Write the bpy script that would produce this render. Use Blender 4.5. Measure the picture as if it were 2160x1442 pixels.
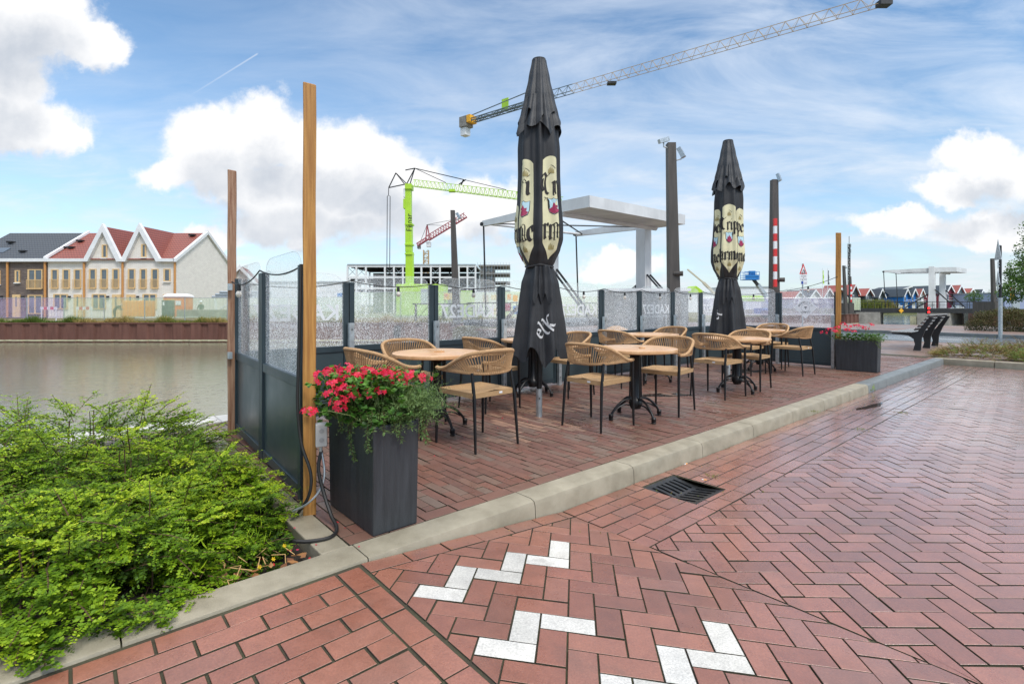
import bpy, math, random
import numpy as np
from mathutils import Vector, Matrix
R=math.radians
random.seed(7); rng=np.random.default_rng(11)
for o in list(bpy.data.objects): bpy.data.objects.remove(o)
SC=bpy.context.scene; COL=SC.collection
# ------------------------------------------------------------------ camera
cam=bpy.data.cameras.new('camera'); cam.sensor_width=36; cam.lens=18.0
cam.shift_y=-79/2160; cam.clip_start=0.05; cam.clip_end=5000
co=bpy.data.objects.new('camera',cam); COL.objects.link(co)
co.location=(0,0,1.2); co.rotation_euler=(R(90),0,0); SC.camera=co
H0=1.2; F=1080.0
def px(x,v,Y):                       # a photo measurement at a known distance -> world point
    return Vector(((x-1080)/F*Y, Y, H0+(642-v)*Y/F))
# terrace frame: s runs along the kerb, t out towards the road
O=Vector((0.8,3.95)); U=Vector((.754,.657)).normalized(); N=Vector((U.y,-U.x)); UA=math.atan2(U.y,U.x)
def W(s,t,z=0.0):
    return Vector((O.x+U.x*s+N.x*t, O.y+U.y*s+N.y*t, z))
def ST(X,Y):
    d=Vector((X,Y))-O; return d.dot(U), d.dot(N)
# ------------------------------------------------------------------ sky
SUN_EL=R(50); SUN_AZ=R(142)          # azimuth measured from +Y clockwise: behind and right of the camera
w=bpy.data.worlds.new("World"); SC.world=w; w.use_nodes=True
def NT(tree):
    nt=tree
    class K:
        def n(s,typ,**kw):
            nd=nt.nodes.new(typ)
            for k,v in kw.items():
                if k.startswith('i_'):
                    nd.inputs[int(k[2:])].default_value=v
                else: setattr(nd,k,v)
            return nd
        def l(s,a,b): nt.links.new(a,b)
        def m(s,op,a,b=None,c=None,clamp=False):
            nd=nt.nodes.new('ShaderNodeMath'); nd.operation=op; nd.use_clamp=clamp
            for i,x in enumerate((a,b,c)):
                if x is None: continue
                if isinstance(x,(int,float)): nd.inputs[i].default_value=x
                else: nt.links.new(x,nd.inputs[i])
            return nd.outputs[0]
        def vm(s,op,a,b=None):
            nd=nt.nodes.new('ShaderNodeVectorMath'); nd.operation=op
            for i,x in enumerate((a,b)):
                if x is None: continue
                if isinstance(x,(tuple,list)): nd.inputs[i].default_value=x
                else: nt.links.new(x,nd.inputs[i])
            return nd.outputs['Value'] if op in('LENGTH','DOT_PRODUCT','DISTANCE') else nd.outputs[0]
        def mr(s,x,a,b,c=0.,d=1.,smooth=False):
            nd=nt.nodes.new('ShaderNodeMapRange'); nd.interpolation_type='SMOOTHSTEP' if smooth else 'LINEAR'
            nt.links.new(x,nd.inputs[0])
            for i,v in enumerate((a,b,c,d)): nd.inputs[i+1].default_value=v
            return nd.outputs[0]
        def mix(s,f,a,b,typ='MIX'):
            nd=nt.nodes.new('ShaderNodeMix'); nd.data_type='RGBA'; nd.blend_type=typ
            for i,x in ((0,f),(6,a),(7,b)):
                if isinstance(x,(int,float)): nd.inputs[i].default_value=x
                elif isinstance(x,(tuple,list)): nd.inputs[i].default_value=(*x,1) if len(x)==3 else x
                else: nt.links.new(x,nd.inputs[i])
            return nd.outputs[2]
        def noise(s,vec,scale,detail=4,rough=.5,dist=0.):
            nd=nt.nodes.new('ShaderNodeTexNoise'); nd.inputs['Scale'].default_value=scale; nd.inputs['Detail'].default_value=detail
            nd.inputs['Roughness'].default_value=rough; nd.inputs['Distortion'].default_value=dist
            if vec is not None: nt.links.new(vec,nd.inputs['Vector'])
            return nd
    return K()
# cloud field group: each cloud bank is a union of lobes in the plane of directions
grp=bpy.data.node_groups.new('CloudField','ShaderNodeTree')
grp.interface.new_socket('Vector',in_out='INPUT',socket_type='NodeSocketVector')
grp.interface.new_socket('Value',in_out='OUTPUT',socket_type='NodeSocketFloat')
g=NT(grp); gi=g.n('NodeGroupInput'); go=g.n('NodeGroupOutput')
lobes=[(40,60,175,120),(120,40,120,90),(215,100,85,58),(30,190,120,90),(60,285,160,75),(10,240,100,90),(160,300,60,40),
 (455,300,110,80),(560,290,110,85),(640,300,80,60),(700,325,120,80),(790,350,105,72),(850,390,100,75),(400,370,95,45),(480,380,110,60),(600,400,180,70),(760,430,150,75),(640,470,170,50),
 (1010,430,85,60),(1060,440,90,65),(960,470,140,55),
 (470,505,90,32),
 (1310,560,90,32),(1270,575,70,25),(2040,330,95,55),(2130,380,120,60),(1990,400,90,40),(1880,475,130,30),(2090,485,150,45)]
nz1=g.noise(gi.outputs[0],7,5,.55); dist=g.vm('MULTIPLY',g.vm('SUBTRACT',nz1.outputs['Color'],(.5,.5,.5)),(.12,.12,0))
nz2=g.noise(gi.outputs[0],26,6,.6); dist2=g.vm('MULTIPLY',g.vm('SUBTRACT',nz2.outputs['Color'],(.5,.5,.5)),(.045,.045,0))
vv=g.vm('ADD',g.vm('ADD',gi.outputs[0],dist),dist2)
acc=None
for (x,v,rx,ry) in lobes:
    d=g.vm('LENGTH',g.vm('MULTIPLY',g.vm('SUBTRACT',vv,((x-1080)/F,(642-v)/F,0)),(F/rx,F/ry,0)))
    f=g.m('SUBTRACT',1.0,d)
    if acc is None: acc=f
    else:
        nd=g.n('ShaderNodeMath',operation='SMOOTH_MAX'); nd.inputs[2].default_value=.12
        g.l(acc,nd.inputs[0]); g.l(f,nd.inputs[1]); acc=nd.outputs[0]
g.l(acc,go.inputs[0])
k=NT(w.node_tree); w.node_tree.nodes.clear()
tc=k.n('ShaderNodeTexCoord'); sep=k.n('ShaderNodeSeparateXYZ'); k.l(tc.outputs['Generated'],sep.inputs[0])
ya=k.m('ADD',k.m('ABSOLUTE',sep.outputs[1]),.02)
cu=k.m('DIVIDE',sep.outputs[0],ya); cw=k.m('DIVIDE',sep.outputs[2],ya)
cmb=k.n('ShaderNodeCombineXYZ'); k.l(cu,cmb.inputs[0]); k.l(cw,cmb.inputs[1]); P=cmb.outputs[0]
def field(vec):
    nd=k.n('ShaderNodeGroup'); nd.node_tree=grp; k.l(vec,nd.inputs[0]); return nd.outputs[0]
f0=field(P); f1=field(k.vm('ADD',P,(-.01,.075,0)))
dens=k.mr(k.m('ADD',f0,k.mr(k.noise(P,38,6,.7).outputs[0],.25,.75,-.10,.10)),-.10,.34,smooth=True)
shade=k.mr(f1,.0,.75,smooth=True)
cn=k.noise(P,9,5,.6)
shade=k.m('MULTIPLY',shade,k.mr(cn.outputs[0],.3,.7,.45,1.0))
ccol=k.mix(shade,(7.5,7.5,7.55),(4.4,4.75,5.3))
# low, flat haze-cloud near the horizon and thin cirrus streaks
st=k.vm('MULTIPLY',P,(1.2,5.5,1)); hz=k.noise(st,3.2,6,.6,.4)
lowb=k.m('MULTIPLY',k.mr(cw,.02,.56,1.0,0.0,smooth=True),k.mr(cu,-.7,.3,.82,1.0))
low=k.m('MULTIPLY',lowb,k.mr(hz.outputs[0],.36,.62,.35,1.0),clamp=True)
cz=k.vm('MULTIPLY',P,(1.,3.2,1)); rot=k.n('ShaderNodeVectorRotate'); rot.rotation_type='Z_AXIS'; rot.inputs['Angle'].default_value=R(18); k.l(cz,rot.inputs[0])
ci=k.noise(rot.outputs[0],2.1,7,.62,.6)
cirr=k.m('MULTIPLY',k.mr(ci.outputs[0],.38,.72,0,.72),k.mr(cu,-.6,.5,.22,1.0),clamp=True)
sky=k.n('ShaderNodeTexSky'); sky.sky_type='NISHITA'; sky.sun_disc=False; sky.sun_elevation=SUN_EL; sky.sun_rotation=SUN_AZ
sky.air_density=1.0; sky.dust_density=.6; sky.ozone_density=2.2
skc=k.mix(1.0,sky.outputs[0],(1.20,1.37,1.38),'MULTIPLY')
c1=k.mix(cirr,skc,(6.6,7.1,7.8))
lc=k.mix(k.mr(hz.outputs[0],.42,.66),(4.5,5.2,6.2),(6.5,6.7,7.0))
c2=k.mix(k.m('MULTIPLY',low,.96),c1,lc)
c3=k.mix(dens,c2,ccol)
# a short contrail
lx0,ly0,lx1,ly1=(425-1080)/F,(642-208)/F,(558-1080)/F,(642-125)/F; ll=math.hypot(lx1-lx0,ly1-ly0); ex,ey=(lx1-lx0)/ll,(ly1-ly0)/ll
rel=k.vm('SUBTRACT',P,(lx0,ly0,0)); al=k.vm('DOT_PRODUCT',rel,(ex,ey,0)); pe=k.m('ABSOLUTE',k.vm('DOT_PRODUCT',rel,(-ey,ex,0)))
ctr=k.m('MULTIPLY',k.m('MULTIPLY',k.mr(pe,.0004,.0024,1,0,smooth=True),k.mr(al,0,ll,.08,.36)),k.m('MULTIPLY',k.mr(al,-.01,.02,0,1),k.mr(al,ll-.004,ll,1,0)))
c3=k.mix(ctr,c3,(7.2,7.4,7.7))
up=k.mr(sep.outputs[2],.55,.85,0,1,smooth=True)       # extra brightness added high overhead, above the view, to lift the ambient light
c3=k.mix(k.m('MULTIPLY',up,.8),c3,(16.,15.8,15.6))
bg=k.n('ShaderNodeBackground'); bg.inputs[1].default_value=.1; k.l(c3,bg.inputs[0])
ow=k.n('ShaderNodeOutputWorld'); k.l(bg.outputs[0],ow.inputs[0])
sl=bpy.data.lights.new('sun','SUN'); sl.energy=1.5; sl.angle=R(14); sl.color=(1,.95,.88)
so=bpy.data.objects.new('sun',sl); COL.objects.link(so)
sd=Vector((math.sin(SUN_AZ)*math.cos(SUN_EL),math.cos(SUN_AZ)*math.cos(SUN_EL),math.sin(SUN_EL)))
so.rotation_euler=sd.to_track_quat('Z','Y').to_euler(); so.location=(0,0,30)
SC.view_settings.view_transform='Standard'; SC.view_settings.look='None'
SC.view_settings.exposure=0.50; SC.view_settings.gamma=1
SC.render.engine='CYCLES'
SC.cycles.max_bounces=8; SC.cycles.transparent_max_bounces=16
# ------------------------------------------------------------------ materials
def mat(name,col,rough=.6,metal=0.,var=.0,scale=8.,bump=0.,bscale=60.,col2=None,stretch=(1,1,1),spec=.5,rnd=None,trans=0,rvar=0,coat=0,emit=None,sub=None):
    m=bpy.data.materials.new(name); m.use_nodes=True; t=m.node_tree; t.nodes.clear(); q=NT(t)
    b=q.n('ShaderNodeBsdfPrincipled'); o=q.n('ShaderNodeOutputMaterial')
    tcn=q.n('ShaderNodeTexCoord'); vec=q.vm('MULTIPLY',tcn.outputs['Object'],stretch)
    c=None
    if var or col2:
        nz=q.noise(vec,scale,5,.6)
        a=tuple(x*(1-var) for x in col); bb=col2 if col2 else tuple(min(1,x*(1+var)) for x in col)
        c=q.mix(q.mr(nz.outputs[0],.3,.7),a,bb)
    else:
        rgb=q.n('ShaderNodeRGB'); rgb.outputs[0].default_value=(*col,1); c=rgb.outputs[0]
    if rnd:                          # per-piece colour variation from the 'rnd' attribute: list of colours
        at=q.n('ShaderNodeAttribute'); at.attribute_name='rnd'
        cr=q.n('ShaderNodeValToRGB'); cr.color_ramp.interpolation='LINEAR'
        el=cr.color_ramp.elements
        while len(el)<len(rnd): el.new(.5)
        for i,cc in enumerate(rnd): el[i].position=i/(len(rnd)-1); el[i].color=(*cc,1)
        q.l(at.outputs['Fac'],cr.inputs[0])
        c=cr.outputs[0]
        if var:
            c=q.mix(1.0,c,q.mix(q.mr(nz.outputs[0],.3,.7),(1-var,)*3,(1+var,)*3),'MULTIPLY')
    q.l(c,b.inputs['Base Color'])
    b.inputs['Roughness'].default_value=rough; b.inputs['Metallic'].default_value=metal
    b.inputs['Specular IOR Level'].default_value=spec; b.inputs['Transmission Weight'].default_value=trans
    b.inputs['Coat Weight'].default_value=coat; b.inputs['Coat Roughness'].default_value=.15
    if rvar:
        n2=q.noise(tcn.outputs['Object'],1.3,4,.6); q.l(q.mr(n2.outputs[0],.35,.65,max(.03,rough-rvar),rough+rvar),b.inputs['Roughness'])
    if bump:
        nb=q.noise(vec,bscale,4,.6); bp=q.n('ShaderNodeBump'); bp.inputs['Strength'].default_value=bump; bp.inputs['Distance'].default_value=.01
        q.l(nb.outputs[0],bp.inputs['Height']); q.l(bp.outputs[0],b.inputs['Normal'])
    if emit: b.inputs['Emission Color'].default_value=(*col,1); b.inputs['Emission Strength'].default_value=emit
    q.l(b.outputs[0],o.inputs[0])
    if sub:                          # thin leaves: let light through
        tr=q.n('ShaderNodeBsdfTranslucent'); q.l(c,tr.inputs[0]); mx=q.n('ShaderNodeMixShader'); mx.inputs[0].default_value=sub
        q.l(b.outputs[0],mx.inputs[1]); q.l(tr.outputs[0],mx.inputs[2]); q.l(mx.outputs[0],o.inputs[0])
    return m
def brickmat(name,cols,rough,rvar,wet=0.,var=.18,gutter=False):
    m=bpy.data.materials.new(name); m.use_nodes=True; t=m.node_tree; t.nodes.clear(); q=NT(t)
    b=q.n('ShaderNodeBsdfPrincipled'); o=q.n('ShaderNodeOutputMaterial')
    g_=q.n('ShaderNodeNewGeometry'); pos=g_.outputs['Position']
    at=q.n('ShaderNodeAttribute'); at.attribute_name='rnd'
    cr=q.n('ShaderNodeValToRGB'); el=cr.color_ramp.elements
    while len(el)<len(cols): el.new(.5)
    for i,cc in enumerate(cols): el[i].position=i/(len(cols)-1); el[i].color=(*cc,1)
    q.l(at.outputs['Fac'],cr.inputs[0])
    n1=q.noise(pos,140,3,.7); n2=q.noise(pos,1.1,4,.6); n3=q.noise(pos,14,4,.6)
    c=q.mix(1.0,cr.outputs[0],q.mix(q.mr(n1.outputs[0],.3,.7),(1-var,)*3,(1+var,)*3),'MULTIPLY')
    c=q.mix(1.0,c,q.mix(q.mr(n2.outputs[0],.35,.65),(.82,.82,.84),(1.12,1.10,1.08)),'MULTIPLY')
    c=q.mix(1.0,c,q.mix(q.mr(n3.outputs[0],.3,.7),(.9,.9,.9),(1.08,1.08,1.08)),'MULTIPLY')
    n4=q.noise(pos,420,2,.8); n5=q.noise(pos,3.2,5,.65)
    c=q.mix(q.m('MULTIPLY',q.mr(n4.outputs[0],.66,.74),.55),c,(.52,.47,.40))          # sand grains
    c=q.mix(q.m('MULTIPLY',q.mr(n5.outputs[0],.56,.74),.35),c,(.10,.075,.06))         # grime patches
    q.l(c,b.inputs['Base Color'])
    r=q.mr(n2.outputs[0],.38,.62,rough+rvar,max(.04,rough-rvar))
    r=q.m('ADD',r,q.mr(n3.outputs[0],.3,.7,-.05,.08))
    if gutter:                      # rain water standing in the low course beside the kerb
        rel=q.vm('SUBTRACT',pos,(O.x,O.y,0)); sv=q.vm('DOT_PRODUCT',rel,(U.x,U.y,0)); tv=q.vm('DOT_PRODUCT',rel,(N.x,N.y,0))
        ng=q.noise(q.vm('MULTIPLY',pos,(1.6,1.6,1)),1.5,4,.6)
        mk_=q.m('MULTIPLY',q.m('MULTIPLY',q.mr(sv,3.0,5.5,0,1,smooth=True),q.mr(tv,.5,1.7,1,0,smooth=True)),q.mr(ng.outputs[0],.36,.55,0,1,smooth=True),clamp=True)
        far=q.mr(sv,1.,9.,0,.08); r=q.m('SUBTRACT',r,far)
        mx_=q.n('ShaderNodeMix'); mx_.data_type='FLOAT'; q.l(mk_,mx_.inputs[0]); q.l(r,mx_.inputs[2]); mx_.inputs[3].default_value=.05; r=mx_.outputs[0]
    q.l(r,b.inputs['Roughness']); b.inputs['Specular IOR Level'].default_value=.55+wet
    if gutter:
        q.l(q.mr(sv,-2.0,3.,.10,1.),b.inputs['Coat Weight']); b.inputs['Coat Roughness'].default_value=.22; b.inputs['Coat IOR'].default_value=2.2
    bp=q.n('ShaderNodeBump'); bp.inputs['Strength'].default_value=.28; bp.inputs['Distance'].default_value=.004
    q.l(n1.outputs[0],bp.inputs['Height']); q.l(bp.outputs[0],b.inputs['Normal'])
    q.l(b.outputs[0],o.inputs[0]); return m
M={}
M['road_brick']=brickmat('road_brick',[(.215,.086,.055),(.275,.104,.066),(.33,.134,.086),(.25,.112,.080)],.30,.13,.35,.18,True)
M['terr_brick']=brickmat('terr_brick',[(.15,.075,.055),(.18,.082,.058),(.20,.095,.068),(.18,.105,.075),(.185,.13,.10),(.36,.20,.13)],.45,.2,.1)
M['far_brick']=brickmat('far_brick',[(.17,.115,.1),(.2,.13,.11),(.22,.15,.13)],.45,.15,.0)
M['white_brick']=brickmat('white_brick',[(.48,.47,.43),(.66,.65,.61)],.6,.05,0,.26)
M['grout']=mat('grout',(.075,.058,.044),.9,var=.4,scale=6,bump=.6,bscale=300,col2=(.075,.075,.038))
M['kerb']=mat('kerb_concrete',(.24,.21,.15),.5,col2=(.38,.34,.255),scale=5.5,bump=.35,bscale=160,rvar=.15)
M['kerb_dark']=mat('kerb_grey',(.17,.185,.185),.45,var=.2,scale=4,bump=.3,bscale=160)
M['edge_stone']=mat('edge_stone',(.62,.60,.56),.5,var=.12,scale=6,bump=.2,bscale=120)
M['soil']=mat('soil',(.035,.028,.022),.95,var=.5,scale=40,bump=1.,bscale=150)
M['asphalt']=mat('asphalt',(.06,.065,.07),.22,var=.2,scale=3,bump=.25,bscale=300,rvar=.1)
M['wood']=mat('post_wood',(.30,.125,.025),.6,col2=(.56,.29,.075),scale=7,stretch=(9,9,.35),bump=.35,bscale=14)
M['wood_old']=mat('weathered_post_wood',(.19,.075,.035),.65,col2=(.42,.26,.17),scale=7,stretch=(8,8,.45),bump=.35,bscale=14)
M['teal']=mat('screen_paint',(.028,.045,.055),.42,var=.2,scale=2.5,bump=.08,bscale=200,rvar=.08)
M['teal2']=mat('screen_infill',(.042,.062,.070),.38,var=.25,scale=1.2,stretch=(1,1,.4),rvar=.1)
M['galv']=mat('galvanised_steel',(.46,.50,.52),.42,.7,var=.25,scale=14)
M['black']=mat('black_iron',(.012,.012,.013),.38,.3,var=.3,scale=20,bump=.1)
M['rubber']=mat('black_rubber',(.015,.015,.015),.55)
M['rope']=mat('rope',(.54,.33,.165),.75,var=.2,scale=30,bump=.9,bscale=190,stretch=(1,1,1.6))
M['table']=mat('table_top',(.58,.31,.14),.30,col2=(.72,.46,.25),scale=3.,stretch=(1.2,8,1.2),bump=.12,bscale=40,rvar=.12)
M['umb']=mat('umbrella_cloth',(.022,.023,.026),.62,var=.3,scale=5,bump=.15,bscale=400)
M['umb_cap']=mat('umbrella_cap_wet',(.032,.034,.038),.5,var=.4,scale=60,bump=.3,bscale=250)
M['cream']=mat('label_cream',(.70,.66,.42),.6,var=.12,scale=4)
M['ink']=mat('label_ink',(.02,.017,.015),.7)
M['gold']=mat('label_gold',(.34,.28,.11),.6)
M['crest_b']=mat('crest_blue',(.45,.66,.74),.6); M['crest_r']=mat('crest_red',(.32,.02,.08),.6)
M['white']=mat('white_paint',(.76,.77,.78),.5,var=.07,scale=1.5)
M['bridge']=mat('bridge_white',(.62,.63,.63),.5,var=.16,scale=.8,stretch=(1,1,.5))
M['decal']=mat('glass_lettering',(.86,.87,.88),.6,sub=.35)
M['planter']=mat('planter_composite',(.034,.038,.043),.45,var=.35,scale=8,stretch=(4,4,.35),bump=.25,bscale=90,rvar=.12)
M['steelpost']=mat('brown_steel',(.085,.075,.068),.55,.3,var=.25,scale=2,stretch=(3,3,.3))
M['darksteel']=mat('dark_steel',(.035,.036,.038),.5,.4,var=.2,scale=3)
M['rust']=mat('rusty_sheet_pile',(.10,.04,.028),.8,col2=(.17,.075,.055),scale=1.2,stretch=(3,3,.35),bump=.4,bscale=8)
M['concrete']=mat('concrete',(.26,.245,.22),.75,var=.3,scale=1.2,bump=.3,bscale=30)
M['algae']=mat('waterline',(.36,.34,.22),.8,var=.3,scale=3)
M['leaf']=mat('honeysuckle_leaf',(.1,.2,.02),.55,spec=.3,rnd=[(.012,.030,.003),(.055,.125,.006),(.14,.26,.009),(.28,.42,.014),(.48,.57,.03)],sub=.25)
M['stem']=mat('stem',(.09,.05,.025),.8)
M['gleaf']=mat('geranium_leaf',(.05,.16,.02),.5,rnd=[(.02,.06,.010),(.06,.17,.018),(.13,.30,.03)],sub=.25)
M['rleaf']=mat('rosemary_leaf',(.05,.1,.04),.6,rnd=[(.025,.05,.018),(.085,.155,.04),(.20,.31,.09)],sub=.15)
M['petal']=mat('red_petal',(.7,.01,.04),.5,rnd=[(.62,.010,.035),(.85,.018,.055),(.78,.05,.15)],sub=.3)
M['fadedpetal']=mat('faded_petal',(.22,.05,.06),.6)
M['brownleaf']=mat('dead_leaf',(.25,.10,.03),.7,rnd=[(.14,.05,.02),(.30,.13,.04),(.42,.25,.1)])
M['conifer']=mat('conifer',(.1,.1,.02),.7,rnd=[(.035,.045,.010),(.12,.08,.018),(.25,.14,.035),(.15,.19,.03),(.12,.23,.025)],sub=.15)
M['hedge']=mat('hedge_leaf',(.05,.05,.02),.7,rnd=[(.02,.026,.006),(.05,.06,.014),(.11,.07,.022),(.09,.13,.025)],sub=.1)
M['grassy']=mat('dry_grass',(.3,.25,.08),.8,rnd=[(.10,.16,.02),(.20,.23,.04),(.38,.28,.09),(.46,.34,.14)],sub=.2)
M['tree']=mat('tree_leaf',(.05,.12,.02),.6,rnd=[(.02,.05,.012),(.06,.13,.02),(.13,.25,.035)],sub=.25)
M['bark']=mat('bark',(.09,.075,.06),.9,var=.3,bump=.6,bscale=30)
M['lime']=mat('lime_paint',(.42,.68,.04),.45,var=.1,scale=.6)
M['crane_y']=mat('crane_ochre',(.50,.36,.20),.55,var=.15); M['crane_g']=mat('crane_grey',(.12,.155,.17),.5,var=.15)
M['crane_r']=mat('crane_red',(.34,.07,.09),.6)
M['orange']=mat('orange_plastic',(.80,.20,.05),.5); M['orange2']=mat('orange_container',(.80,.36,.06),.6)
M['red']=mat('sign_red',(.65,.03,.03),.5); M['blue']=mat('blue_board',(.02,.19,.52),.6,var=.1,scale=1); M['blue2']=mat('sign_blue',(.02,.07,.35),.5)
M['yellow']=mat('sign_yellow',(.85,.42,.02),.5)
M['lamp_red']=mat('red_signal',(1.,.02,.02),.5,emit=2.)
M['bulb']=mat('bulb_glass',(.62,.58,.52),.15,coat=.5); M['filament']=mat('bulb_filament',(.95,.42,.12),.5)
M['pane']=mat('window_glass',(.10,.13,.16),.08,var=.2,scale=1,spec=.8)
M['hframe']=mat('timber_frame',(.72,.50,.25),.6,var=.1); M['pipe']=mat('copper_pipe',(.55,.26,.08),.5)
M['housew']=mat('skin_light',(.52,.36,.27),.6)
M['jacket']=mat('dark_jacket',(.04,.06,.05),.8)
def wallbrick(name,a,b,mort,sc=1.0):
    m=bpy.data.materials.new(name); m.use_nodes=True; t=m.node_tree; t.nodes.clear(); q=NT(t)
    bs=q.n('ShaderNodeBsdfPrincipled'); o=q.n('ShaderNodeOutputMaterial'); tc_=q.n('ShaderNodeTexCoord')
    sp=q.n('ShaderNodeSeparateXYZ'); q.l(tc_.outputs['Object'],sp.inputs[0]); cb=q.n('ShaderNodeCombineXYZ')
    q.l(q.m('ADD',sp.outputs[0],sp.outputs[1]),cb.inputs[0]); q.l(sp.outputs[2],cb.inputs[1])
    br=q.n('ShaderNodeTexBrick'); q.l(cb.outputs[0],br.inputs['Vector']); br.inputs['Scale'].default_value=sc
    br.inputs['Color1'].default_value=(*a,1); br.inputs['Color2'].default_value=(*b,1); br.inputs['Mortar'].default_value=(*mort,1)
    br.inputs['Brick Width'].default_value=.42; br.inputs['Row Height'].default_value=.14; br.inputs['Mortar Size'].default_value=.012
    nz=q.noise(tc_.outputs['Object'],1.5,4,.6)
    q.l(q.mix(1.,br.outputs[0],q.mix(nz.outputs[0],(.85,.85,.85),(1.12,1.12,1.12)),'MULTIPLY'),bs.inputs['Base Color']); bs.inputs['Roughness'].default_value=.85
    q.l(bs.outputs[0],o.inputs[0]); return m
M['wall_white']=wallbrick('white_facing_brick',(.84,.80,.73),(.78,.73,.67),(.64,.59,.53))
M['wall_brown']=wallbrick('brown_facing_brick',(.13,.10,.09),(.21,.165,.14),(.10,.08,.07))
def tilemat(name,a,b):
    m=bpy.data.materials.new(name); m.use_nodes=True; t=m.node_tree; t.nodes.clear(); q=NT(t)
    bs=q.n('ShaderNodeBsdfPrincipled'); o=q.n('ShaderNodeOutputMaterial'); tc_=q.n('ShaderNodeTexCoord')
    sp=q.n('ShaderNodeSeparateXYZ'); q.l(tc_.outputs['Object'],sp.inputs[0])
    row=q.m('FRACT',q.m('MULTIPLY',sp.outputs[2],3.6)); col=q.m('FRACT',q.m('MULTIPLY',q.m('ADD',sp.outputs[0],sp.outputs[1]),3.2))
    f=q.m('MULTIPLY',q.mr(row,0,.35,.35,1.),q.mr(q.m('ABSOLUTE',q.m('SUBTRACT',col,.5)),.3,.5,1.,.7))
    nz=q.noise(tc_.outputs['Object'],3,4,.6)
    c=q.mix(nz.outputs[0],a,b); c=q.mix(f,(0,0,0),c)
    q.l(c,bs.inputs['Base Color']); bs.inputs['Roughness'].default_value=.5
    bp=q.n('ShaderNodeBump'); bp.inputs['Distance'].default_value=.05; bp.inputs['Strength'].default_value=.6; q.l(f,bp.inputs['Height']); q.l(bp.outputs[0],bs.inputs['Normal'])
    q.l(bs.outputs[0],o.inputs[0]); return m
M['tile_red']=tilemat('red_roof_tile',(.24,.062,.045),(.31,.085,.06)); M['tile_dark']=tilemat('dark_roof_tile',(.05,.06,.07),(.075,.085,.10))
# rain-wet plexiglass: clear film with droplets that scatter light
def glassmat():
    m=bpy.data.materials.new('wet_plexiglass'); m.use_nodes=True; t=m.node_tree; t.nodes.clear(); q=NT(t)
    o=q.n('ShaderNodeOutputMaterial'); gm=q.n('ShaderNodeNewGeometry'); pos=gm.outputs['Position']
    vo=q.n('ShaderNodeTexVoronoi'); vo.inputs['Scale'].default_value=85; q.l(pos,vo.inputs['Vector'])
    n1=q.noise(pos,190,2,.6); n2=q.noise(q.vm('MULTIPLY',pos,(1,1,.55)),2.2,3,.6); n3=q.noise(pos,45,3,.7)
    sp=q.n('ShaderNodeSeparateXYZ'); q.l(pos,sp.inputs[0])
    dr=q.m('MULTIPLY',q.mr(vo.outputs['Distance'],.46,.26),q.mr(n3.outputs[0],.36,.52))
    fine=q.mr(n1.outputs[0],.49,.58)
    cover=q.m('MULTIPLY',q.mr(n2.outputs[0],.30,.6,.35,1.0),q.mr(sp.outputs[2],1.38,1.54,1.,.35))
    fac=q.m('MULTIPLY',q.m('ADD',q.m('MULTIPLY',dr,.85),q.m('MULTIPLY',fine,.55)),cover,clamp=True)
    tr=q.n('ShaderNodeBsdfTransparent'); tr.inputs[0].default_value=(.93,.95,.95,1)
    df=q.n('ShaderNodeBsdfDiffuse'); df.inputs[0].default_value=(.60,.61,.62,1)
    tl=q.n('ShaderNodeBsdfTranslucent'); tl.inputs[0].default_value=(.80,.81,.82,1)
    gl=q.n('ShaderNodeBsdfGlossy'); gl.inputs['Roughness'].default_value=.05
    a=q.n('ShaderNodeAddShader'); q.l(df.outputs[0],a.inputs[0]); q.l(tl.outputs[0],a.inputs[1])
    mx=q.n('ShaderNodeMixShader'); q.l(q.m('ADD',q.m('MULTIPLY',fac,.80),.08),mx.inputs[0]); q.l(tr.outputs[0],mx.inputs[1]); q.l(a.outputs[0],mx.inputs[2])
    fr=q.n('ShaderNodeLayerWeight'); frv=q.m('ADD',q.m('MULTIPLY',q.m('POWER',fr.outputs['Facing'],5.),.6),.03)
    m2=q.n('ShaderNodeMixShader'); q.l(frv,m2.inputs[0]); q.l(mx.outputs[0],m2.inputs[1]); q.l(gl.outputs[0],m2.inputs[2])
    q.l(m2.outputs[0],o.inputs[0]); return m
M['glass']=glassmat()
def netmat(name,col,op):
    m=bpy.data.materials.new(name); m.use_nodes=True; t=m.node_tree; t.nodes.clear(); q=NT(t)
    o=q.n('ShaderNodeOutputMaterial'); tr=q.n('ShaderNodeBsdfTransparent'); d=q.n('ShaderNodeBsdfDiffuse'); d.inputs[0].default_value=(*col,1)
    tl=q.n('ShaderNodeBsdfTranslucent'); tl.inputs[0].default_value=(*col,1); a=q.n('ShaderNodeAddShader'); q.l(d.outputs[0],a.inputs[0]); q.l(tl.outputs[0],a.inputs[1])
    tc_=q.n('ShaderNodeTexCoord'); nz=q.noise(tc_.outputs['Object'],.8,4,.6)
    mx=q.n('ShaderNodeMixShader'); q.l(q.mr(nz.outputs[0],.3,.7,op-.1,op+.1),mx.inputs[0]); q.l(tr.outputs[0],mx.inputs[1]); q.l(a.outputs[0],mx.inputs[2]); q.l(mx.outputs[0],o.inputs[0]); return m
M['net_green']=netmat('green_net',(.34,.42,.30),.42); M['net_purple']=netmat('purple_net',(.34,.27,.42),.34); M['net_pale']=netmat('pale_net',(.46,.50,.36),.62)
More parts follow.
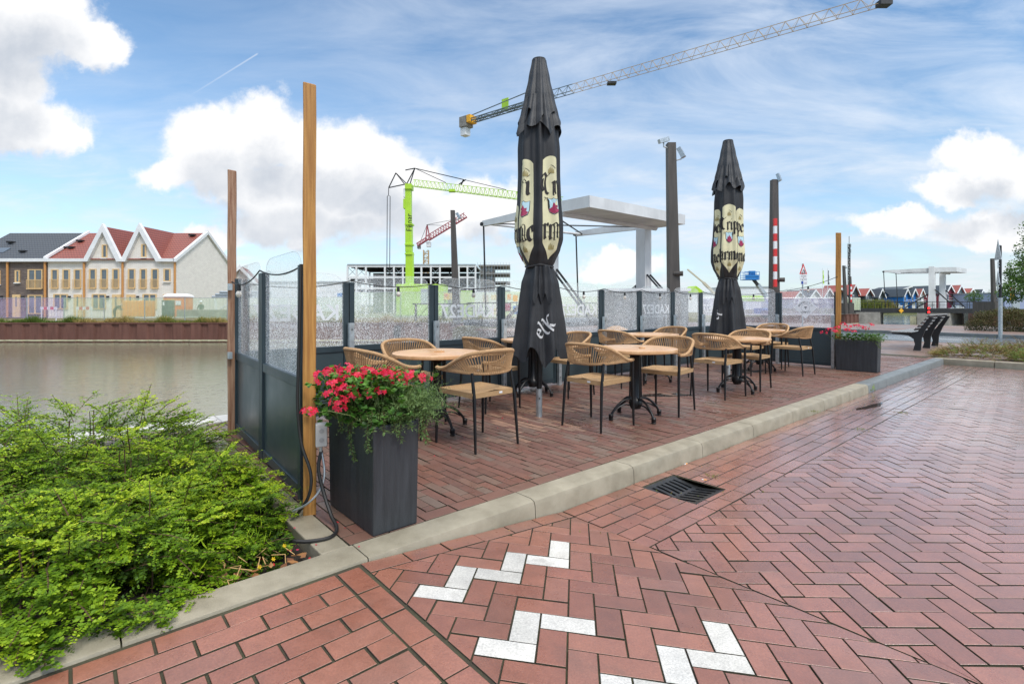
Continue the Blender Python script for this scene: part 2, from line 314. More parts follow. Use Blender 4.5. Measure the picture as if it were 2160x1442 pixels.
def watermat():
    m=bpy.data.materials.new('water'); m.use_nodes=True; t=m.node_tree; t.nodes.clear(); q=NT(t)
    b=q.n('ShaderNodeBsdfPrincipled'); o=q.n('ShaderNodeOutputMaterial'); gm=q.n('ShaderNodeNewGeometry'); pos=gm.outputs['Position']
    b.inputs['Base Color'].default_value=(.21,.205,.14,1); b.inputs['Roughness'].default_value=.07; b.inputs['Specular IOR Level'].default_value=1.
    n1=q.noise(q.vm('MULTIPLY',pos,(.6,1.,1)),2.6,4,.65,.4); n2=q.noise(pos,14,3,.6); vo=q.n('ShaderNodeTexVoronoi'); vo.inputs['Scale'].default_value=2.6; q.l(pos,vo.inputs['Vector'])
    drop=q.m('MULTIPLY',q.m('SINE',q.m('MULTIPLY',vo.outputs['Distance'],70)),q.mr(vo.outputs['Distance'],.0,.28,.22,0.))
    h=q.m('ADD',q.m('ADD',n1.outputs[0],q.m('MULTIPLY',n2.outputs[0],.22)),drop)
    bp=q.n('ShaderNodeBump'); bp.inputs['Strength'].default_value=.24; bp.inputs['Distance'].default_value=.05; q.l(h,bp.inputs['Height']); q.l(bp.outputs[0],b.inputs['Normal'])
    q.l(b.outputs[0],o.inputs[0]); return m
M['water']=watermat()
def pavemat():                       # far clinker paving, bonded along the kerb direction
    m=bpy.data.materials.new('clinker_paving'); m.use_nodes=True; t=m.node_tree; t.nodes.clear(); q=NT(t)
    b=q.n('ShaderNodeBsdfPrincipled'); o=q.n('ShaderNodeOutputMaterial'); gm=q.n('ShaderNodeNewGeometry')
    ro=q.n('ShaderNodeVectorRotate'); ro.rotation_type='Z_AXIS'; ro.inputs['Angle'].default_value=-UA; q.l(gm.outputs['Position'],ro.inputs[0])
    br=q.n('ShaderNodeTexBrick'); q.l(ro.outputs[0],br.inputs['Vector']); br.inputs['Scale'].default_value=1.; br.inputs['Brick Width'].default_value=.22; br.inputs['Row Height'].default_value=.11; br.inputs['Mortar Size'].default_value=.006
    br.inputs['Color1'].default_value=(.19,.125,.105,1); br.inputs['Color2'].default_value=(.25,.17,.145,1); br.inputs['Mortar'].default_value=(.10,.085,.06,1)
    n2=q.noise(gm.outputs['Position'],.5,5,.6); c=q.mix(1.,br.outputs[0],q.mix(q.mr(n2.outputs[0],.3,.7),(.78,.80,.78),(1.25,1.2,1.15)),'MULTIPLY')
    q.l(c,b.inputs['Base Color']); q.l(q.mr(n2.outputs[0],.35,.65,.3,.65),b.inputs['Roughness']); q.l(b.outputs[0],o.inputs[0]); return m
M['paving']=pavemat()
# ------------------------------------------------------------------ builders
class MB:
    def __init__(s): s.v=[]; s.f=[]
    def add(s,vs,fs):
        o=len(s.v); s.v+=[tuple(x) for x in vs]; s.f+=[tuple(i+o for i in f) for f in fs]; return s
    def box(s,a,b,rot=None,c=None):
        x0,y0,z0=a; x1,y1,z1=b
        vs=[Vector(q) for q in ((x0,y0,z0),(x1,y0,z0),(x1,y1,z0),(x0,y1,z0),(x0,y0,z1),(x1,y0,z1),(x1,y1,z1),(x0,y1,z1))]
        if rot is not None:
            m=Matrix.Rotation(rot,4,'Z'); c=Vector(c) if c else Vector(); vs=[m@q+c for q in vs]
        return s.add(vs,[(0,3,2,1),(4,5,6,7),(0,1,5,4),(1,2,6,5),(2,3,7,6),(3,0,4,7)])
    def sbox(s,s0,s1,t0,t1,z0,z1):   # box in the terrace frame
        vs=[W(s0,t0,z0),W(s1,t0,z0),W(s1,t1,z0),W(s0,t1,z0),W(s0,t0,z1),W(s1,t0,z1),W(s1,t1,z1),W(s0,t1,z1)]
        return s.add(vs,[(0,1,2,3),(4,7,6,5),(0,4,5,1),(1,5,6,2),(2,6,7,3),(3,7,4,0)])
    def bar(s,p,q,wd,hd=None,up=(0,0,1)):
        p=Vector(p); q=Vector(q); hd=hd or wd; d=(q-p).normalized(); u=Vector(up)
        if abs(d.dot(u))>.97: u=Vector((1,0,0))
        a=d.cross(u).normalized()*wd/2; b=a.normalized().cross(d).normalized()*hd/2
        vs=[p-a-b,p+a-b,p+a+b,p-a+b,q-a-b,q+a-b,q+a+b,q-a+b]
        return s.add(vs,[(0,1,2,3),(7,6,5,4),(0,4,5,1),(1,5,6,2),(2,6,7,3),(3,7,4,0)])
    def tube(s,pts,r,n=8,cap=True):
        pts=[Vector(p) for p in pts]; rs=r if isinstance(r,(list,tuple)) else [r]*len(pts)
        o=len(s.v); pa=None
        for i,p in enumerate(pts):
            d=(pts[min(i+1,len(pts)-1)]-pts[max(i-1,0)]).normalized()
            if pa is None:
                u=Vector((0,0,1)) if abs(d.z)<.9 else Vector((1,0,0)); a=d.cross(u).normalized()
            else: a=(pa-d*pa.dot(d)).normalized()
            pa=a; b=d.cross(a)
            for k_ in range(n):
                an=2*math.pi*k_/n; s.v.append(tuple(p+(a*math.cos(an)+b*math.sin(an))*rs[i]))
        for i in range(len(pts)-1):
            for k_ in range(n):
                k2=(k_+1)%n; s.f.append((o+i*n+k_,o+i*n+k2,o+(i+1)*n+k2,o+(i+1)*n+k_))
        if cap: s.f.append(tuple(o+k_ for k_ in range(n))[::-1]); s.f.append(tuple(o+(len(pts)-1)*n+k_ for k_ in range(n)))
        return s
    def lathe(s,prof,c=(0,0,0),n=20):
        o=len(s.v); c=Vector(c)
        for (r,z) in prof:
            for k_ in range(n):
                an=2*math.pi*k_/n; s.v.append((c.x+r*math.cos(an),c.y+r*math.sin(an),c.z+z))
        for i in range(len(prof)-1):
            for k_ in range(n):
                k2=(k_+1)%n; s.f.append((o+i*n+k_,o+i*n+k2,o+(i+1)*n+k2,o+(i+1)*n+k_))
        s.f.append(tuple(o+k_ for k_ in range(n))[::-1]); s.f.append(tuple(o+(len(prof)-1)*n+k_ for k_ in range(n)))
        return s
    def poly(s,pts,z0,z1):           # vertical prism from plan outline (counter-clockwise)
        n=len(pts); vs=[(p[0],p[1],z0) for p in pts]+[(p[0],p[1],z1) for p in pts]
        return s.add(vs,[tuple(range(n))[::-1],tuple(range(n,2*n))]+[(i,(i+1)%n,n+(i+1)%n,n+i) for i in range(n)])
    def prism(s,pts,d):              # extrude 3D outline by vector d
        n=len(pts); d=Vector(d); vs=[Vector(p) for p in pts]+[Vector(p)+d for p in pts]
        return s.add(vs,[tuple(range(n))[::-1],tuple(range(n,2*n))]+[(i,(i+1)%n,n+(i+1)%n,n+i) for i in range(n)])
def rootM(o):
    while o.parent: o=o.parent
    return Matrix.Translation(o.location)@Matrix.Rotation(o.rotation_euler.z,4,'Z')
def mkobj(name,me,m,parent):
    if m is not None: me.materials.append(m)
    o=bpy.data.objects.new(name,me); COL.objects.link(o)
    if parent: o.parent=parent
    return o
def obj(name,mb,m,parent=None,world=False,smooth=False,bevel=0):
    me=bpy.data.meshes.new(name); vs=mb.v
    if world and parent:
        inv=rootM(parent).inverted(); vs=[tuple(inv@Vector(v)) for v in vs]
    me.from_pydata(vs,[],mb.f); me.update()
    if smooth:
        me.polygons.foreach_set('use_smooth',[True]*len(me.polygons))
        try: me.set_sharp_from_angle(angle=R(45))
        except Exception: pass
    o=mkobj(name,me,M[m] if isinstance(m,str) else m,parent)
    if bevel:
        b=o.modifiers.new('bevel','BEVEL'); b.width=bevel; b.segments=2; b.limit_method='ANGLE'
    return o
def tag(o,label,cat,group=None,kind=None):
    if label: o['label']=label
    if cat: o['category']=cat
    if group: o['group']=group
    if kind: o['kind']=kind
    return o
def thing(name,label,cat,loc=(0,0,0),rz=0,group=None):
    o=bpy.data.objects.new(name,None); COL.objects.link(o); o.location=loc; o.rotation_euler=(0,0,rz); o.empty_display_size=.1
    return tag(o,label,cat,group)
def structure(name,mb,m,smooth=False,label=None,bevel=0):
    o=obj(name,mb,m,smooth=smooth,bevel=bevel); o['kind']='structure'; 
    return o
def dup(root,loc,rz,label,group=None):
    r=root.copy(); COL.objects.link(r); r.location=loc; r.rotation_euler=(0,0,rz); r['label']=label
    if group: r['group']=group
    for ch in list(root.children):
        c=ch.copy(); COL.objects.link(c); c.parent=r
        for g2 in ch.children:
            d=g2.copy(); COL.objects.link(d); d.parent=c
    return r
def npmesh(name,V,Fq,rnd,m,parent=None,label=None,smooth=False):
    """V (n,3) array, Fq (k,4) quads, rnd per vertex"""
    me=bpy.data.meshes.new(name); n=len(V); kf=len(Fq); c=Fq.shape[1]
    me.vertices.add(n); me.vertices.foreach_set('co',V.astype(np.float32).ravel())
    me.loops.add(kf*c); me.loops.foreach_set('vertex_index',Fq.astype(np.int32).ravel())
    me.polygons.add(kf); me.polygons.foreach_set('loop_start',np.arange(0,kf*c,c,dtype=np.int32)); me.polygons.foreach_set('loop_total',np.full(kf,c,dtype=np.int32))
    me.update(calc_edges=True); me.validate()
    if rnd is not None:
        a=me.attributes.new('rnd','FLOAT','POINT'); a.data.foreach_set('value',np.asarray(rnd,dtype=np.float32))
    return mkobj(name,me,M[m],parent)
def nrm(a): return a/np.maximum(np.linalg.norm(a,axis=-1,keepdims=True),1e-9)
def leaves(P,A,S,L,Wd,rnd):
    """rhombic leaves: P base, A axis, S side (n,3); returns V,F,rnd"""
    n=len(P); L=np.asarray(L).reshape(-1,1)*np.ones((n,1)); Wd=np.asarray(Wd).reshape(-1,1)*np.ones((n,1))
    A=nrm(A); S=nrm(np.cross(np.cross(A,S),A)); Nn=np.cross(A,S)
    v0=P; v1=P+A*L*.5+S*Wd*.5+Nn*L*.06; v2=P+A*L; v3=P+A*L*.5-S*Wd*.5+Nn*L*.06
    V=np.stack([v0,v1,v2,v3],1).reshape(-1,3); Fq=np.arange(4*n).reshape(-1,4)
    return V,Fq,np.repeat(rnd,4)
def shoots(roots,dirs,length,nl,leafL,leafW,droop,colr,opposite=True,spread=.9,curve=.0):
    """stems with leaves along them. colr: per shoot base tone"""
    m=len(roots); t=np.linspace(.12,1,nl)[None,:,None]
    D=nrm(dirs)[:,None,:]; Ln=length.reshape(-1,1,1)
    bend=nrm(rng.normal(size=(m,3)))[:,None,:]*curve
    P=roots[:,None,:]+D*Ln*t+ (np.array([0,0,-1.])*droop)*Ln*(t**2)+bend*Ln*t**2
    tang=nrm(D+2*t*(np.array([0,0,-1.])*droop+bend)); side=nrm(np.cross(tang,np.array([0,0,1.])+rng.normal(scale=.25,size=(m,1,3))))
    out=[];
    for sg in ((1,-1) if opposite else (1,)):
        sd=side*sg
        if not opposite:
            an=rng.uniform(0,2*np.pi,size=(m,nl,1)); upv=np.cross(tang,side); sd=side*np.cos(an)+upv*np.sin(an)
        A=tang*(1-spread*.6)+sd*spread+rng.normal(scale=.18,size=(m,nl,3))
        S=np.cross(A,np.array([0,0,1.]))+rng.normal(scale=.35,size=(m,nl,3))
        sc=(1-.45*t[...,0])*rng.uniform(.75,1.2,size=(m,nl))
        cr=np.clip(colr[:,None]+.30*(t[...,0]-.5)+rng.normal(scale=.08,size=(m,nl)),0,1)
        out.append(leaves(P.reshape(-1,3),A.reshape(-1,3),S.reshape(-1,3),(leafL*sc).ravel(),(leafW*sc).ravel(),cr.ravel()))
    return out,P
def joinl(parts):
    V=[];Fq=[];Rn=[];o=0
    for v,f,r in parts: V.append(v);Fq.append(f+o);Rn.append(r);o+=len(v)
    return np.concatenate(V),np.concatenate(Fq),np.concatenate(Rn)
def text_mb(txt,size,mapf,align='CENTER',spacing=1.0,off=.0):
    cu_=bpy.data.curves.new('t','FONT'); cu_.body=txt; cu_.size=size; cu_.align_x=align; cu_.space_character=spacing; cu_.offset=off; cu_.resolution_u=3
    o=bpy.data.objects.new('t',cu_); COL.objects.link(o); dg=bpy.context.evaluated_depsgraph_get(); me=bpy.data.meshes.new_from_object(o.evaluated_get(dg))
    mb=MB(); mb.v=[tuple(mapf(v.co.x,v.co.y)) for v in me.vertices]; mb.f=[tuple(p.vertices) for p in me.polygons]
    bpy.data.objects.remove(o); bpy.data.curves.remove(cu_); bpy.data.meshes.remove(me); return mb
# ------------------------------------------------------------------ ground, road and paving
def zr(s): return -.125 if s>-.8 else (-.004 if s<-2.17 else -.125+.121*(-.8-s)/1.37)
def clip(poly,planes):
    for (nx,ny,d) in planes:         # keep nx*x+ny*y<=d
        out=[]; n=len(poly)
        for i in range(n):
            a=poly[i]; b=poly[(i+1)%n]; fa=nx*a[0]+ny*a[1]-d; fb=nx*b[0]+ny*b[1]-d
            if fa<=0: out.append(a)
            if (fa<0)!=(fb<0) and fa!=fb:
                t=fa/(fa-fb); out.append((a[0]+(b[0]-a[0])*t,a[1]+(b[1]-a[1])*t))
        poly=out
        if len(poly)<3: return []
    return poly
def area(p): return .5*abs(sum(p[i][0]*p[(i+1)%len(p)][1]-p[(i+1)%len(p)][0]*p[i][1] for i in range(len(p))))
def inset(poly,d):
    n=len(poly); cx=sum(p[0] for p in poly)/n; cy=sum(p[1] for p in poly)/n; out=[]
    ar=sum(poly[i][0]*poly[(i+1)%n][1]-poly[(i+1)%n][0]*poly[i][1] for i in range(n)); sg=1 if ar>0 else -1
    for i in range(n):
        a=Vector(poly[i-1]); b=Vector(poly[i]); c=Vector(poly[(i+1)%n])
        e1=(b-a); e2=(c-b)
        if e1.length<1e-6 or e2.length<1e-6: out.append((b.x+(cx-b.x)*.1,b.y+(cy-b.y)*.1)); continue
        e1.normalize(); e2.normalize(); n1=Vector((-e1.y,e1.x))*sg; n2=Vector((-e2.y,e2.x))*sg; m_=n1+n2
        if m_.length<.2: out.append((b.x+n1.x*d,b.y+n1.y*d)); continue
        m_.normalize(); L=d/max(.4,m_.dot(n1)); out.append((b.x+m_.x*L,b.y+m_.y*L))
    return out
class Bricks:
    def __init__(s): s.v=[]; s.f=[]; s.r=[]; s.m=[]
    def brick(s,poly,zf,rn,joint=.0038,bev=.0013,jit=.0010):
        """poly in (s,t); zf(s,t) -> height"""
        if len(poly)<3 or area(poly)<.0004: return
        lo=inset(poly,joint); hi=inset(poly,joint+bev)
        if area(lo)<.00015: return
        dz=random.gauss(0,jit); tx=random.gauss(0,.006); ty=random.gauss(0,.006); cx=sum(p[0] for p in poly)/len(poly); cy=sum(p[1] for p in poly)/len(poly)
        n=len(poly); o=len(s.v)
        for ring,dd in ((lo,-.012),(lo,-.0010),(hi,0)):
            for p in ring:
                q=W(p[0],p[1],zf(p[0],p[1])+dd+dz+tx*(p[0]-cx)+ty*(p[1]-cy)); s.v.append(tuple(q)); s.r.append(rn)
        for a in (0,n):
            for i in range(n): s.f.append((o+a+i,o+a+(i+1)%n,o+a+n+(i+1)%n,o+a+n+i)); s.m.append(1 if a==0 else 0)
        s.f.append(tuple(o+2*n+i for i in range(n))); s.m.append(0)
    def build(s,name,m,parent=None):
        me=bpy.data.meshes.new(name); me.from_pydata(s.v,[],s.f); me.polygons.foreach_set('material_index',s.m); me.update()
        import bmesh
        bm=bmesh.new(); bm.from_mesh(me); bmesh.ops.recalc_face_normals(bm,faces=bm.faces)
        for f in bm.faces:
            if len(f.verts)>=3 and f.normal.z<-.5: f.normal_flip()
        bm.to_mesh(me); bm.free()
        a=me.attributes.new('rnd','FLOAT','POINT'); a.data.foreach_set('value',s.r)
        o=mkobj(name,me,M[m],parent); me.materials.append(M['grout']); return o
Z0=lambda s,t:0.0
ZR=lambda s,t:zr(s)
KW=.18                                # kerb width
HOLE=[]
# drain position (kept free of bricks)
ds,dt=ST(1.24,3.70)
def in_drain(p):
    cx=sum(q[0] for q in p)/len(p); cy=sum(q[1] for q in p)/len(p); return abs(cx-ds)<.235 and abs(cy-dt)<.235
rb=Bricks(); wb=Bricks()
def rbrick(poly,rn=None,zf=ZR):
    rb.brick(poly,zf,random.random() if rn is None else rn)
# gutter courses along the kerb
for j in range(6):
    t0=KW+.008+j*.108; off=.11*(j%2)
    for i in range(-12,62):
        a=-.8+i*.218-off; pl=clip([(a,t0),(a+.218,t0),(a+.218,t0+.108),(a,t0+.108)],[(-1,0,.80),(1,0,11.40)])
        if not pl: continue
        dr=[(ds-.21,dt-.21),(ds+.21,dt+.21)]
        cx=sum(q[0] for q in pl)/len(pl)
        if abs(t0+.054-dt)<.26 and a<ds+.21 and a+.218>ds-.21:
            for cp in ([(1,0,ds-.21)],[(-1,0,-(ds+.21))]):
                p2=clip(pl,cp)
                if p2: rbrick(p2)
            if t0+.108>dt+.21:
                p2=clip(pl,[(-1,0,-(ds-.21)),(1,0,ds+.21),(0,-1,-(dt+.21))]); 
                if p2: rbrick(p2)
            if t0<dt-.21:
                p2=clip(pl,[(-1,0,-(ds-.21)),(1,0,ds+.21),(0,1,dt-.21)]); 
                if p2: rbrick(p2)
            continue
        rbrick(pl)
def herring(origin,ang,pit,planes,irange,jrange,white=(),zf=ZR,br=None,jn=.0036,mir=False):
    ca,sa=math.cos(ang),math.sin(ang)
    for i in irange:
        for j in jrange:
            c=(i+j)%4 if not mir else {0:0,3:2}.get((i-j)%4,1)
            if c==0: rect=[(i,j),(i+2,j),(i+2,j+1),(i,j+1)]
            elif c==2: rect=[(i,j),(i+1,j),(i+1,j+2),(i,j+2)]
            else: continue
            pl=[]
            for (a,b) in rect:
                X=origin[0]+pit*(a*ca-b*sa); Y=origin[1]+pit*(a*sa+b*ca); pl.append(ST(X,Y))
            cs=sum(q[0] for q in pl)/4; ct=sum(q[1] for q in pl)/4
            X=O.x+U.x*cs+N.x*ct; Y=O.y+U.y*cs+N.y*ct
            if Y<.9 or Y>14.5 or abs(X)/max(Y,.1)>1.25 : continue
            pl=clip(pl,planes)
            if not pl: continue
            if (i,j) in white: wb.brick(pl,zf,random.random())
            else: (br or rb).brick(pl,zf,random.random(),joint=jn)
# field A: the ramped herringbone with the white marking bricks
WH={(0,0),(-1,-1),(-2,-2),(-5,1),(-4,2),(-3,3),(-2,4),(-1,5),(0,6),(5,-1),(4,-2),(6,0),(3,-3),(2,-4)}
A_ang=R(-7); A_pit=.1075; hc=Vector((.218,1.995)); ax=Vector((math.cos(A_ang),math.sin(A_ang))); ay=Vector((-ax.y,ax.x))
oA=hc-ax*A_pit-ay*A_pit*.5
herring(oA,A_ang,A_pit,[(-1,0,2.165),(1,0,-.794),(0,-1,-(KW+.118))],range(-30,30),range(-30,30),WH)
for i in range(8):
    rbrick(clip([(-2.165+i*.218,KW+.008),(-2.165+(i+1)*.218,KW+.008),(-2.165+(i+1)*.218,KW+.116),(-2.165+i*.218,KW+.116)],[(1,0,-.8)]) )
# field B: the big herringbone
herring(Vector((1.0,2.0)),R(-.6),.1085,[(-1,0,.79),(0,-1,-.838),(1,0,11.38)],range(-60,140),range(-40,130),jn=.0044,mir=True)
# field C: stretcher bond beyond the seam
for j in range(0,20):
    t0=KW+.03+j*.1085
    a=-2.17
    rbrick([(-2.285,KW+.03+j*.215),(-2.178,KW+.03+j*.215),(-2.178,KW+.03+(j+1)*.215),(-2.285,KW+.03+(j+1)*.215)],.35+.3*random.random())
    off=(0,.11)[j%2] 
    for i in range(26):
        b1=-2.292-i*.224+off; pl=clip([(b1-.221,t0),(b1,t0),(b1,t0+.108),(b1-.221,t0+.108)],[(1,0,-2.290)])
        if pl: rbrick(pl,.3+.6*random.random())
rb.build('road_bricks','road_brick')['kind']='structure'
wo=wb.build('marking_bricks','white_brick'); wo['kind']='structure'
# road base (joint sand) following the ramp
mb=MB(); ss=[-12,-2.17,-.8,11.45,40]; ts=[KW-.02,30]
DR=.205
def bedq(a,b,t0,t1): mb.add([W(a,t0,zr(a+1e-6)-.0075),W(b,t0,zr(b-1e-6)-.0075),W(b,t1,zr(b-1e-6)-.0075),W(a,t1,zr(a+1e-6)-.0075)],[(3,2,1,0)])
bedq(-.8,ds-DR,ts[0],ts[1]); bedq(ds+DR,11.45,ts[0],ts[1]); bedq(ds-DR,ds+DR,ts[0],dt-DR); bedq(ds-DR,ds+DR,dt+DR,ts[1])
for i in range(2):
    a,b=ss[i],ss[i+1]
    mb.add([W(a,ts[0],zr(a+1e-6)-.0075),W(b,ts[0],zr(b-1e-6)-.0075),W(b,ts[1],zr(b-1e-6)-.0075),W(a,ts[1],zr(a+1e-6)-.0075)],[(3,2,1,0)])
structure('road_bed',mb,'grout')
# terrace bricks: courses perpendicular to the kerb with a border course along it
tb=Bricks(); y=-2.13; i=0
def tone(s,t): 
    r=random.random()
    return min(.99,max(0,r*.8)) if r<.95 else .97
lightp=[(-.2,-1.2),(.5,-1.1),(.9,-.9),(.1,-1.6),(.7,-1.9),(1.2,-1.5)]
while y<11.35:
    off=(.0,.105,.03,.14)[i%4]+random.uniform(-.01,.01); 
    for j in range(-1,17):
        t1=-.115-j*.2155+off
        pl=clip([(y,t1-.2155),(y+.0725,t1-.2155),(y+.0725,t1),(y,t1)],[(0,1,-.113),(0,-1,3.42)])
        if not pl: continue
        rn=random.random()*.78
        d=min(math.hypot(y-a,t1-.1-b) for a,b in lightp)
        if d<.32 and random.random()<.45: rn=.85+.15*random.random()
        tb.brick(pl,Z0,rn,joint=.0028,bev=.0013,jit=.0015)
    y+=.0725; i+=1
y=-2.13
while y<11.45:
    tb.brick([(y,-.11),(y+.218,-.11),(y+.218,-.004),(y,-.004)],Z0,random.choice([.35,.45,.5,.3]),joint=.003); y+=.219
# quay strip seen left of the screen
for j in range(4):
    for i in range(30):
        a=-9+i*.218+.11*(j%2)
        if a<-2.2: tb.brick([(a,-3.42+j*.108),(a+.218,-3.42+j*.108),(a+.218,-3.312+j*.108),(a,-3.312+j*.108)],Z0,.55+.2*random.random())
o=tb.build('terrace_paving','terr_brick'); o['kind']='structure'
mb=MB(); mb.add([W(-2.14,0,-.010),W(11.5,0,-.010),W(11.5,-3.5,-.010),W(-2.14,-3.5,-.010)],[(0,1,2,3)]); mb.add([W(-12,-2.98,-.010),W(-2.3,-2.98,-.010),W(-2.3,-3.45,-.010),W(-12,-3.45,-.010)],[(0,1,2,3)]); structure('terrace_bed',mb,'grout')
# kerb: chamfered stones with joints, dropping to flush at the left
def kerb(name,sa,sb,m,tof=0.0,zb=None,chain=None):
    mb=MB(); n=max(2,int(abs(sb-sa)/.1)+1); c=.03
    rings=[]
    for i in range(n):
        s_=sa+(sb-sa)*i/(n-1); zt=.002; z_=zr(s_)-.03
        e=max(.004,min(c,(zt-zr(s_))*.6))
        rings.append([W(s_,.004+tof,z_),W(s_,.004+tof,zt),W(s_,KW-e*1.3+tof,zt),W(s_,KW-e*.35+tof,zt-e*.35),W(s_,KW+tof,zt-e*1.2),W(s_,KW+.006+tof,z_)])
    for r_ in rings: mb.v+=[tuple(q) for q in r_]
    for i in range(n-1):
        for k_ in range(5): a=i*6+k_; mb.f.append((a,a+1,a+7,a+6))
    mb.f.append(tuple(range(6))[::-1]); mb.f.append(tuple((n-1)*6+k_ for k_ in range(6)))
    return mb
joints=[-12,-7.0,-5.6,-4.2,-3.05,-2.12,-1.03,-.02,.98,1.98,2.98,3.98,4.98,5.85]
kt=thing('kerb','pale buff concrete kerb along the terrace edge, dropping flush at its near end','kerb',tuple(W(0,0,0)))
for a,b in zip(joints[:-1],joints[1:]): obj('kerb_stone',kerb('k',a+.003,b-.003,'kerb'),'kerb',kt,world=True,smooth=True)
j2=[5.85,6.85,7.85,8.85,9.85,10.85,11.48]
for a,b in zip(j2[:-1],j2[1:]): obj('kerb_stone',kerb('k',a+.003,b-.003,'kerb_dark'),'kerb_dark',kt,world=True,smooth=True)
k2=thing('kerb','grey buff kerb edging the conifer bed at the far side of the red brick road','kerb',tuple(W(11.5,0,0)))
for i in range(9):
    a=.0+i*1.0; mb=MB(); mb.sbox(11.48 if True else 0,11.66,a+.003,a+.997,-.16,.004); obj('kerb_stone',mb,'kerb',k2,world=True,bevel=.015)
k3=thing('kerb','narrow kerb strip between the green shrub bed and the screen foot','kerb',tuple(W(-2.2,0,0)))
for a,b in ((-.002,-.62),(-.624,-1.6),(-1.604,-2.6),(-2.604,-3.3)):
    mb=MB(); mb.sbox(-2.275,-2.135,b,a,-.12,.002); obj('kerb_stone',mb,'kerb',k3,world=True,bevel=.006)
# soil of the left bed
def grid(a0,a1,b0,b1,n,m_,zf,world=False):
    mb=MB()
    for i in range(n+1):
        for j in range(m_+1):
            a=a0+(a1-a0)*i/n; b=b0+(b1-b0)*j/m_; mb.v.append(tuple(W(a,b,zf(a,b))))
    for i in range(n):
        for j in range(m_): q=i*(m_+1)+j; mb.f.append((q,q+m_+1,q+m_+2,q+1)[::-1])
    return mb
structure('flower_bed_soil',grid(-9,-2.275,-3.3,.004,60,40,lambda a,b:-.07+.02*math.sin(a*7)*math.sin(b*9)+random.uniform(-.008,.008)),'soil',smooth=True)
# quay edge
mb=MB()
for i in range(22): a=-10+i*1.0; mb.sbox(a+.003,a+.997,-3.76,-3.43,-.3,.012)
q_=obj('quay_edge_stones',mb,'edge_stone',bevel=.01); q_['kind']='structure'
# land beyond the terrace (paving), quay walls as prisms
def P2(s,t): v=W(s,t); return (v.x,v.y)
mb=MB(); poly=[P2(11.66,0),P2(11.66,-3.45),P2(12,-3.76),P2(12,-17.5),P2(28,-17.5),P2(34,-9.5),P2(35.2,-1.5),P2(40,14),P2(40,40),P2(11.66,40)]
mb.poly(poly[::-1],-2.6,-.014); structure('quay_paving',mb,'paving')
mb=MB(); mb.sbox(11.48,12,-3.45,0,-.2,-.012); structure('paving_strip',mb,'grout')
mb=MB(); mb.add([P2(-12,-3.76)+(.0,),P2(12,-3.76)+(0,),P2(12,-3.76)+(-2.6,),P2(-12,-3.76)+(-2.6,)],[(0,1,2,3)]); structure('quay_wall',mb,'concrete')
# asphalt side road with far kerb
def strip(p,q,wd,z0,z1,name,m):
    p=Vector(p); q=Vector(q); d=(q-p).normalized(); n=Vector((-d.y,d.x)); mb=MB()
    a=[p,q,q+n*wd,p+n*wd]; mb.poly([(v.x,v.y) for v in a],z0,z1); return mb
pa=Vector((12.8,17.6)); pdx=Vector((.59,-.81)).normalized()
nn=Vector((-pdx.y,pdx.x))   # to the far side
a=pa-pdx*8; b=pa+pdx*22
structure('side_road',strip(a,b,4.6,-.1,-.006,'','asphalt'),'asphalt')
for k_ in range(9):
    q0=a+nn*1.9+pdx*(2+k_*3.0); structure('road_line',strip(q0,q0+pdx*1.6,.09,-.0055,-.002,'','white'),'white')
kk=thing('kerb','dark grey kerb on the far side of the wet asphalt lane','kerb',(a.x,a.y,0)); 
obj('kerb_stone',strip(a+nn*4.6,b+nn*4.6,.14,-.1,.11,'','kerb_dark'),'kerb_dark',kk,world=True,bevel=.01)
mb=MB(); 
aa=a+nn*4.74; bb=b+nn*4.74
mb.poly([(aa.x,aa.y),(bb.x,bb.y),(bb+nn*3).to_tuple(),(aa+nn*3).to_tuple()],-.05,.10); structure('raised_paving',mb,'paving')
# conifer bed soil
structure('conifer_bed_soil',grid(11.66,14.5,.0,12,30,60,lambda a,b:-.03+.03*math.sin(a*5)*math.sin(b*4)+random.uniform(-.01,.01)),'soil',smooth=True)
# water
mb=MB(); mb.add([(-400,-5,-1.9),(400,-5,-1.9),(400,420,-1.9),(-400,420,-1.9)],[(0,1,2,3)]); structure('water',mb,'water')
mb=MB(); mb.add([(-3000,-300,-2.62),(3000,-300,-2.62),(3000,4000,-2.62),(-3000,4000,-2.62)],[(0,1,2,3)]); structure('ground',mb,'soil')
# far bank land
fl=[(-300,42.1),(-3.1,42.1),(-3.9,33.6),P2(30,-24.6),P2(52,-26),(66,110),(60,300),(-300,300)]
mb=MB(); mb.poly(fl,-2.6,-.30); structure('far_bank',mb,mat('bank_earth',(.16,.13,.07),.9,var=.4,scale=.6,col2=(.20,.19,.08)))
mb=MB(); mb.poly([(30,180),(500,150),(500,900),(30,900)],-2.6,-.2); structure('far_shore',mb,mat('shore_grass',(.16,.18,.07),.9,var=.3,scale=.1))
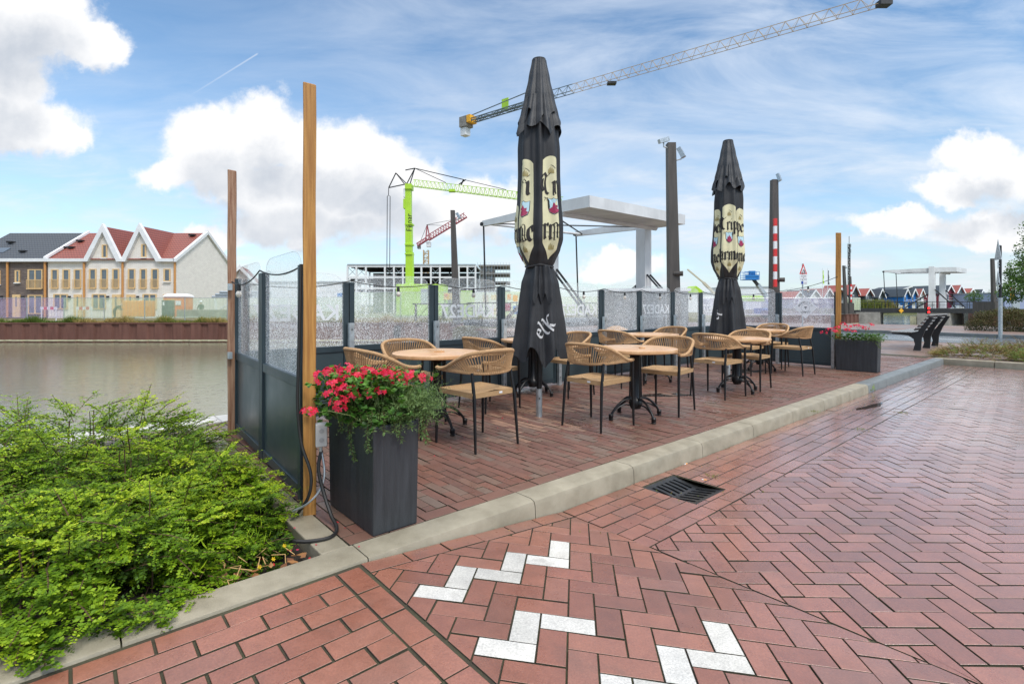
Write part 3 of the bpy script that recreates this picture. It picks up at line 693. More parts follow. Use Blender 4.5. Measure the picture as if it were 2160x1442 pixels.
# sheet pile wall
def pilewall(name,p,q,z0,z1,label):
    p=Vector(p);q=Vector(q);d=(q-p);L=d.length;d.normalize();n=Vector((d.y,-d.x)); th=thing(name,label,'quay wall',(p.x,p.y,0))
    mb=MB();a=0;pts=[]
    while a<L:
        for (da,off) in ((0,0),(.42,0),(.52,.13),(1.32,.13),(1.42,0)):
            if a+da<=L: pts.append(p+d*(a+da)+n*(off))
        a+=1.46
    for i,pt in enumerate(pts): mb.v+=[(pt.x,pt.y,z0),(pt.x,pt.y,z1)]
    for i in range(len(pts)-1): mb.f.append((2*i,2*i+2,2*i+3,2*i+1))
    obj('sheet_piling',mb,'rust',th,world=True)
    mb=MB()
    for i in range(len(pts)-1):
        a_,b_=pts[i],pts[i+1]; mb.add([(a_.x+n.x*.05,a_.y+n.y*.05,-1.80),(b_.x+n.x*.05,b_.y+n.y*.05,-1.80),(b_.x,b_.y,-1.68),(a_.x,a_.y,-1.68)],[(0,1,2,3)])
    obj('waterline_ledge',mb,'algae',th,world=True)
    mb=MB(); mb.bar((p.x+n.x*.02,p.y+n.y*.02,z1-.03),(q.x+n.x*.02,q.y+n.y*.02,z1-.03),.3,.1); obj('capping',mb,'concrete' if z1>0 else 'rust',th,world=True)
    return th
pilewall('sheet_pile_wall',(-75,42),(-3.1,42),-2.6,-.30,'long rust brown sheet pile wall across the water below the white houses')
pilewall('sheet_pile_wall',(-3.1,42),(-3.9,33.6),-2.6,-.30,'short rusty sheet pile return beside the large white drawbridge')
p=P2(12,-3.8); q=P2(12,-17.5); pilewall('sheet_pile_wall',q,p,-2.6,-.02,'dark sheet pile wall of the near quay behind the glass screens')
# ------------------------------------------------------------------ glass wind screens
ZP=1.44; ZR0,ZR1=.69,.755
def Wt(p,z): return W(p[0],p[1],z)
def screen(a,b,label,text=None,double=False,glassz=1.53,ends=(True,True)):
    """one screen module between plan points a and b (s,t); built in world space"""
    A=W(*a); B=W(*b); th=thing('glass_screen',label,'screen',tuple(A),0,'glass wind screens round the terrace')
    d=(B-A); L=d.length; d=d/L; n=Vector((-d.y,d.x,0))
    def bx(x0,x1,z0,z1,dp,off=0): 
        mb.prism([A+d*x0+n*(off-dp/2)+Vector((0,0,z0)),A+d*x1+n*(off-dp/2)+Vector((0,0,z0)),A+d*x1+n*(off-dp/2)+Vector((0,0,z1)),A+d*x0+n*(off-dp/2)+Vector((0,0,z1))],n*dp)
    for x0 in (0.004,L-.059):
        mb=MB(); bx(x0,x0+.055,.02,ZP,.055); obj('post',mb,'teal',th,world=True,bevel=.004)
    mb=MB(); bx(.06,L-.06,ZR0,ZR1,.045); obj('middle_rail',mb,'teal',th,world=True,bevel=.004); mb=MB(); bx(.06,L-.06,.035,.10,.045); obj('bottom_rail',mb,'teal',th,world=True,bevel=.004)
    mb=MB(); bx(.06,L-.06,.10,ZR0,.018); obj('infill_panel',mb,'teal2',th,world=True)
    # plexiglass pane with rounded shoulders
    pts=[(.055,ZR1-.02),(L-.055,ZR1-.02),(L-.055,ZP-.03)]
    r=.19
    for i in range(9):
        an=math.pi/2*i/8; pts.append((L-.075-r+r*math.cos(an)*1.0,glassz-.085+ .085*math.sin(an)))
    for i in range(9):
        an=math.pi/2*(1-i/8); pts.append((.075+r-r*math.cos(an),glassz-.085+.085*math.sin(an)))
    pts.append((.055,ZP-.03))
    mb=MB(); mb.add([A+d*x+Vector((0,0,z)) for x,z in pts],[tuple(range(len(pts)))]); obj('glass_pane',mb,'glass',th,world=True)
    mb=MB(); mb.tube([A+d*x+Vector((0,0,z)) for x,z in pts[2:]],.0014,4); obj('pane_edge',mb,'decal',th,world=True)
    if text:
        # lettering sits on the outer face, so it reads mirrored from the terrace side
        tx=text_mb('KADE27',.235,lambda x,y:A+d*(L/2-x*1.02)-n*(.004)+Vector((0,0,1.035+y)),off=.004); 
        t2=text_mb('KOFFIE | LUNCHROOM | BAR',.052,lambda x,y:A+d*(L/2-x*1.02)-n*(.004)+Vector((0,0,.965+y)),spacing=1.25); tx.add(t2.v,t2.f)
        obj('lettering',tx,'decal',th,world=True)
    return th
sp=[-1.93,-.88,.2,1.28,2.36,3.42,4.47,5.55,6.6,7.68]
wl=['first back screen beside the near wooden post, mirrored white lettering','plain back screen second from the near corner, looking at the green container','back screen with mirrored white lettering left of the first parasol','plain back screen mostly hidden behind the first folded parasol','back screen with mirrored lettering right of the first parasol','plain back screen in front of the grey cabin, left half','back screen with complete mirrored white lettering in front of the cabin','narrow looking plain back screen below the brown camera mast','back screen with mirrored lettering touching the second parasol at its left']
for i in range(9): screen((sp[i],-2.92),(sp[i+1],-2.92),wl[i],text=(i%2==0))
screen((-2.11,-.70),(-2.05,-1.77),'near end screen standing against the tall near wooden post',glassz=1.54)
screen((-2.05,-1.77),(-1.99,-2.85),'near end screen beside the weathered wooden post, by the water',glassz=1.54)
th=screen((7.75,-2.92),(7.75,-1.84),'far end screen right of the second folded parasol',text=False)
th=screen((7.75,-1.84),(7.75,-.78),'far end screen carrying the white diamond sticker',text=False)
# diamond sticker
A=W(7.75,-1.84); B=W(7.75,-.78); d=(B-A).normalized(); n=Vector((-d.y,d.x,0)); c0=A+d*.50+Vector((0,0,1.14))
nf=-n if n.dot(Vector((0,0,1.2))-c0)<0 else n
stt=thing('window_sticker','white diamond brewery sticker with bird emblem on the far end glass','sticker',tuple(c0+nf*.006))
mb=MB(); r=.215; mb.add([c0+nf*.006+d*r,c0+nf*.006+Vector((0,0,r)),c0+nf*.006-d*r,c0+nf*.006-Vector((0,0,r))],[(0,1,2,3)]); obj('sticker_sheet',mb,mat('sticker_vinyl',(.93,.93,.94),.6,sub=.5),stt,world=True)
mb=text_mb('\'IJWIT\'',.062,lambda x,y:c0+nf*.009+d*x+Vector((0,0,-.115+y)),spacing=1.15)
for i,chh in enumerate("BROUWERIJ'T IJ"):
    an=R(158-i*(136/13)); rr=.112
    def f(x,y,an=an,rr=rr):
        rot=an-math.pi/2; X=x*math.cos(rot)-y*math.sin(rot)+rr*math.cos(an); Z=x*math.sin(rot)+y*math.cos(rot)+rr*math.sin(an); return c0+nf*.009+d*X+Vector((0,0,Z-.02))
    if chh!=' ': q=text_mb(chh,.043,f); mb.add(q.v,q.f)
def ring(rr,w_,n_=32):
    for i in range(n_):
        a=2*math.pi*i/n_; b=2*math.pi*(i+.9)/n_
        mb.add([c0+nf*.009+d*(rr_*math.cos(q))+Vector((0,0,rr_*math.sin(q)-.005)) for rr_,q in ((rr,a),(rr+w_,a),(rr+w_,b),(rr,b))],[(0,1,2,3)])
ring(.075,.003)
bird=[(-.03,.0),(-.005,.018),(.02,.012),(.03,.02),(.026,.0),(.012,-.004),(.008,-.04),(.003,-.04),(.003,-.006)]
mb.add([c0+nf*.009+d*x+Vector((0,0,z)) for x,z in bird],[tuple(range(len(bird)))])
obj('sticker_print',mb,'ink',stt,world=True)
# galvanised support posts in front of the screen posts
gps=[(sp[1],-2.85),(sp[2],-2.85),(sp[3],-2.85),(sp[4],-2.85),(sp[5],-2.85),(sp[6],-2.85),(sp[7],-2.85),(sp[8],-2.85),(7.68,-1.84),(7.68,-.84)]
gl_=['galvanised square post just left of the nearest table','galvanised square post behind the nearest round table','galvanised square post left of the first parasol','galvanised square post right of the first parasol skirt','galvanised square post behind the second table','galvanised square post left of the grey cabin lettering','galvanised square post below the brown camera mast','galvanised square post left of the second parasol','galvanised square post at the middle of the far end screen','galvanised square post beside the far wooden post']
for (s_,t_),lb in zip(gps,gl_):
    th=thing('support_post',lb,'post',tuple(W(s_,t_)),UA,'galvanised posts holding the screens')
    mb=MB().box((-.028,-.028,0),(.028,.028,1.0)); obj('steel_tube',mb,'galv',th,bevel=.004)
    mb=MB(); 
    for z in (.93,.12): mb.tube([(-.0,-.031,z),(0,-.027,z)],.008,8)
    obj('bolt',mb,'black',th)
# wooden posts
def wpost(c,wd,dp,h,rz,m,label,knot=False):
    th=thing('wooden_post',label,'post',(c[0],c[1],0),rz,'tall timber posts for the lights')
    mb=MB(); n=12
    for i in range(n+1):
        z=h*i/n; 
        for (x,y) in ((-wd/2,-dp/2),(wd/2,-dp/2),(wd/2,dp/2),(-wd/2,dp/2)):
            zz=z+(.008*(-x/wd) if i==n else 0); mb.v.append((x+.002*math.sin(i*1.3),y+.002*math.cos(i*.9),zz))
    for i in range(n):
        for k_ in range(4): a=i*4+k_; b=i*4+(k_+1)%4; mb.f.append((a,b,b+4,a+4))
    mb.f.append((n*4,n*4+1,n*4+2,n*4+3)); obj('timber',mb,m,th,bevel=.006); return th
pA=wpost((-1.165,2.945),.070,.068,2.46,R(22.5),'wood','tall honey coloured timber post nearest the camera, taller than the screens')
pB=wpost((-2.60,4.755),.072,.07,2.44,R(27),'wood_old','weathered reddish timber post at the water side of the near end')
pC=wpost((6.12,9.60),.088,.085,2.54,R(-33),'wood','timber post at the far end beside the far planter')
# power box and cables on the near post
th=thing('power_socket_box','light grey double outdoor socket box on the near wooden post','socket box',(-1.085,2.905,.40),R(22.5))
mb=MB().box((-.028,-.035,0),(.034,.02,.13)); obj('housing',mb,mat('grey_plastic',(.55,.55,.53),.4),th,bevel=.006)
mb=MB(); 
for z in (.04,.09): mb.tube([(0.003,-.036,z),(.003,-.040,z)],.013,14)
obj('socket_cover',mb,mat('grey_plastic_dark',(.40,.40,.39),.4),th); mb=MB().tube([(0,-.01,-.03),(0,-.01,0)],.009,10); obj('cable_gland',mb,'galv',th)
def cable(name,label,pts,r,m='rubber'):
    P=[Vector(p) for p in pts]; out=[]
    for i in range(len(P)-1):
        p0=P[max(i-1,0)];p1=P[i];p2=P[i+1];p3=P[min(i+2,len(P)-1)]
        for k_ in range(6):
            t=k_/6; out.append(.5*((2*p1)+(p2-p0)*t+(2*p0-5*p1+4*p2-p3)*t*t+(3*p1-p0-3*p2+p3)*t**3))
    out.append(P[-1]); mb=MB().tube(out,r,7); o=obj(name,mb,m,smooth=True); tag(o,label,'cable'); return o
cable('power_cable','black cable running down the left edge of the near wooden post',[(-1.208,2.93,1.43),(-1.208,2.91,1.1),(-1.212,2.90,.8),(-1.21,2.89,.62),(-1.185,2.88,.42),(-1.125,2.86,.26),(-1.13,2.85,.14),(-1.20,2.87,.03)],.009)
cable('power_cable','black cable looping over the bricks between post and planter',[(-1.08,2.90,.375),(-1.085,2.87,.28),(-1.05,2.85,.16),(-.99,2.80,.05),(-.93,2.72,.012),(-.93,2.62,.010),(-1.02,2.57,.012),(-1.12,2.57,.012),(-1.22,2.60,-.03)],.010)
cable('power_cable','thin grey cable from the socket box down to the bed edge',[(-1.08,2.90,.375),(-1.055,2.88,.26),(-1.07,2.86,.17),(-1.13,2.84,.10),(-1.22,2.85,.05)],.006,'galv')
# brackets on weathered post
for z,lb in ((1.36,'small galvanised bracket at the top of the weathered post'),(.735,'small galvanised bracket at rail height on the weathered post')):
    mb=MB().box((-.012,-.03,-.03),(.04,.0,.03)); o=obj('bracket',mb,'galv'); o.location=(-2.575,4.70,z); o.rotation_euler=(0,0,R(-50)); tag(o,lb,'bracket')
# ------------------------------------------------------------------ string lights
lt=thing('string_lights','black festoon cable with small bulbs sagging along the glass screens','string lights',tuple(W(-2.08,-.7,1.42)))
def sag(p,q,d_,n_=10): 
    p=Vector(p);q=Vector(q); return [p.lerp(q,i/n_)+Vector((0,0,-4*d_*(i/n_)*(1-i/n_))) for i in range(n_+1)]
anch=[W(-2.04,-2.86,1.42),W(-2.08,-1.77,1.46),W(-2.10,-.72,1.45)]+[W(-1.9,-2.86,1.40)]+[W(s_,-2.86,1.455) for s_ in sp[1:]]+[W(7.69,-1.84,1.47)]+[Vector((6.08,9.56,1.72))]
wire=MB(); bulbs=[]
segs=[(0,1,.07,.32),(1,2,.05,None)]+[(i,i+1,.055,.53) for i in range(3,len(anch)-1)]
for i,j,dd,f_ in segs:
    pts=sag(anch[i],anch[j],dd); wire.tube(pts,.0055,6,cap=False); 
    if f_ is None: continue
    k_=f_*10; a_=int(k_); bulbs.append(pts[a_].lerp(pts[a_+1],k_-a_))
obj('wire',wire,'rubber',lt,world=True)
for b in bulbs:
    mb=MB().tube([b+Vector((0,0,.008)),b+Vector((0,0,-.03)),b+Vector((0,0,-.05))],[.013,.017,.019],10); so_=obj('lamp_socket',mb,'rubber',lt,world=True,smooth=True)
    mb=MB().lathe([(.010,-.05),(.020,-.062),(.026,-.08),(.022,-.10),(.010,-.112)],b,12); bo=obj('bulb',mb,'bulb',so_,world=True,smooth=True)
# ------------------------------------------------------------------ chairs
def cr(P,n_):                          # catmull-rom resample
    P=[Vector(p) for p in P]; out=[]; m_=len(P)-1
    for i in range(n_+1):
        u=i/n_*m_; a=min(int(u),m_-1); t=u-a; p0=P[max(a-1,0)];p1=P[a];p2=P[a+1];p3=P[min(a+2,m_)]
        out.append(.5*((2*p1)+(p2-p0)*t+(2*p0-5*p1+4*p2-p3)*t*t+(3*p1-p0-3*p2+p3)*t**3))
    return out
def make_chair(label,group):
    th=thing('rope_chair',label,'chair',(0,0,0),0,group)
    top=[(.262,.235,.655),(.278,.16,.655),(.288,.06,.675),(.283,-.06,.735),(.245,-.18,.79),(.14,-.265,.815),(0,-.285,.82)]
    top=top+[(-x,y,z) for x,y,z in top[-2::-1]]
    bot=[(.275,.13,.645),(.278,.02,.648),(.262,-.09,.645),(.215,-.18,.64),(.12,-.235,.632),(0,-.25,.63)]
    bot=bot+[(-x,y,z) for x,y,z in bot[-2::-1]]
    T=cr(top,64); Bt=cr(bot,64)
    mb=MB()
    rr=[.0165+.0016*math.sin(i*2.6) for i in range(len(cr(top,220)))]
    mb.tube(cr(top,220),rr,9); obj('arm_rail',mb,'rope',th,smooth=True)
    mb=MB().tube(Bt,.0125,8); obj('lower_rail',mb,'rope',th,smooth=True)
    mb=MB()
    for i in range(3,62):
        a=T[i]; j=min(max(i+0,0),64); b=Bt[j]
        if (a-b).length<.03: continue
        out=Vector((a.x,a.y-.0,0)); out=out.normalized() if out.length>0 else out
        for sgn in (1,-1):
            o_=out*.011*sgn; mid=(a+b)/2+o_*.8
            mb.tube([a+o_,mid,b+o_+Vector((0,0,0))],.0042,4,cap=False)
    obj('woven_back',mb,'rope',th,smooth=True)
    # seat: four woven triangles dipping to a raised rear ridge
    n_=14; mb=MB(); hx=.235; 
    for i in range(n_+1):
        for j in range(n_+1):
            x=-hx+2*hx*i/n_; y=-.225+.47*j/n_; u=abs(x)/hx; v=abs(y-.01)/.235; e=max(u,v)
            z=.478-.014*(1-e)+.012*math.exp(-((x/.07)**2+((y+.20)/.06)**2))
            mb.v.append((x*(1-.04*(y<0)),y,z))
    for i in range(n_):
        for j in range(n_): q=i*(n_+1)+j; mb.f.append((q,q+n_+1,q+n_+2,q+1))
    o_=len(mb.v); edge=[(-hx,-.225),(hx,-.225),(hx,.245),(-hx,.245)]
    for x,y in edge: mb.v+= [(x,y,.479),(x,y,.437)]
    for k_ in range(4): a=o_+2*k_; b=o_+2*((k_+1)%4); mb.f.append((a+1,b+1,b,a))
    mb.f.append((o_+1,o_+3,o_+5,o_+7)[::-1]); obj('woven_seat',mb,'ropeseat',th)
    for sx in (1,-1):
        mb=MB().tube([(sx*.262,.245,.0),(sx*.258,.235,.40),(sx*.262,.225,.65)],[.0105,.0155,.0150],9); obj('leg',mb,'black',th,smooth=True)
        mb=MB().tube([(sx*.235,-.262,.0),(sx*.222,-.232,.42),(sx*.213,-.19,.64)],[.0105,.0155,.0130],9); obj('leg',mb,'black',th,smooth=True)
    mb=MB().box((.05,-.2285,.452),(.085,-.2265,.468)); obj('maker_tag',mb,'white',th)
    return th
# diagonal weave for seats
def seatmat():
    m=bpy.data.materials.new('rope_seat'); m.use_nodes=True; t=m.node_tree; t.nodes.clear(); q=NT(t)
    b=q.n('ShaderNodeBsdfPrincipled'); o=q.n('ShaderNodeOutputMaterial'); tc_=q.n('ShaderNodeTexCoord'); sp_=q.n('ShaderNodeSeparateXYZ'); q.l(tc_.outputs['Object'],sp_.inputs[0])
    ax_=q.m('ABSOLUTE',sp_.outputs[0]); ay_=q.m('ABSOLUTE',sp_.outputs[1]); cmpv=q.m('GREATER_THAN',ax_,ay_)
    co_=q.m('ADD',q.m('MULTIPLY',cmpv,sp_.outputs[1]),q.m('MULTIPLY',q.m('SUBTRACT',1.,cmpv),sp_.outputs[0])); co_=q.m('ADD',co_,q.m('MULTIPLY',sp_.outputs[2],.3))
    wv=q.m('ABSOLUTE',q.m('SINE',q.m('MULTIPLY',co_,400)))
    nz=q.noise(tc_.outputs['Object'],30,4,.6); c=q.mix(nz.outputs[0],(.50,.30,.14),(.68,.44,.22)); c=q.mix(q.mr(wv,0,.5,.65,0),c,(.10,.05,.02))
    q.l(c,b.inputs['Base Color']); b.inputs['Roughness'].default_value=.75
    bp=q.n('ShaderNodeBump'); bp.inputs['Distance'].default_value=.004; q.l(wv,bp.inputs['Height']); q.l(bp.outputs[0],b.inputs['Normal']); q.l(b.outputs[0],o.inputs[0]); return m
M['ropeseat']=seatmat()
# heading: a chair whose front looks towards plan direction f in the terrace frame
def head(fs,ft,extra=0): v=U*fs+N*ft; return math.atan2(v.y,v.x)-math.pi/2+R(extra)
G='woven rope chairs on the terrace'
chairs=[(-1.10,-1.72,head(1,0,4),'rope chair at the nearest table, half hidden behind the red geraniums'),
 (-.50,-1.10,head(0,-1,2),'rope chair with its back to the kerb, right of the near planter'),
 (-.50,-2.22,head(0,1,-6),'rope chair behind the nearest table, seen over the tabletop'),
 (.52,-2.22,head(1,0,3),'rope chair just left of the first parasol, behind the nearest table'),
 (1.86,-2.22,head(-1,0,-3),'rope chair just right of the first parasol, against the screens'),
 (.80,-.84,head(1,0,3),'rope chair on the near side of the second table, closest to the first parasol'),
 (1.92,-.78,head(-1,0,8),'rope chair on the far side of the second round table'),
 (3.02,-2.25,head(1,0,0),'rope chair left of the small rear table, against the screens'),
 (4.28,-2.24,head(-1,0,-4),'rope chair right of the rear table below the camera mast'),
 (3.28,-.86,head(1,0,0),'rope chair left of the table beneath the second parasol'),
 (4.20,-.88,head(-1,0,4),'rope chair right of the table beneath the second parasol'),
 (6.30,-1.04,head(0,-1,-3),'rope chair standing sideways nearest the far planter'),
 (6.98,-1.68,head(-1,0,4),'rope chair right of the farthest table, against the far end screen'),
 (5.72,-1.62,head(1,0,0),'rope chair left of the farthest table, mostly hidden by other chairs')]
c0_=make_chair(chairs[0][3],G)
for i,(s_,t_,rz,lb) in enumerate(chairs):
    if i==0: c0_.location=W(s_,t_); c0_.rotation_euler=(0,0,rz)
    else: dup(c0_,W(s_,t_),rz,lb)
# ------------------------------------------------------------------ tables
def make_table(label,group):
    th=thing('round_table',label,'table',(0,0,0),0,group)
    mb=MB().lathe([(.415,.705),(.428,.712),(.430,.725),(.428,.738),(.418,.742),(.0,.742)][:5],n=64); obj('tabletop',mb,'table',th,smooth=True)
    mb=MB().lathe([(.05,.10),(.075,.16),(.06,.20),(.040,.22),(.040,.64),(.06,.66),(.10,.69),(.10,.704)],n=16)
    for k_ in range(4):
        an=k_*math.pi/2; dx,dy=math.cos(an),math.sin(an)
        mb.tube([(dx*.075,dy*.075,.20),(dx*.06,dy*.06,.66)],.0085,6); mb.bar((dx*.02,dy*.02,.685),(dx*.26,dy*.26,.695),.03,.02)
    obj('column',mb,'black',th,smooth=True)
    for k_ in range(4):
        an=k_*math.pi/2; dx,dy=math.cos(an),math.sin(an)
        pr=[(.05,.20),(.10,.205),(.17,.185),(.24,.13),(.29,.07),(.305,.035)]; mb=MB().tube([(dx*a,dy*a,b) for a,b in cr([(a,b,0) for a,b in pr],14) for _ in [0]] if False else [(dx*v.x,dy*v.x,v.y) for v in cr([(a,b,0) for a,b in pr],14)],.013,8)
        pr=[(.05,.13),(.12,.15),(.19,.135),(.25,.10)]; mb.tube([(dx*v.x,dy*v.x,v.y) for v in cr([(a,b,0) for a,b in pr],10)],.008,6)
        mb.lathe([(.020,.0),(.026,.008),(.018,.016),(.024,.026),(.022,.04),(.026,.052),(.018,.064)],(dx*.305,dy*.305,0),10)
        obj('foot',mb,'black',th,smooth=True)
    return th
tabs=[((-.72,4.94),R(35),'nearest round wooden table, behind the large geranium planter'),((1.31,5.43),R(22),'second round wooden table, right of the first parasol'),((2.17,8.02),R(60),'small looking rear round table seen between two chairs'),
 ((3.12,7.10),R(15),'round wooden table beneath the second folded parasol'),((4.55,9.42),R(30),'farthest round wooden table in front of the far end screen'),((.28,6.85),R(50),'round table mostly hidden behind the first folded parasol')]
t0_=make_table(tabs[0][2],'round bistro tables')
for i,(p,rz,lb) in enumerate(tabs):
    if i==0: t0_.location=(p[0],p[1],0); t0_.rotation_euler=(0,0,rz)
    else: dup(t0_,(p[0],p[1],0),rz,lb)
# dry leaf-shaped damp mark clip on nearest table
mb=MB().box((-.05,-.012,0),(.05,.012,.012)).box((-.05,.02,0),(.04,.035,.012)).box((-.02,-.03,0),(.02,.045,.016)); o=obj('table_clip',mb,'table'); o.location=(-.70,4.93,.743); tag(o,'small wooden clip lying in the middle of the nearest table','clip')
mb=MB().lathe([(.03,0),(.036,.006),(.03,.014)],n=16); o=obj('coaster',mb,'table'); o.location=(1.36,5.36,.743); tag(o,'small round wooden coaster on the second table','coaster')
# ------------------------------------------------------------------ folded parasols
def prof(tab,z):
    for (z0,r0),(z1,r1) in zip(tab[:-1],tab[1:]):
        if z0>=z>=z1: 
            t=(z0-z)/(z0-z1); t=t*t*(3-2*t)*.5+t*.5; return r0+(r1-r0)*t
    return tab[-1][1] if z<tab[-1][0] else tab[0][1]
CAN=[(3.80,.066),(3.55,.10),(3.30,.15),(3.05,.19),(2.85,.205),(2.6,.205),(2.3,.215),(2.05,.235),(1.9,.235),(1.78,.21),(1.66,.165),(1.60,.135)]
SKI=[(1.61,.135),(1.55,.15),(1.42,.185),(1.2,.205),(.95,.225),(.7,.245),(.5,.26)]
CAP=[(3.81,.074),(3.6,.112),(3.4,.152),(3.22,.188),(3.10,.220),(3.0,.240)]
def fold(th,z,ph,k_,n1=8):
    c=math.cos(n1*th+ph+.35*math.sin(2.1*z+ph)); return k_*(.62*c+.38*math.cos(2*(n1*th+ph))*.5+.16*math.sin(13*th+3.1*z+ph))
def make_parasol(ph,seed,label,loc,rz,labels):
    rg=random.Random(seed); th=thing('folded_parasol',label,'parasol',loc,rz,'black folded parasols')
    def rc(a,z):
        k_=.13*min(1,max(0,(3.75-z)/.5)); 
        if z<1.85: k_*=max(.35,(z-1.55)/.3)
        return prof(CAN,z)*(1+fold(a,z,ph,k_)+.05*math.sin(3*a+ph*2+z))
    def rs(a,z):
        k_=.10+.16*min(1,(1.6-z)/.9); return prof(SKI,z)*(1+fold(a,z,ph+.9,k_,7)+.07*math.sin(2*a+1.5*z+ph))
    def rcap(a,z): return prof(CAP,z)*(1+fold(a,z,ph+.4,.10+.10*max(0,(3.6-z)),9))
    def sheet(fr,zt,zb,na,nz,ragged=0,name='x',m='umb'):
        mb=MB()
        for i in range(nz+1):
            for j in range(na):
                a=2*math.pi*j/na; zl=zb(a) if callable(zb) else zb; z=zt+(zl-zt)*i/nz; r=fr(a,z); mb.v.append((r*math.cos(a),r*math.sin(a),z))
        for i in range(nz):
            for j in range(na): j2=(j+1)%na; mb.f.append((i*na+j,(i+1)*na+j,(i+1)*na+j2,i*na+j2))
        return mb
    cv=sheet(rc,3.80,1.60,220,90); o=obj('canopy',cv,'umb',th,smooth=True)
    tri=lambda x:abs((x%1)-.5)*2
    cp=sheet(rcap,3.81,lambda a:3.08+.13*tri(a/(2*math.pi)*5+.2+ph)+.05*math.cos(9*a+ph),200,30); obj('top_valance',cp,'umb_cap',th,smooth=True)
    cp=sheet(lambda a,z:rcap(a+.5,z)*1.02-.008,3.4,lambda a:2.99+.09*tri(a/(2*math.pi)*4+.6+ph)+.04*math.cos(8*a),180,16); obj('second_valance',cp,'umb_cap',th,smooth=True)
    sk=sheet(rs,1.61,lambda a:.58+.16*tri(a/(2*math.pi)*5+ph)+.04*math.cos(7*a+ph),220,50); obj('skirt',sk,'umb',th,smooth=True)
    # loose flap folded over the tie
    mb=MB()
    for i in range(13):
        for j in range(21):
            a=-1.95+.95*j/20; z=1.60-(.34+.06*math.sin(j*.9))*i/12; r=rs(a,z)+.02+.012*math.sin(j*1.1+i*.1); mb.v.append((r*math.cos(a),r*math.sin(a),z))
    for i in range(12):
        for j in range(20): q=i*21+j; mb.f.append((q,q+21,q+22,q+1))
    obj('flap',mb,'umb',th,smooth=True)
    mb=MB()
    for j in range(49):
        a=2*math.pi*j/48; 
    mb.tube([( (rc(2*math.pi*j/48,1.605)+.006)*math.cos(2*math.pi*j/48),(rc(2*math.pi*j/48,1.605)+.006)*math.sin(2*math.pi*j/48),1.605+.01*math.sin(3*2*math.pi*j/48)) for j in range(49)],.011,6); obj('tie_strap',mb,'umb',th,smooth=True)
    mb=MB().lathe([(.06,3.80),(.072,3.802),(.072,3.822),(.05,3.83)],n=24); obj('top_disc',mb,'rubber',th)
    mb=MB().tube([(0,0,.30),(0,0,3.8)],.027,14); obj('pole',mb,'black',th,smooth=True)
    mb=MB().tube([(0,0,0),(0,0,.30)],.034,16); obj('ground_sleeve',mb,'galv',th,smooth=True)
    mb=MB().tube([(.0,-.034,.2),(0,-.044,.2)],.008,8); obj('bolt',mb,'black',th)
    # printed cream panels and lettering follow the cloth
    def surf(a,z,off): r=rc(a,z)+off; return (r*math.cos(a),r*math.sin(a),z)
    for (ac,aw,z0,txts,crest) in labels:
        mb=MB(); na,nz=14,60; top=z0; bot=z0-1.02
        for i in range(nz+1):
            t=i/nz; z=top+(bot-top)*t
            hw=aw*(.92+.08*min(1,t*3))*(1 if t<.84 else max(.02,(1-t)/.16))
            zz=z
            for j in range(na+1): u=-1+2*j/na; arch=.05*(1-u*u)*(1-t)**2; mb.v.append(surf(ac+hw*u,zz+arch,.0025))
        for i in range(nz):
            for j in range(na): q=i*(na+1)+j; mb.f.append((q,q+na+1,q+na+2,q+1))
        lab=obj('printed_panel',mb,'cream',th,smooth=True)
        R_=.22
        def onp(x,y): return surf(ac+x/R_,y,.006)
        ink=MB()
        def nib(pts,wd,dz,cx,scale,xs=1.):
            ca,sa=math.cos(R(42))*wd/2,math.sin(R(42))*wd/2; P=cr([(x,y,0) for x,y in pts],max(6,len(pts)*5))
            for p_,q_ in zip(P[:-1],P[1:]):
                x0,y0=cx+p_.x*scale*xs,dz+p_.y*scale; x1,y1=cx+q_.x*scale*xs,dz+q_.y*scale
                f_=[onp(x0-ca,y0-sa),onp(x0+ca,y0+sa),onp(x1+ca,y1+sa),onp(x1-ca,y1-sa)]; ink.add(f_,[(0,1,2,3)])
        for (word,dz,sc,cx0) in txts:
            cx=cx0
            for chh in word:
                for st_ in GL[chh][1]: nib(st_,sc*.15,dz,cx,sc,.56)
                cx+=GL[chh][0]*sc*.56
        # thin border lines near the top and bottom
        for zz in (top-.08,bot+.24): nib([(-.04,0),(0,.035 if zz>2.3 else -.035),(.04,0)],.005,zz,0,1.)
        q=text_mb('16' if ac<-1.4 else '79',.055,lambda x,y:onp(x-.055,z0-.42+y)); ink.add(q.v,q.f)
        q=text_mb('biere 3 grains',.022,lambda x,y:onp(x,bot+.27+y)); ink.add(q.v,q.f)
        obj('lettering',ink,'ink',lab)
        gd=MB()
        for zc,dn in ((top-.10,1),(bot+.13,1)):
            for k_ in range(5):
                x=(k_-2)*.011; h=.045-.008*abs(k_-2); gd.add([onp(x-.006,zc-.03),onp(x+.006,zc-.03),onp(x+.002,zc-.03+h*1.6),onp(x-.003,zc-.03+h*1.4)],[(0,1,2,3)])
        obj('ornament',gd,'gold',lab)
        # shield: blue field, red base and a lily
        cx,cz,hw,hh=crest[0],z0-.47,.048,.078
        out=[(-hw,hh),(-hw*.3,hh*.85),(0,hh),(hw*.3,hh*.85),(hw,hh),(hw*.95,-hh*.2),(hw*.7,-hh*.75),(0,-hh*1.1),(-hw*.7,-hh*.75),(-hw*.95,-hh*.2)]
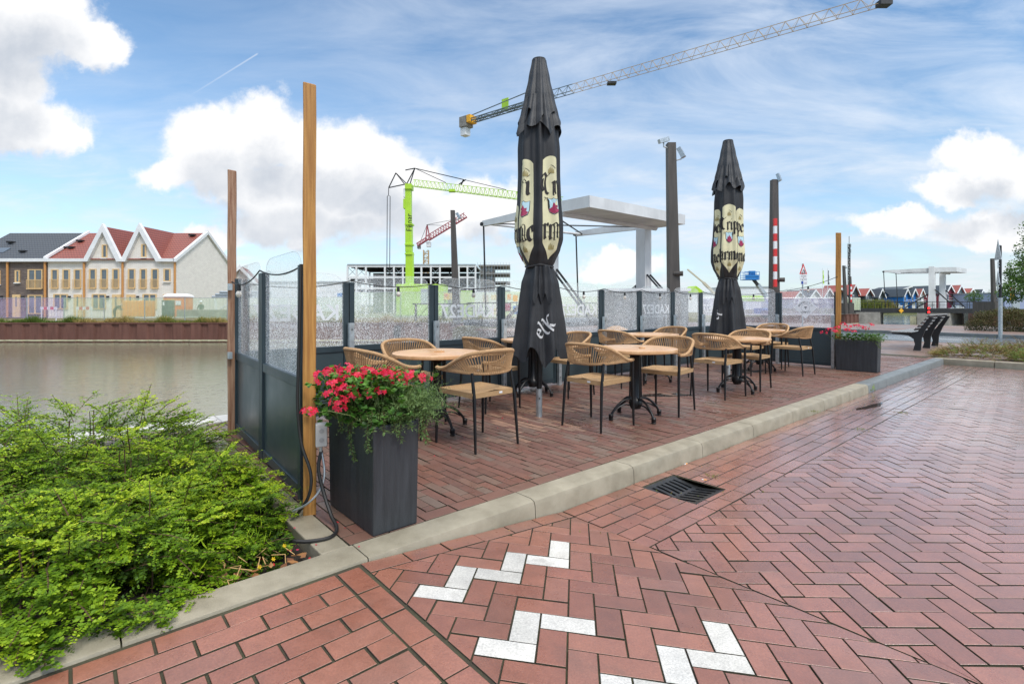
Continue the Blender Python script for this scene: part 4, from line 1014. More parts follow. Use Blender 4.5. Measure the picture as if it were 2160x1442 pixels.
        def fan(o_,off,mtl,nm):
            b_=MB(); c_=surf(ac+cx/R_,cz,off); vs=[c_]; 
            dense=[]
            for p_,q_ in zip(o_,o_[1:]+o_[:1]):
                for k_ in range(4): dense.append((p_[0]+(q_[0]-p_[0])*k_/4,p_[1]+(q_[1]-p_[1])*k_/4))
            vs+=[surf(ac+(cx+x)/R_,cz+y,off) for x,y in dense]; n_=len(dense)
            b_.add(vs,[(0,1+i,1+(i+1)%n_) for i in range(n_)]); obj(nm,b_,mtl,lab)
        fan([(x*1.12,y*1.08) for x,y in out],.005,'ink','shield_outline'); fan(out,.0075,'crest_b','shield_field')
        fan([(-hw*.85,-hh*.45),(hw*.85,-hh*.45),(hw*.6,-hh*.8),(0,-hh*1.05),(-hw*.6,-hh*.8)],.010,'crest_r','shield_base')
        fan([(0,hh*.5),(hw*.22,hh*.1),(hw*.12,-hh*.05),(hw*.6,hh*.12),(hw*.55,-hh*.25),(hw*.15,-hh*.2),(0,-hh*.5),(-hw*.15,-hh*.2),(-hw*.55,-hh*.25),(-hw*.6,hh*.12),(-hw*.12,-hh*.05),(-hw*.22,hh*.1)],.0105,'crest_r','lily')
    return th,rs
# broad-nib blackletter strokes: glyph -> (advance, strokes)
GL={'T':(.85,[[(.02,.72),(.25,.95),(.5,.80),(.78,.98)],[(.42,.85),(.30,.5),(.38,.12),(.62,.02)],[(.12,.68),(.02,.35),(.18,.15)]]),
 'r':(.50,[[(.08,.58),(.16,.52),(.16,.06),(.24,0)],[(.18,.5),(.34,.62),(.46,.54)]]),
 'i':(.34,[[(.06,.56),(.15,.5),(.15,.08),(.26,.0)],[(.13,.78),(.2,.84)]]),
 'p':(.58,[[(.06,.58),(.15,.5),(.15,-.38)],[(.16,.5),(.34,.62),(.48,.5),(.48,.12),(.3,0),(.16,.08)]]),
 'e':(.50,[[(.44,.38),(.32,.6),(.12,.48),(.12,.12),(.28,0),(.46,.10)],[(.14,.28),(.42,.42)]]),
 'l':(.32,[[(.06,.98),(.15,.9),(.15,.08),(.28,0)]]),
 'k':(.56,[[(.06,.98),(.15,.9),(.15,.02)],[(.18,.35),(.38,.6),(.44,.46),(.22,.33)],[(.24,.32),(.40,.04),(.54,.06)]]),
 'K':(.80,[[(.10,.95),(.22,.85),(.18,.1),(.3,0)],[(.25,.45),(.5,.9),(.68,.95)],[(.28,.42),(.55,.12),(.76,.04)],[(.0,.6),(.12,.75)]]),
 'a':(.52,[[(.08,.52),(.28,.62),(.40,.5),(.40,.06),(.52,.0)],[(.38,.35),(.14,.26),(.12,.06),(.26,0),(.38,.12)]]),
 'm':(.86,[[(.04,.56),(.13,.5),(.13,.04),(.2,0)],[(.15,.48),(.3,.62),(.42,.52),(.42,.04),(.5,0)],[(.44,.48),(.6,.62),(.72,.52),(.72,.06),(.84,.0)]]),
 't':(.40,[[(.15,.85),(.15,.08),(.3,0),(.4,.08)],[(.02,.58),(.36,.62)]])}
# angles are seen from the camera: -90deg faces it
z0=2.66
pm,rs1=make_parasol(.6,3,'tall black folded parasol nearest the camera, cream beer lettering on its folds',(.29,5.49,0),R(3),
 [(R(-90-46),.41,z0,[('ri',2.34,.24,-.06),('me',1.86,.25,-.09)],(.0,0)),(R(-90+29),.45,z0+.03,[('Trip',2.34,.23,-.105),('rme',1.88,.25,-.10)],(.018,0)),(R(-90-92),.30,z0-.45,[('m',1.86,.22,-.05)],(0,0))])
pm2,rs2=make_parasol(2.3,5,'black folded parasol farther away, lettering and red crests between the tables',(3.46,8.2,0),R(-22),
 [(R(-90-52),.38,z0,[('pel',2.34,.21,-.08),('mel',1.87,.20,-.09)],(-.03,0)),(R(-90+4),.47,z0+.06,[('Tripe',2.37,.20,-.135),('arme',1.90,.20,-.13)],(.0,0)),(R(-90+58),.36,z0,[('pe',2.34,.20,-.06),('me',1.88,.20,-.07)],(0,0))])
# white lettering on the skirts
def skirt_text(th,rs,word,ac,z0,sc,rot,flip=False):
    mb=MB(); c_,s_=math.cos(rot),math.sin(rot)
    def on(x,y):
        X=x*c_-y*s_; Y=x*s_+y*c_; a=ac+X/.22; z=z0+Y; r=rs(a,z)+.006; return (r*math.cos(a),r*math.sin(a),z)
    cx=0
    for chh in word:
        for st_ in GL[chh][1]:
            P=cr([(x,y,0) for x,y in st_],max(6,len(st_)*5)); wd=sc*.17; ca,sa=math.cos(R(42))*wd/2,math.sin(R(42))*wd/2
            for p_,q_ in zip(P[:-1],P[1:]):
                x0,y0=cx+p_.x*sc,p_.y*sc; x1,y1=cx+q_.x*sc,q_.y*sc; mb.add([on(x0-ca,y0-sa),on(x0+ca,y0+sa),on(x1+ca,y1+sa),on(x1-ca,y1-sa)],[(0,1,2,3)])
        cx+=GL[chh][0]*sc
    obj('skirt_lettering',mb,'decal',th)
skirt_text(pm,rs1,'elK',R(-90-4),.84,.15,R(38)); skirt_text(pm2,rs2,'el',R(-90-62+22),.95,.15,R(60)); skirt_text(pm2,rs2,'ka',R(-90+50+22),.80,.15,R(-50))
# ------------------------------------------------------------------ planters
def planter(loc,rz,lx,ly,h,label):
    th=thing('tall_planter',label,'planter',loc,rz,'charcoal planters'); mb=MB(); f=.96
    o=[(-lx/2,-ly/2),(lx/2,-ly/2),(lx/2,ly/2),(-lx/2,ly/2)]
    for z,k_ in ((0,f),(h,1.0),(h,.86),(h-.05,.86)):
        kk_=(lambda v,L: v*k_ if k_>=.95 else (v-math.copysign(.02,v)))
        for x,y in o: mb.v.append((kk_(x,lx),kk_(y,ly),z))
    for i in range(3):
        for k_ in range(4): a=i*4+k_; b=i*4+(k_+1)%4; mb.f.append((a,b,b+4,a+4))
    mb.f.append((12,13,14,15)); mb.f.append((3,2,1,0)); obj('pot',mb,'planter',th,bevel=.008)
    mb=MB().box((-lx/2+.022,-ly/2+.022,h-.049),(lx/2-.022,ly/2-.022,h-.03)); obj('potting_soil',mb,'soil',th); return th
pc1=W(-1.96+.13,-.30+.0); 
c1=(Vector((-.71,2.63,0))+Vector((-.51,2.80,0)))/2-Vector((N.x,N.y,0))*.30; a1=UA
planter(tuple(c1),UA,.27,.60,.57,'tall charcoal planter with red geraniums beside the near wooden post')
c2=Vector((5.93,9.44,0))+Vector((N.x,N.y,0))*.34+Vector((U.x,U.y,0))*.15
planter(tuple(c2),UA+R(3),.27,.66,.56,'tall charcoal planter with red flowers at the far end by the kerb')
def box_pts(c,rz,lx,ly,n_,z0_,z1_):
    x=rng.uniform(-lx/2,lx/2,n_); y=rng.uniform(-ly/2,ly/2,n_); z=rng.uniform(z0_,z1_,n_); ca,sa=math.cos(rz),math.sin(rz)
    return np.stack([c[0]+x*ca-y*sa,c[1]+x*sa+y*ca,z],1)
def flowers(name,label,centres,rad,nfl,group=None,size=.018):
    V=[];Fq=[];Rn=[];o=0
    for c,rd in zip(centres,rad):
        for _ in range(nfl):
            d_=rng.normal(size=3); d_/=np.linalg.norm(d_); d_[2]=abs(d_[2])*.6+.1; d_[1]-=.35; d_/=np.linalg.norm(d_); p=np.array(c)+d_*rd*np.array([1.1,1.1,.8])
            a=np.cross(d_,[0,0,1.]); a/=np.linalg.norm(a); b=np.cross(d_,a); rr=rng.uniform(.7,1.1)*size
            for k_ in range(5):
                an=2*np.pi*k_/5+rng.uniform(-.2,.2); u=a*np.cos(an)+b*np.sin(an); s_=a*-np.sin(an)+b*np.cos(an)
                V+=[p,p+u*rr*.7+s_*rr*.38+d_*rr*.1,p+u*rr*1.15+d_*rr*.05,p+u*rr*.7-s_*rr*.38+d_*rr*.1]; Fq.append([o,o+1,o+2,o+3]); o+=4; Rn+=[rng.uniform()]*4
    return np.array(V),np.array(Fq),np.array(Rn)
def geranium(c,rz,lx,ly,h,label,fc,rad,nleaf,group,hgt=.28):
    th=thing('geranium',label,'plant',(c[0],c[1],h-.03),0,group); off=np.array([c[0],c[1],h-.03])
    st=MB(); L_=[]
    n_=nleaf; base=box_pts(c,rz,lx*.9,ly*.9,n_,h-.03,h-.02); tip=base+np.stack([rng.normal(scale=.085,size=n_),rng.normal(scale=.085,size=n_),rng.uniform(.02,hgt,n_)],1)
    # lobed round leaves: two crossed rhombi
    for r_ in (0,1):
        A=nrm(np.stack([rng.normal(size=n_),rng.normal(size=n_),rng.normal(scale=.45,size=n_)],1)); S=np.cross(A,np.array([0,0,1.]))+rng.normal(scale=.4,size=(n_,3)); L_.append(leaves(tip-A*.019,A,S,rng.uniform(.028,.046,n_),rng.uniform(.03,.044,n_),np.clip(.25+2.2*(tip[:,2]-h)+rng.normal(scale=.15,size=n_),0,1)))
    V,Fq,Rn=joinl(L_); npmesh('foliage',V-off,Fq,Rn,'gleaf',th)
    for i in range(0,n_,7): st.tube([base[i],(base[i]+tip[i])/2+np.array([.01,0,.02]),tip[i]],.0022,4,cap=False)
    for f_ in fc: b_=base[rng.integers(n_)]*.55+np.array([f_[0],f_[1],h-.03])*.45; st.tube([b_,(b_+np.array(f_))/2+np.array([0,0,.03]),f_],.0025,4,cap=False)
    obj('stem',st,mat('geranium_stem',(.12,.16,.05),.6),th,world=True)
    V,Fq,Rn=flowers('f','',fc,rad,8 if hgt>.2 else 14,size=.0175); npmesh('blossom',V-off,Fq,Rn,'petal',th); return th
def at(x,v,Y): return tuple(px(x,v,Y))
fl1=[(672,792,2.78),(690,786,2.95),(712,795,2.9),(735,788,3.0),(752,797,2.8),(770,782,3.0),(780,800,2.82),(792,790,2.9),(806,785,3.0),(815,800,2.85),(838,797,2.85),(858,793,2.95),(895,800,2.9),(720,818,2.7),(742,822,2.72),(802,826,2.66),(716,862,2.66),(700,832,2.7),(652,870,2.55),(716,850,2.64),(765,806,2.78),(826,792,2.9),(868,790,3.0),(684,806,2.75),(848,806,2.9),(728,802,2.8)]
fc=[at(*q) for q in fl1]; fc+=[at(rng.uniform(690,880),rng.uniform(779,812),rng.uniform(2.75,3.05)) for _ in range(16)]+[at(rng.uniform(700,800),rng.uniform(812,850),2.70) for _ in range(5)]; rad=[rng.uniform(.026,.050) for _ in fc]
gc=np.array(c1)-np.array([U.x,U.y,0])*.03
geranium(gc,UA,.30,.56,.57,'bushy geranium with scarlet flower heads in the near planter',fc,rad,1500,'geraniums in planters')
def rosemary(c,rz,lx,ly,h,label,nsh,trail):
    th=thing('rosemary',label,'plant',(c[0],c[1],h-.03),0,'rosemary trailing from the planters'); off=np.array([c[0],c[1],h-.03])
    base=box_pts(c,rz,lx,ly,nsh,h-.03,h-.0); D=np.stack([rng.normal(scale=.8,size=nsh)+.35,rng.normal(scale=.8,size=nsh)-.35,rng.uniform(.2,1.3,nsh)],1)
    o1,_=shoots(base,D,rng.uniform(.12,.28,nsh),24,.024,.0048,.25,rng.uniform(.35,1.,nsh),opposite=False,spread=.75,curve=.25)
    o2,_=shoots(base,nrm(D)*[1,1,.6],rng.uniform(.12,.28,nsh),24,.024,.0048,.25,rng.uniform(.35,1.,nsh),opposite=False,spread=.75,curve=.25)
    tr=np.array([np.array(t[0]) for t in trail]); 
    parts=o1+o2; st=MB()
    for (p0,p1) in trail:
        p0=np.array(p0);p1=np.array(p1); n_=int(np.linalg.norm(p1-p0)/.0022); t=np.linspace(0,1,n_)[:,None]; P=p0+(p1-p0)*t+np.array([.014,-.01,.02])*np.sin(t*7)*.6
        st.tube([tuple(q) for q in P[::max(1,n_//14)]],.0016,4,cap=False)
        tang=nrm(np.gradient(P,axis=0)); rr=rng.normal(size=(n_,3)); A=tang*.55+nrm(np.cross(tang,rr)); parts.append(leaves(P,A,rng.normal(size=(n_,3)),rng.uniform(.018,.030,n_),np.full(n_,.0055),np.clip(.75+rng.normal(scale=.15,size=n_),0,1)))
    V,Fq,Rn=joinl(parts); npmesh('needles',V-off,Fq,Rn,'rleaf',th); obj('stem',st,'stem',th,world=True); return th
tr=[((692,885),(748,975)),((742,870),(737,925)),((756,880),(778,955)),((732,860),(722,912)),((790,880),(812,915)),((840,880),(846,932)),((868,870),(865,905)),((890,890),(900,935)),((880,880),(892,925)),((772,880),(786,912)),((815,885),(836,915)),((900,880),(893,905))]
trail=[]
for (a,b) in tr:
    bx_=b[0]; ya=2.64+.17*(bx_-787)/96 if bx_>787 else 2.64+.44*(787-bx_)/90
    ya-=.05; yb=ya-.01; a2=(b[0]+.25*(a[0]-b[0]),a[1]); trail.append((at(a2[0],868,ya+.02),at(b[0],b[1],yb)))
rc_=np.array(c1)+np.array([U.x,U.y,0])*.06-np.array([N.x,N.y,0])*(-.04)
rosemary(rc_,UA,.22,.46,.60,'feathery green rosemary spilling over the right side of the near planter',300,trail)
rosemary(np.array(c1)+np.array([U.x,U.y,0])*.10-np.array([N.x,N.y,0])*(.10),UA,.14,.30,.62,'second rosemary tuft at the rear right corner of the near planter',90,[])
rosemary(np.array([-.62,2.90,0]),UA,.12,.34,.66,'tallest rosemary tuft leaning over the right rim of the near planter',230,[])
fl2=[(1737,703,9.3),(1790,690,9.5),(1806,688,9.3),(1815,690,9.2),(1835,686,9.2),(1785,697,9.1),(1766,692,9.4),(1777,685,9.5),(1798,700,9.1),(1760,700,9.3),(1825,694,9.2),(1750,696,9.4)]
fc2=[at(*q) for q in fl2]
geranium(np.array(c2),UA+R(3),.32,.64,.56,'low geranium with a few red flowers in the far planter',fc2,[.06]*len(fc2),420,'geraniums in planters',hgt=.14)
rosemary(np.array(c2)+np.array([N.x,N.y,0])*.2,UA,.26,.22,.58,'rosemary spilling over the right end of the far planter',110,[(at(1850,715,9.0),at(1857,735,8.95)),(at(1845,712,9.0),at(1850,728,8.95))])
# ------------------------------------------------------------------ gutter drain
th=thing('street_drain','cast iron gully grate sunk beside the kerb','drain',tuple(W(ds,dt,-.125)),UA)
mb=MB(); nn_=24; 
def gz(v): return -.018-.030*math.cos(v*math.pi/2/.2*1.0) if abs(v)<.2 else -.018
def gpt(x,y,z=0): return (x,y,gz(y)*1.0+.012+z)
for (x0,x1,y0,y1) in ((-.2,.2,-.205,-.17),(-.2,.2,.17,.205),(-.205,-.165,-.205,.205),(.165,.205,-.205,.205),(-.2,.2,-.015,.015)):
    n_=10
    for i in range(n_):
        a=y0+(y1-y0)*i/n_; b=y0+(y1-y0)*(i+1)/n_; mb.add([gpt(x0,a),gpt(x1,a),gpt(x1,b),gpt(x0,b),gpt(x0,a,-.03),gpt(x1,a,-.03),gpt(x1,b,-.03),gpt(x0,b,-.03)],[(0,1,2,3),(0,4,5,1),(1,5,6,2),(2,6,7,3),(3,7,4,0)])
for i in range(7):
    x=-.165+.33*(i+.0)/6.; 
    for (y0,y1) in ((-.17,-.015),(.015,.17)):
        n_=8
        for k_ in range(n_):
            a=y0+(y1-y0)*k_/n_; b=y0+(y1-y0)*(k_+1)/n_; sk=.03*math.sin((a-y0)/(y1-y0)*math.pi); sk2=.03*math.sin((b-y0)/(y1-y0)*math.pi)
            mb.add([gpt(x-.014+sk*.4,a),gpt(x+.014+sk*.4,a),gpt(x+.014+sk2*.4,b),gpt(x-.014+sk2*.4,b),gpt(x-.014+sk*.4,a,-.03),gpt(x+.014+sk*.4,a,-.03),gpt(x+.014+sk2*.4,b,-.03),gpt(x-.014+sk2*.4,b,-.03)],[(0,1,2,3),(1,5,6,2),(3,7,4,0)])
obj('grate',mb,mat('wet_cast_iron',(.06,.062,.065),.28,.6,var=.4,scale=12,bump=.2),th)
mb=MB().box((-.22,-.22,-.30),(.22,.22,-.12)); 
mb=MB(); mb.add([(-.215,-.215,-.10),(.215,-.215,-.10),(.215,.215,-.10),(-.215,.215,-.10)],[(0,1,2,3)]); obj('drain_well',mb,'rubber',th)
# puddles
M['puddle']=mat('rain_puddle',(.045,.032,.026),.03,spec=.7)
def puddle(s_,t_,a,b,z,seed,rot=0):
    rg=random.Random(seed); mb=MB(); n_=40; ph=[rg.uniform(0,6) for _ in range(4)]; pts=[]
    for i in range(n_):
        an=2*math.pi*i/n_; k_=1+.22*math.sin(2*an+ph[0])+.16*math.sin(3*an+ph[1])+.10*math.sin(5*an+ph[2])+.05*math.sin(9*an+ph[3]); x,y=a*k_*math.cos(an),b*k_*math.sin(an); pts.append(W(s_+x*math.cos(rot)-y*math.sin(rot),t_+x*math.sin(rot)+y*math.cos(rot),z))
    mb.add(pts,[tuple(range(n_))]); o=structure('puddle',mb,'puddle')
    for p_ in o.data.polygons:
        if p_.normal.z<0: o.data.flip_normals(); break
puddle(2.75,-1.35,.34,.13,.0035,1,.5); puddle(4.7,.50,.30,.06,-.1215,3,.1);  puddle(6.0,-1.75,.35,.2,.0035,6)
# ------------------------------------------------------------------ left shrub bed
def shrub(name,label,cen,rx,ry,h,nsh,L0,bias,leaf=.0155,seed=0):
    """layered sprays: each branch is a flat fan of side shoots carrying paired leaves"""
    th=thing(name,label,'shrub',(cen[0],cen[1],-.05),0,'low honeysuckle shrubs in the bed'); off=np.array([cen[0],cen[1],-.05])
    nb=int(nsh/7); u=rng.uniform(-1,1,(nb*2,2)); u=u[(u**2).sum(1)<1][:nb]; nb=len(u); rr=(u**2).sum(1)
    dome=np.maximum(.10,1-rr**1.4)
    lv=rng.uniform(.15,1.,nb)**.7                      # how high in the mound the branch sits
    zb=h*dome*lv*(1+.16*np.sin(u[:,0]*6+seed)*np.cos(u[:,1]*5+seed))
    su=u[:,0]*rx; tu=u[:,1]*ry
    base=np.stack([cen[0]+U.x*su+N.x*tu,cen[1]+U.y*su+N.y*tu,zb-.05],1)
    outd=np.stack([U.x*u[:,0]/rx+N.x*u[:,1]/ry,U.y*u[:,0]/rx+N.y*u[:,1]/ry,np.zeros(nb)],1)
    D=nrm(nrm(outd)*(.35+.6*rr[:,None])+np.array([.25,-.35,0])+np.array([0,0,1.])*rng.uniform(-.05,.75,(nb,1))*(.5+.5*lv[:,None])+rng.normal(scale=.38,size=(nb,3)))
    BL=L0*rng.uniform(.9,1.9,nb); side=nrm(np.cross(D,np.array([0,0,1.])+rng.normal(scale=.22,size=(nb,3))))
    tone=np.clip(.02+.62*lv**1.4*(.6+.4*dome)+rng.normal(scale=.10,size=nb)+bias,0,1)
    roots=[];dirs=[];lens=[];cols=[]
    K=9
    for k_ in range(K):
        t=(k_+.5)/K; sg=1 if k_%2 else -1; p_=base+D*BL[:,None]*t+np.array([0,0,-1.])*(BL*t*t*.25)[:,None]
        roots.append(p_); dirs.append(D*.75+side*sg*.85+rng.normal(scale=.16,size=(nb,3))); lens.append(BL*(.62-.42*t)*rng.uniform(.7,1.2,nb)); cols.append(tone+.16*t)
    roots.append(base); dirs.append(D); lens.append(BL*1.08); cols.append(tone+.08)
    root=np.concatenate(roots); DD=np.concatenate(dirs); Ls=np.concatenate(lens); cc=np.clip(np.concatenate(cols),0,1)
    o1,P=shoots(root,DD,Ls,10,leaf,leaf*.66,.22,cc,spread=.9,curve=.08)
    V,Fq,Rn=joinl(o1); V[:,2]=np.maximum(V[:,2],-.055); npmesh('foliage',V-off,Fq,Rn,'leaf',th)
    st=MB(); n0=K*nb
    for i in range(nb): st.tube([P[n0+i,0],P[n0+i,5],P[n0+i,9]],[.0032,.0026,.0015],4,cap=False)
    for i in range(0,nb,5): q=base[i]; st.tube([(q[0]+rng.uniform(-.05,.05),q[1]+rng.uniform(-.05,.05),-.06),tuple(q)],.004,4,cap=False)
    st.v=[tuple(Vector(v)-Vector(off)) for v in st.v]
    obj('twigs',st,'stem',th)['kind']='stuff'
    return th
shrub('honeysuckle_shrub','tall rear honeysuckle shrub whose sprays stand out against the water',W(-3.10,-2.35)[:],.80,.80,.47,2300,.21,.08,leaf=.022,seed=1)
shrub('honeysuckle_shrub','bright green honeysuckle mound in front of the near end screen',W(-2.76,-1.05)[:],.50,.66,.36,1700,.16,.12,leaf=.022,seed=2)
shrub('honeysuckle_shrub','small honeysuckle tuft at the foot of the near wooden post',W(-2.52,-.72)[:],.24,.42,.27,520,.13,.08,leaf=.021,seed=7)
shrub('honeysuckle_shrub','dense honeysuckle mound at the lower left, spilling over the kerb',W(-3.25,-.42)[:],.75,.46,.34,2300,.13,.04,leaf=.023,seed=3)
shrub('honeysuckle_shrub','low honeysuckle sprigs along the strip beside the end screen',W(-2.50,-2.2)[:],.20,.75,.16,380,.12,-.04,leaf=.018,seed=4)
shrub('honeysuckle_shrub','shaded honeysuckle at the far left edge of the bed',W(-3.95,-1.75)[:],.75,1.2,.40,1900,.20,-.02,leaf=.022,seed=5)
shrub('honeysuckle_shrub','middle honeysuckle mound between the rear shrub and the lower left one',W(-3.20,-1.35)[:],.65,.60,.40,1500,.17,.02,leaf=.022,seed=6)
# weeds with narrow leaves
def weed(c,h,n_,label,m='leaf',base=.6,w_=.006,L=.07):
    root=np.array(c)+rng.normal(scale=.025,size=(n_,3))*[1,1,0]; D=rng.normal(scale=.35,size=(n_,3))+[0,0,1.]
    o1,P=shoots(root,D,h*rng.uniform(.6,1.1,n_),12,L,w_,.2,np.full(n_,base),opposite=False,spread=.7); V,Fq,Rn=joinl(o1); off=np.array(c)
    o=npmesh('weed',V-off,Fq,Rn,m); o.location=c; tag(o,label,'weed'); return o
weed(W(-2.36,-.55,-.05)[:],.42,5,'tall feathery weed at the foot of the near end screen',L=.06,w_=.004)
weed(W(-2.50,-.30,-.05)[:],.22,9,'green narrow leaved weed near the bed corner')
weed(W(-2.78,-.18,-.05)[:],.26,8,'light green weed with long leaves by the kerb',L=.11,w_=.012,base=.7)
weed(W(-3.95,-.06,-.05)[:],.16,8,'grassy weed poking out under the lower left shrub',L=.09,w_=.006,base=.65)
weed(W(6.0,.20,-.12)[:],.16,5,'small green weed in the joint where the kerb changes to grey',L=.03,w_=.012,base=.6)
# yellow flowers, dead leaves, petals
V=[];Fq=[];Rn=[];o=0
def litter(n_,sfun,size,elong=2.):
    parts=[]
    P=np.array([sfun() for _ in range(n_)]); A=rng.normal(size=(n_,3))*[1,1,.25]; S=np.cross(A,[0,0,1.])+rng.normal(scale=.3,size=(n_,3))
    return leaves(P,A,S,size*rng.uniform(.6,1.3,n_),size/elong*rng.uniform(.7,1.3,n_),rng.uniform(0,1,n_))
V,Fq,Rn=litter(170,lambda: W(random.uniform(-5.2,-2.3),-abs(random.gauss(0,.07))-.01,-.035+random.random()*.02)[:],.05,1.6)
o=npmesh('fallen_leaves',V,Fq,Rn,'brownleaf'); tag(o,None,None,kind='stuff'); o['label']='brown fallen leaves lying along the inner kerb edge of the shrub bed'
V,Fq,Rn=litter(46,lambda: (lambda a:W(a[0],a[1],a[2])[:])(random.choice([(random.uniform(-2.6,-2.2),random.uniform(-.35,-.02),-.03),(random.uniform(-2.4,-1.6),random.uniform(-.5,.1),.006),(random.uniform(-1,1.5),random.uniform(-1.8,-1.),.006)])),.016,1.5)
o=npmesh('fallen_petals',V,Fq,Rn,'petal'); tag(o,None,None,kind='stuff'); o['label']='pink and red petals scattered round the planter and the bed corner'
V,Fq,Rn=litter(150,lambda: (lambda s_,t_:W(s_,t_,zr(s_)+.006)[:])(random.uniform(-2,11),KW+.02+abs(random.gauss(0,.12))),.014,2.2)
o=npmesh('gutter_litter',V,Fq,Rn,'brownleaf'); tag(o,None,None,kind='stuff'); o['label']='tiny dry leaf crumbs gathered in the gutter by the kerb'
mb=MB()
for (x,v,Y) in ((548,1195,2.36),(450,1015,3.0),(443,1018,3.0),(577,1178,2.4),(600,1150,2.5)):
    p=px(x,v,Y)
    for k_ in range(6):
        an=k_*math.pi/3; mb.add([p,p+Vector((math.cos(an)*.006-math.sin(an)*.003,-.002,math.sin(an)*.006+math.cos(an)*.003)),p+Vector((math.cos(an)*.012,0,math.sin(an)*.012)),p+Vector((math.cos(an)*.006+math.sin(an)*.003,-.002,math.sin(an)*.006-math.cos(an)*.003))],[(0,1,2,3)])
o=obj('yellow_blossoms',mb,mat('yellow_petal',(.85,.60,.02),.5)); tag(o,None,None,kind='stuff'); o['label']='few small yellow weed blossoms in the green shrub bed'
# dry twigs in the bed corner
mb=MB()
for i in range(16):
    p=W(random.uniform(-2.7,-2.35),random.uniform(-.3,-.03),-.03); a=random.uniform(0,6.28); L=random.uniform(.06,.18); mb.tube([p,p+Vector((math.cos(a)*L*.5,math.sin(a)*L*.5,.03+random.random()*.03)),p+Vector((math.cos(a+.5)*L,math.sin(a+.5)*L,.02))],.0022,4,cap=False)
o=obj('dry_twigs',mb,mat('straw',(.52,.33,.13),.7)); tag(o,None,None,kind='stuff'); o['label']='straw coloured dry twigs in the corner of the shrub bed'
# cigarette ends
for i,(x,v,Y) in enumerate(((1446,978,4.17),(1484,1011,3.78))):
    p=px(x,v,Y); th=thing('cigarette_end',('cigarette end lying against the kerb above the drain','cigarette end on the rim of the gully grate')[i],'cigarette end',tuple(p),R(35-60*i),'cigarette ends by the drain')
    obj('filter',MB().tube([(0,0,0),(.022,0,0)],.004,8),'filament',th); obj('paper',MB().tube([(-.012,0,0),(0,0,0)],.004,8),'white',th)
# ================================================================== background
def truss(p,q,wd,hd,nb,m,parent,name='lattice',thick=.12,tri=True,up=(0,0,1)):
    p=Vector(p);q=Vector(q);d=(q-p).normalized();sd=d.cross(Vector(up)).normalized();u=sd.cross(d); mb=MB()
    ch=[(sd*wd/2,0),(-sd*wd/2,0),(Vector((0,0,0)),u*hd)] if tri else [(sd*wd/2,0),(-sd*wd/2,0),(sd*wd/2,u*hd),(-sd*wd/2,u*hd)]
    ch=[a+(b if b else Vector((0,0,0))) for a,b in ch]
    for c in ch: mb.bar(p+c,q+c,thick,thick)
    L=(q-p)/nb
    for i in range(nb):
        a=p+L*i; b=p+L*(i+.5); c_=p+L*(i+1); t_=thick*.6
        if tri:
            for k_ in (0,1): mb.bar(a+ch[k_],b+ch[2],t_,t_); mb.bar(b+ch[2],c_+ch[k_],t_,t_)
            mb.bar(a+ch[0],a+ch[1],t_,t_)
        else:
            for (x,y) in ((0,1),(2,3),(0,2),(1,3)): mb.bar(a+ch[x],c_+ch[y],t_,t_) if i%2 else mb.bar(a+ch[y],c_+ch[x],t_,t_); mb.bar(a+ch[x],a+ch[y],t_,t_)
    return obj(name,mb,m,parent,world=True)
# ---- terraced houses across the water
YF,YR,YB=56.0,61.4,66.8; ZE,ZT=6.07,9.75
def hx(x,Y=YF): return (x-1080)/F*Y
def fz(v,Y=YF): return H0+(642-v)*Y/F
def window(parent,x0,x1,v0,v1,kind='balcony',double=False):
    X0,X1=hx(x0),hx(x1); Z0_,Z1_=fz(v1),fz(v0); y=YF-.02; fw=.10
    mb=MB(); 
    mb.box((X0,y-.10,Z0_),(X0+fw*1.6,y,Z1_)).box((X1-fw,y-.10,Z0_),(X1,y,Z1_)).box((X0+fw*1.6,y-.10,Z1_-fw),(X1-fw,y,Z1_)).box((X0+fw*1.6,y-.10,Z0_),(X1-fw,y,Z0_+fw))
    if double: c=(X0+X1)/2; mb.box((c-.07,y-.09,Z0_+fw),(c+.07,y-.005,Z1_-fw))
    f=obj('window',mb,'hframe',parent,world=True)
    mb=MB().box((X0+fw*1.6,y-.05,Z0_+fw),(X1-fw,y-.02,Z1_-fw)); obj('pane',mb,'pane',f,world=True)
    if kind=='balcony':
        zt=Z0_+(Z1_-Z0_)*.47; mb=MB(); mb.box((X0-.03,y-.24,zt-.05),(X1+.03,y-.19,zt)); n_=int((X1-X0)/.14)+1
        for i in range(n_+1): xx=X0+(X1-X0)*i/n_; mb.bar((xx,y-.215,Z0_),(xx,y-.215,zt-.05),.035,.035)
        mb.box((X0-.03,y-.24,Z0_-.06),(X1+.03,y-.19,Z0_)); obj('railing',mb,'hframe',f,world=True)
    elif kind=='sill':
        obj('sill',MB().box((X0-.05,y-.18,Z0_-.1),(X1+.05,y-.12+.1,Z0_)),'white',f,world=True)
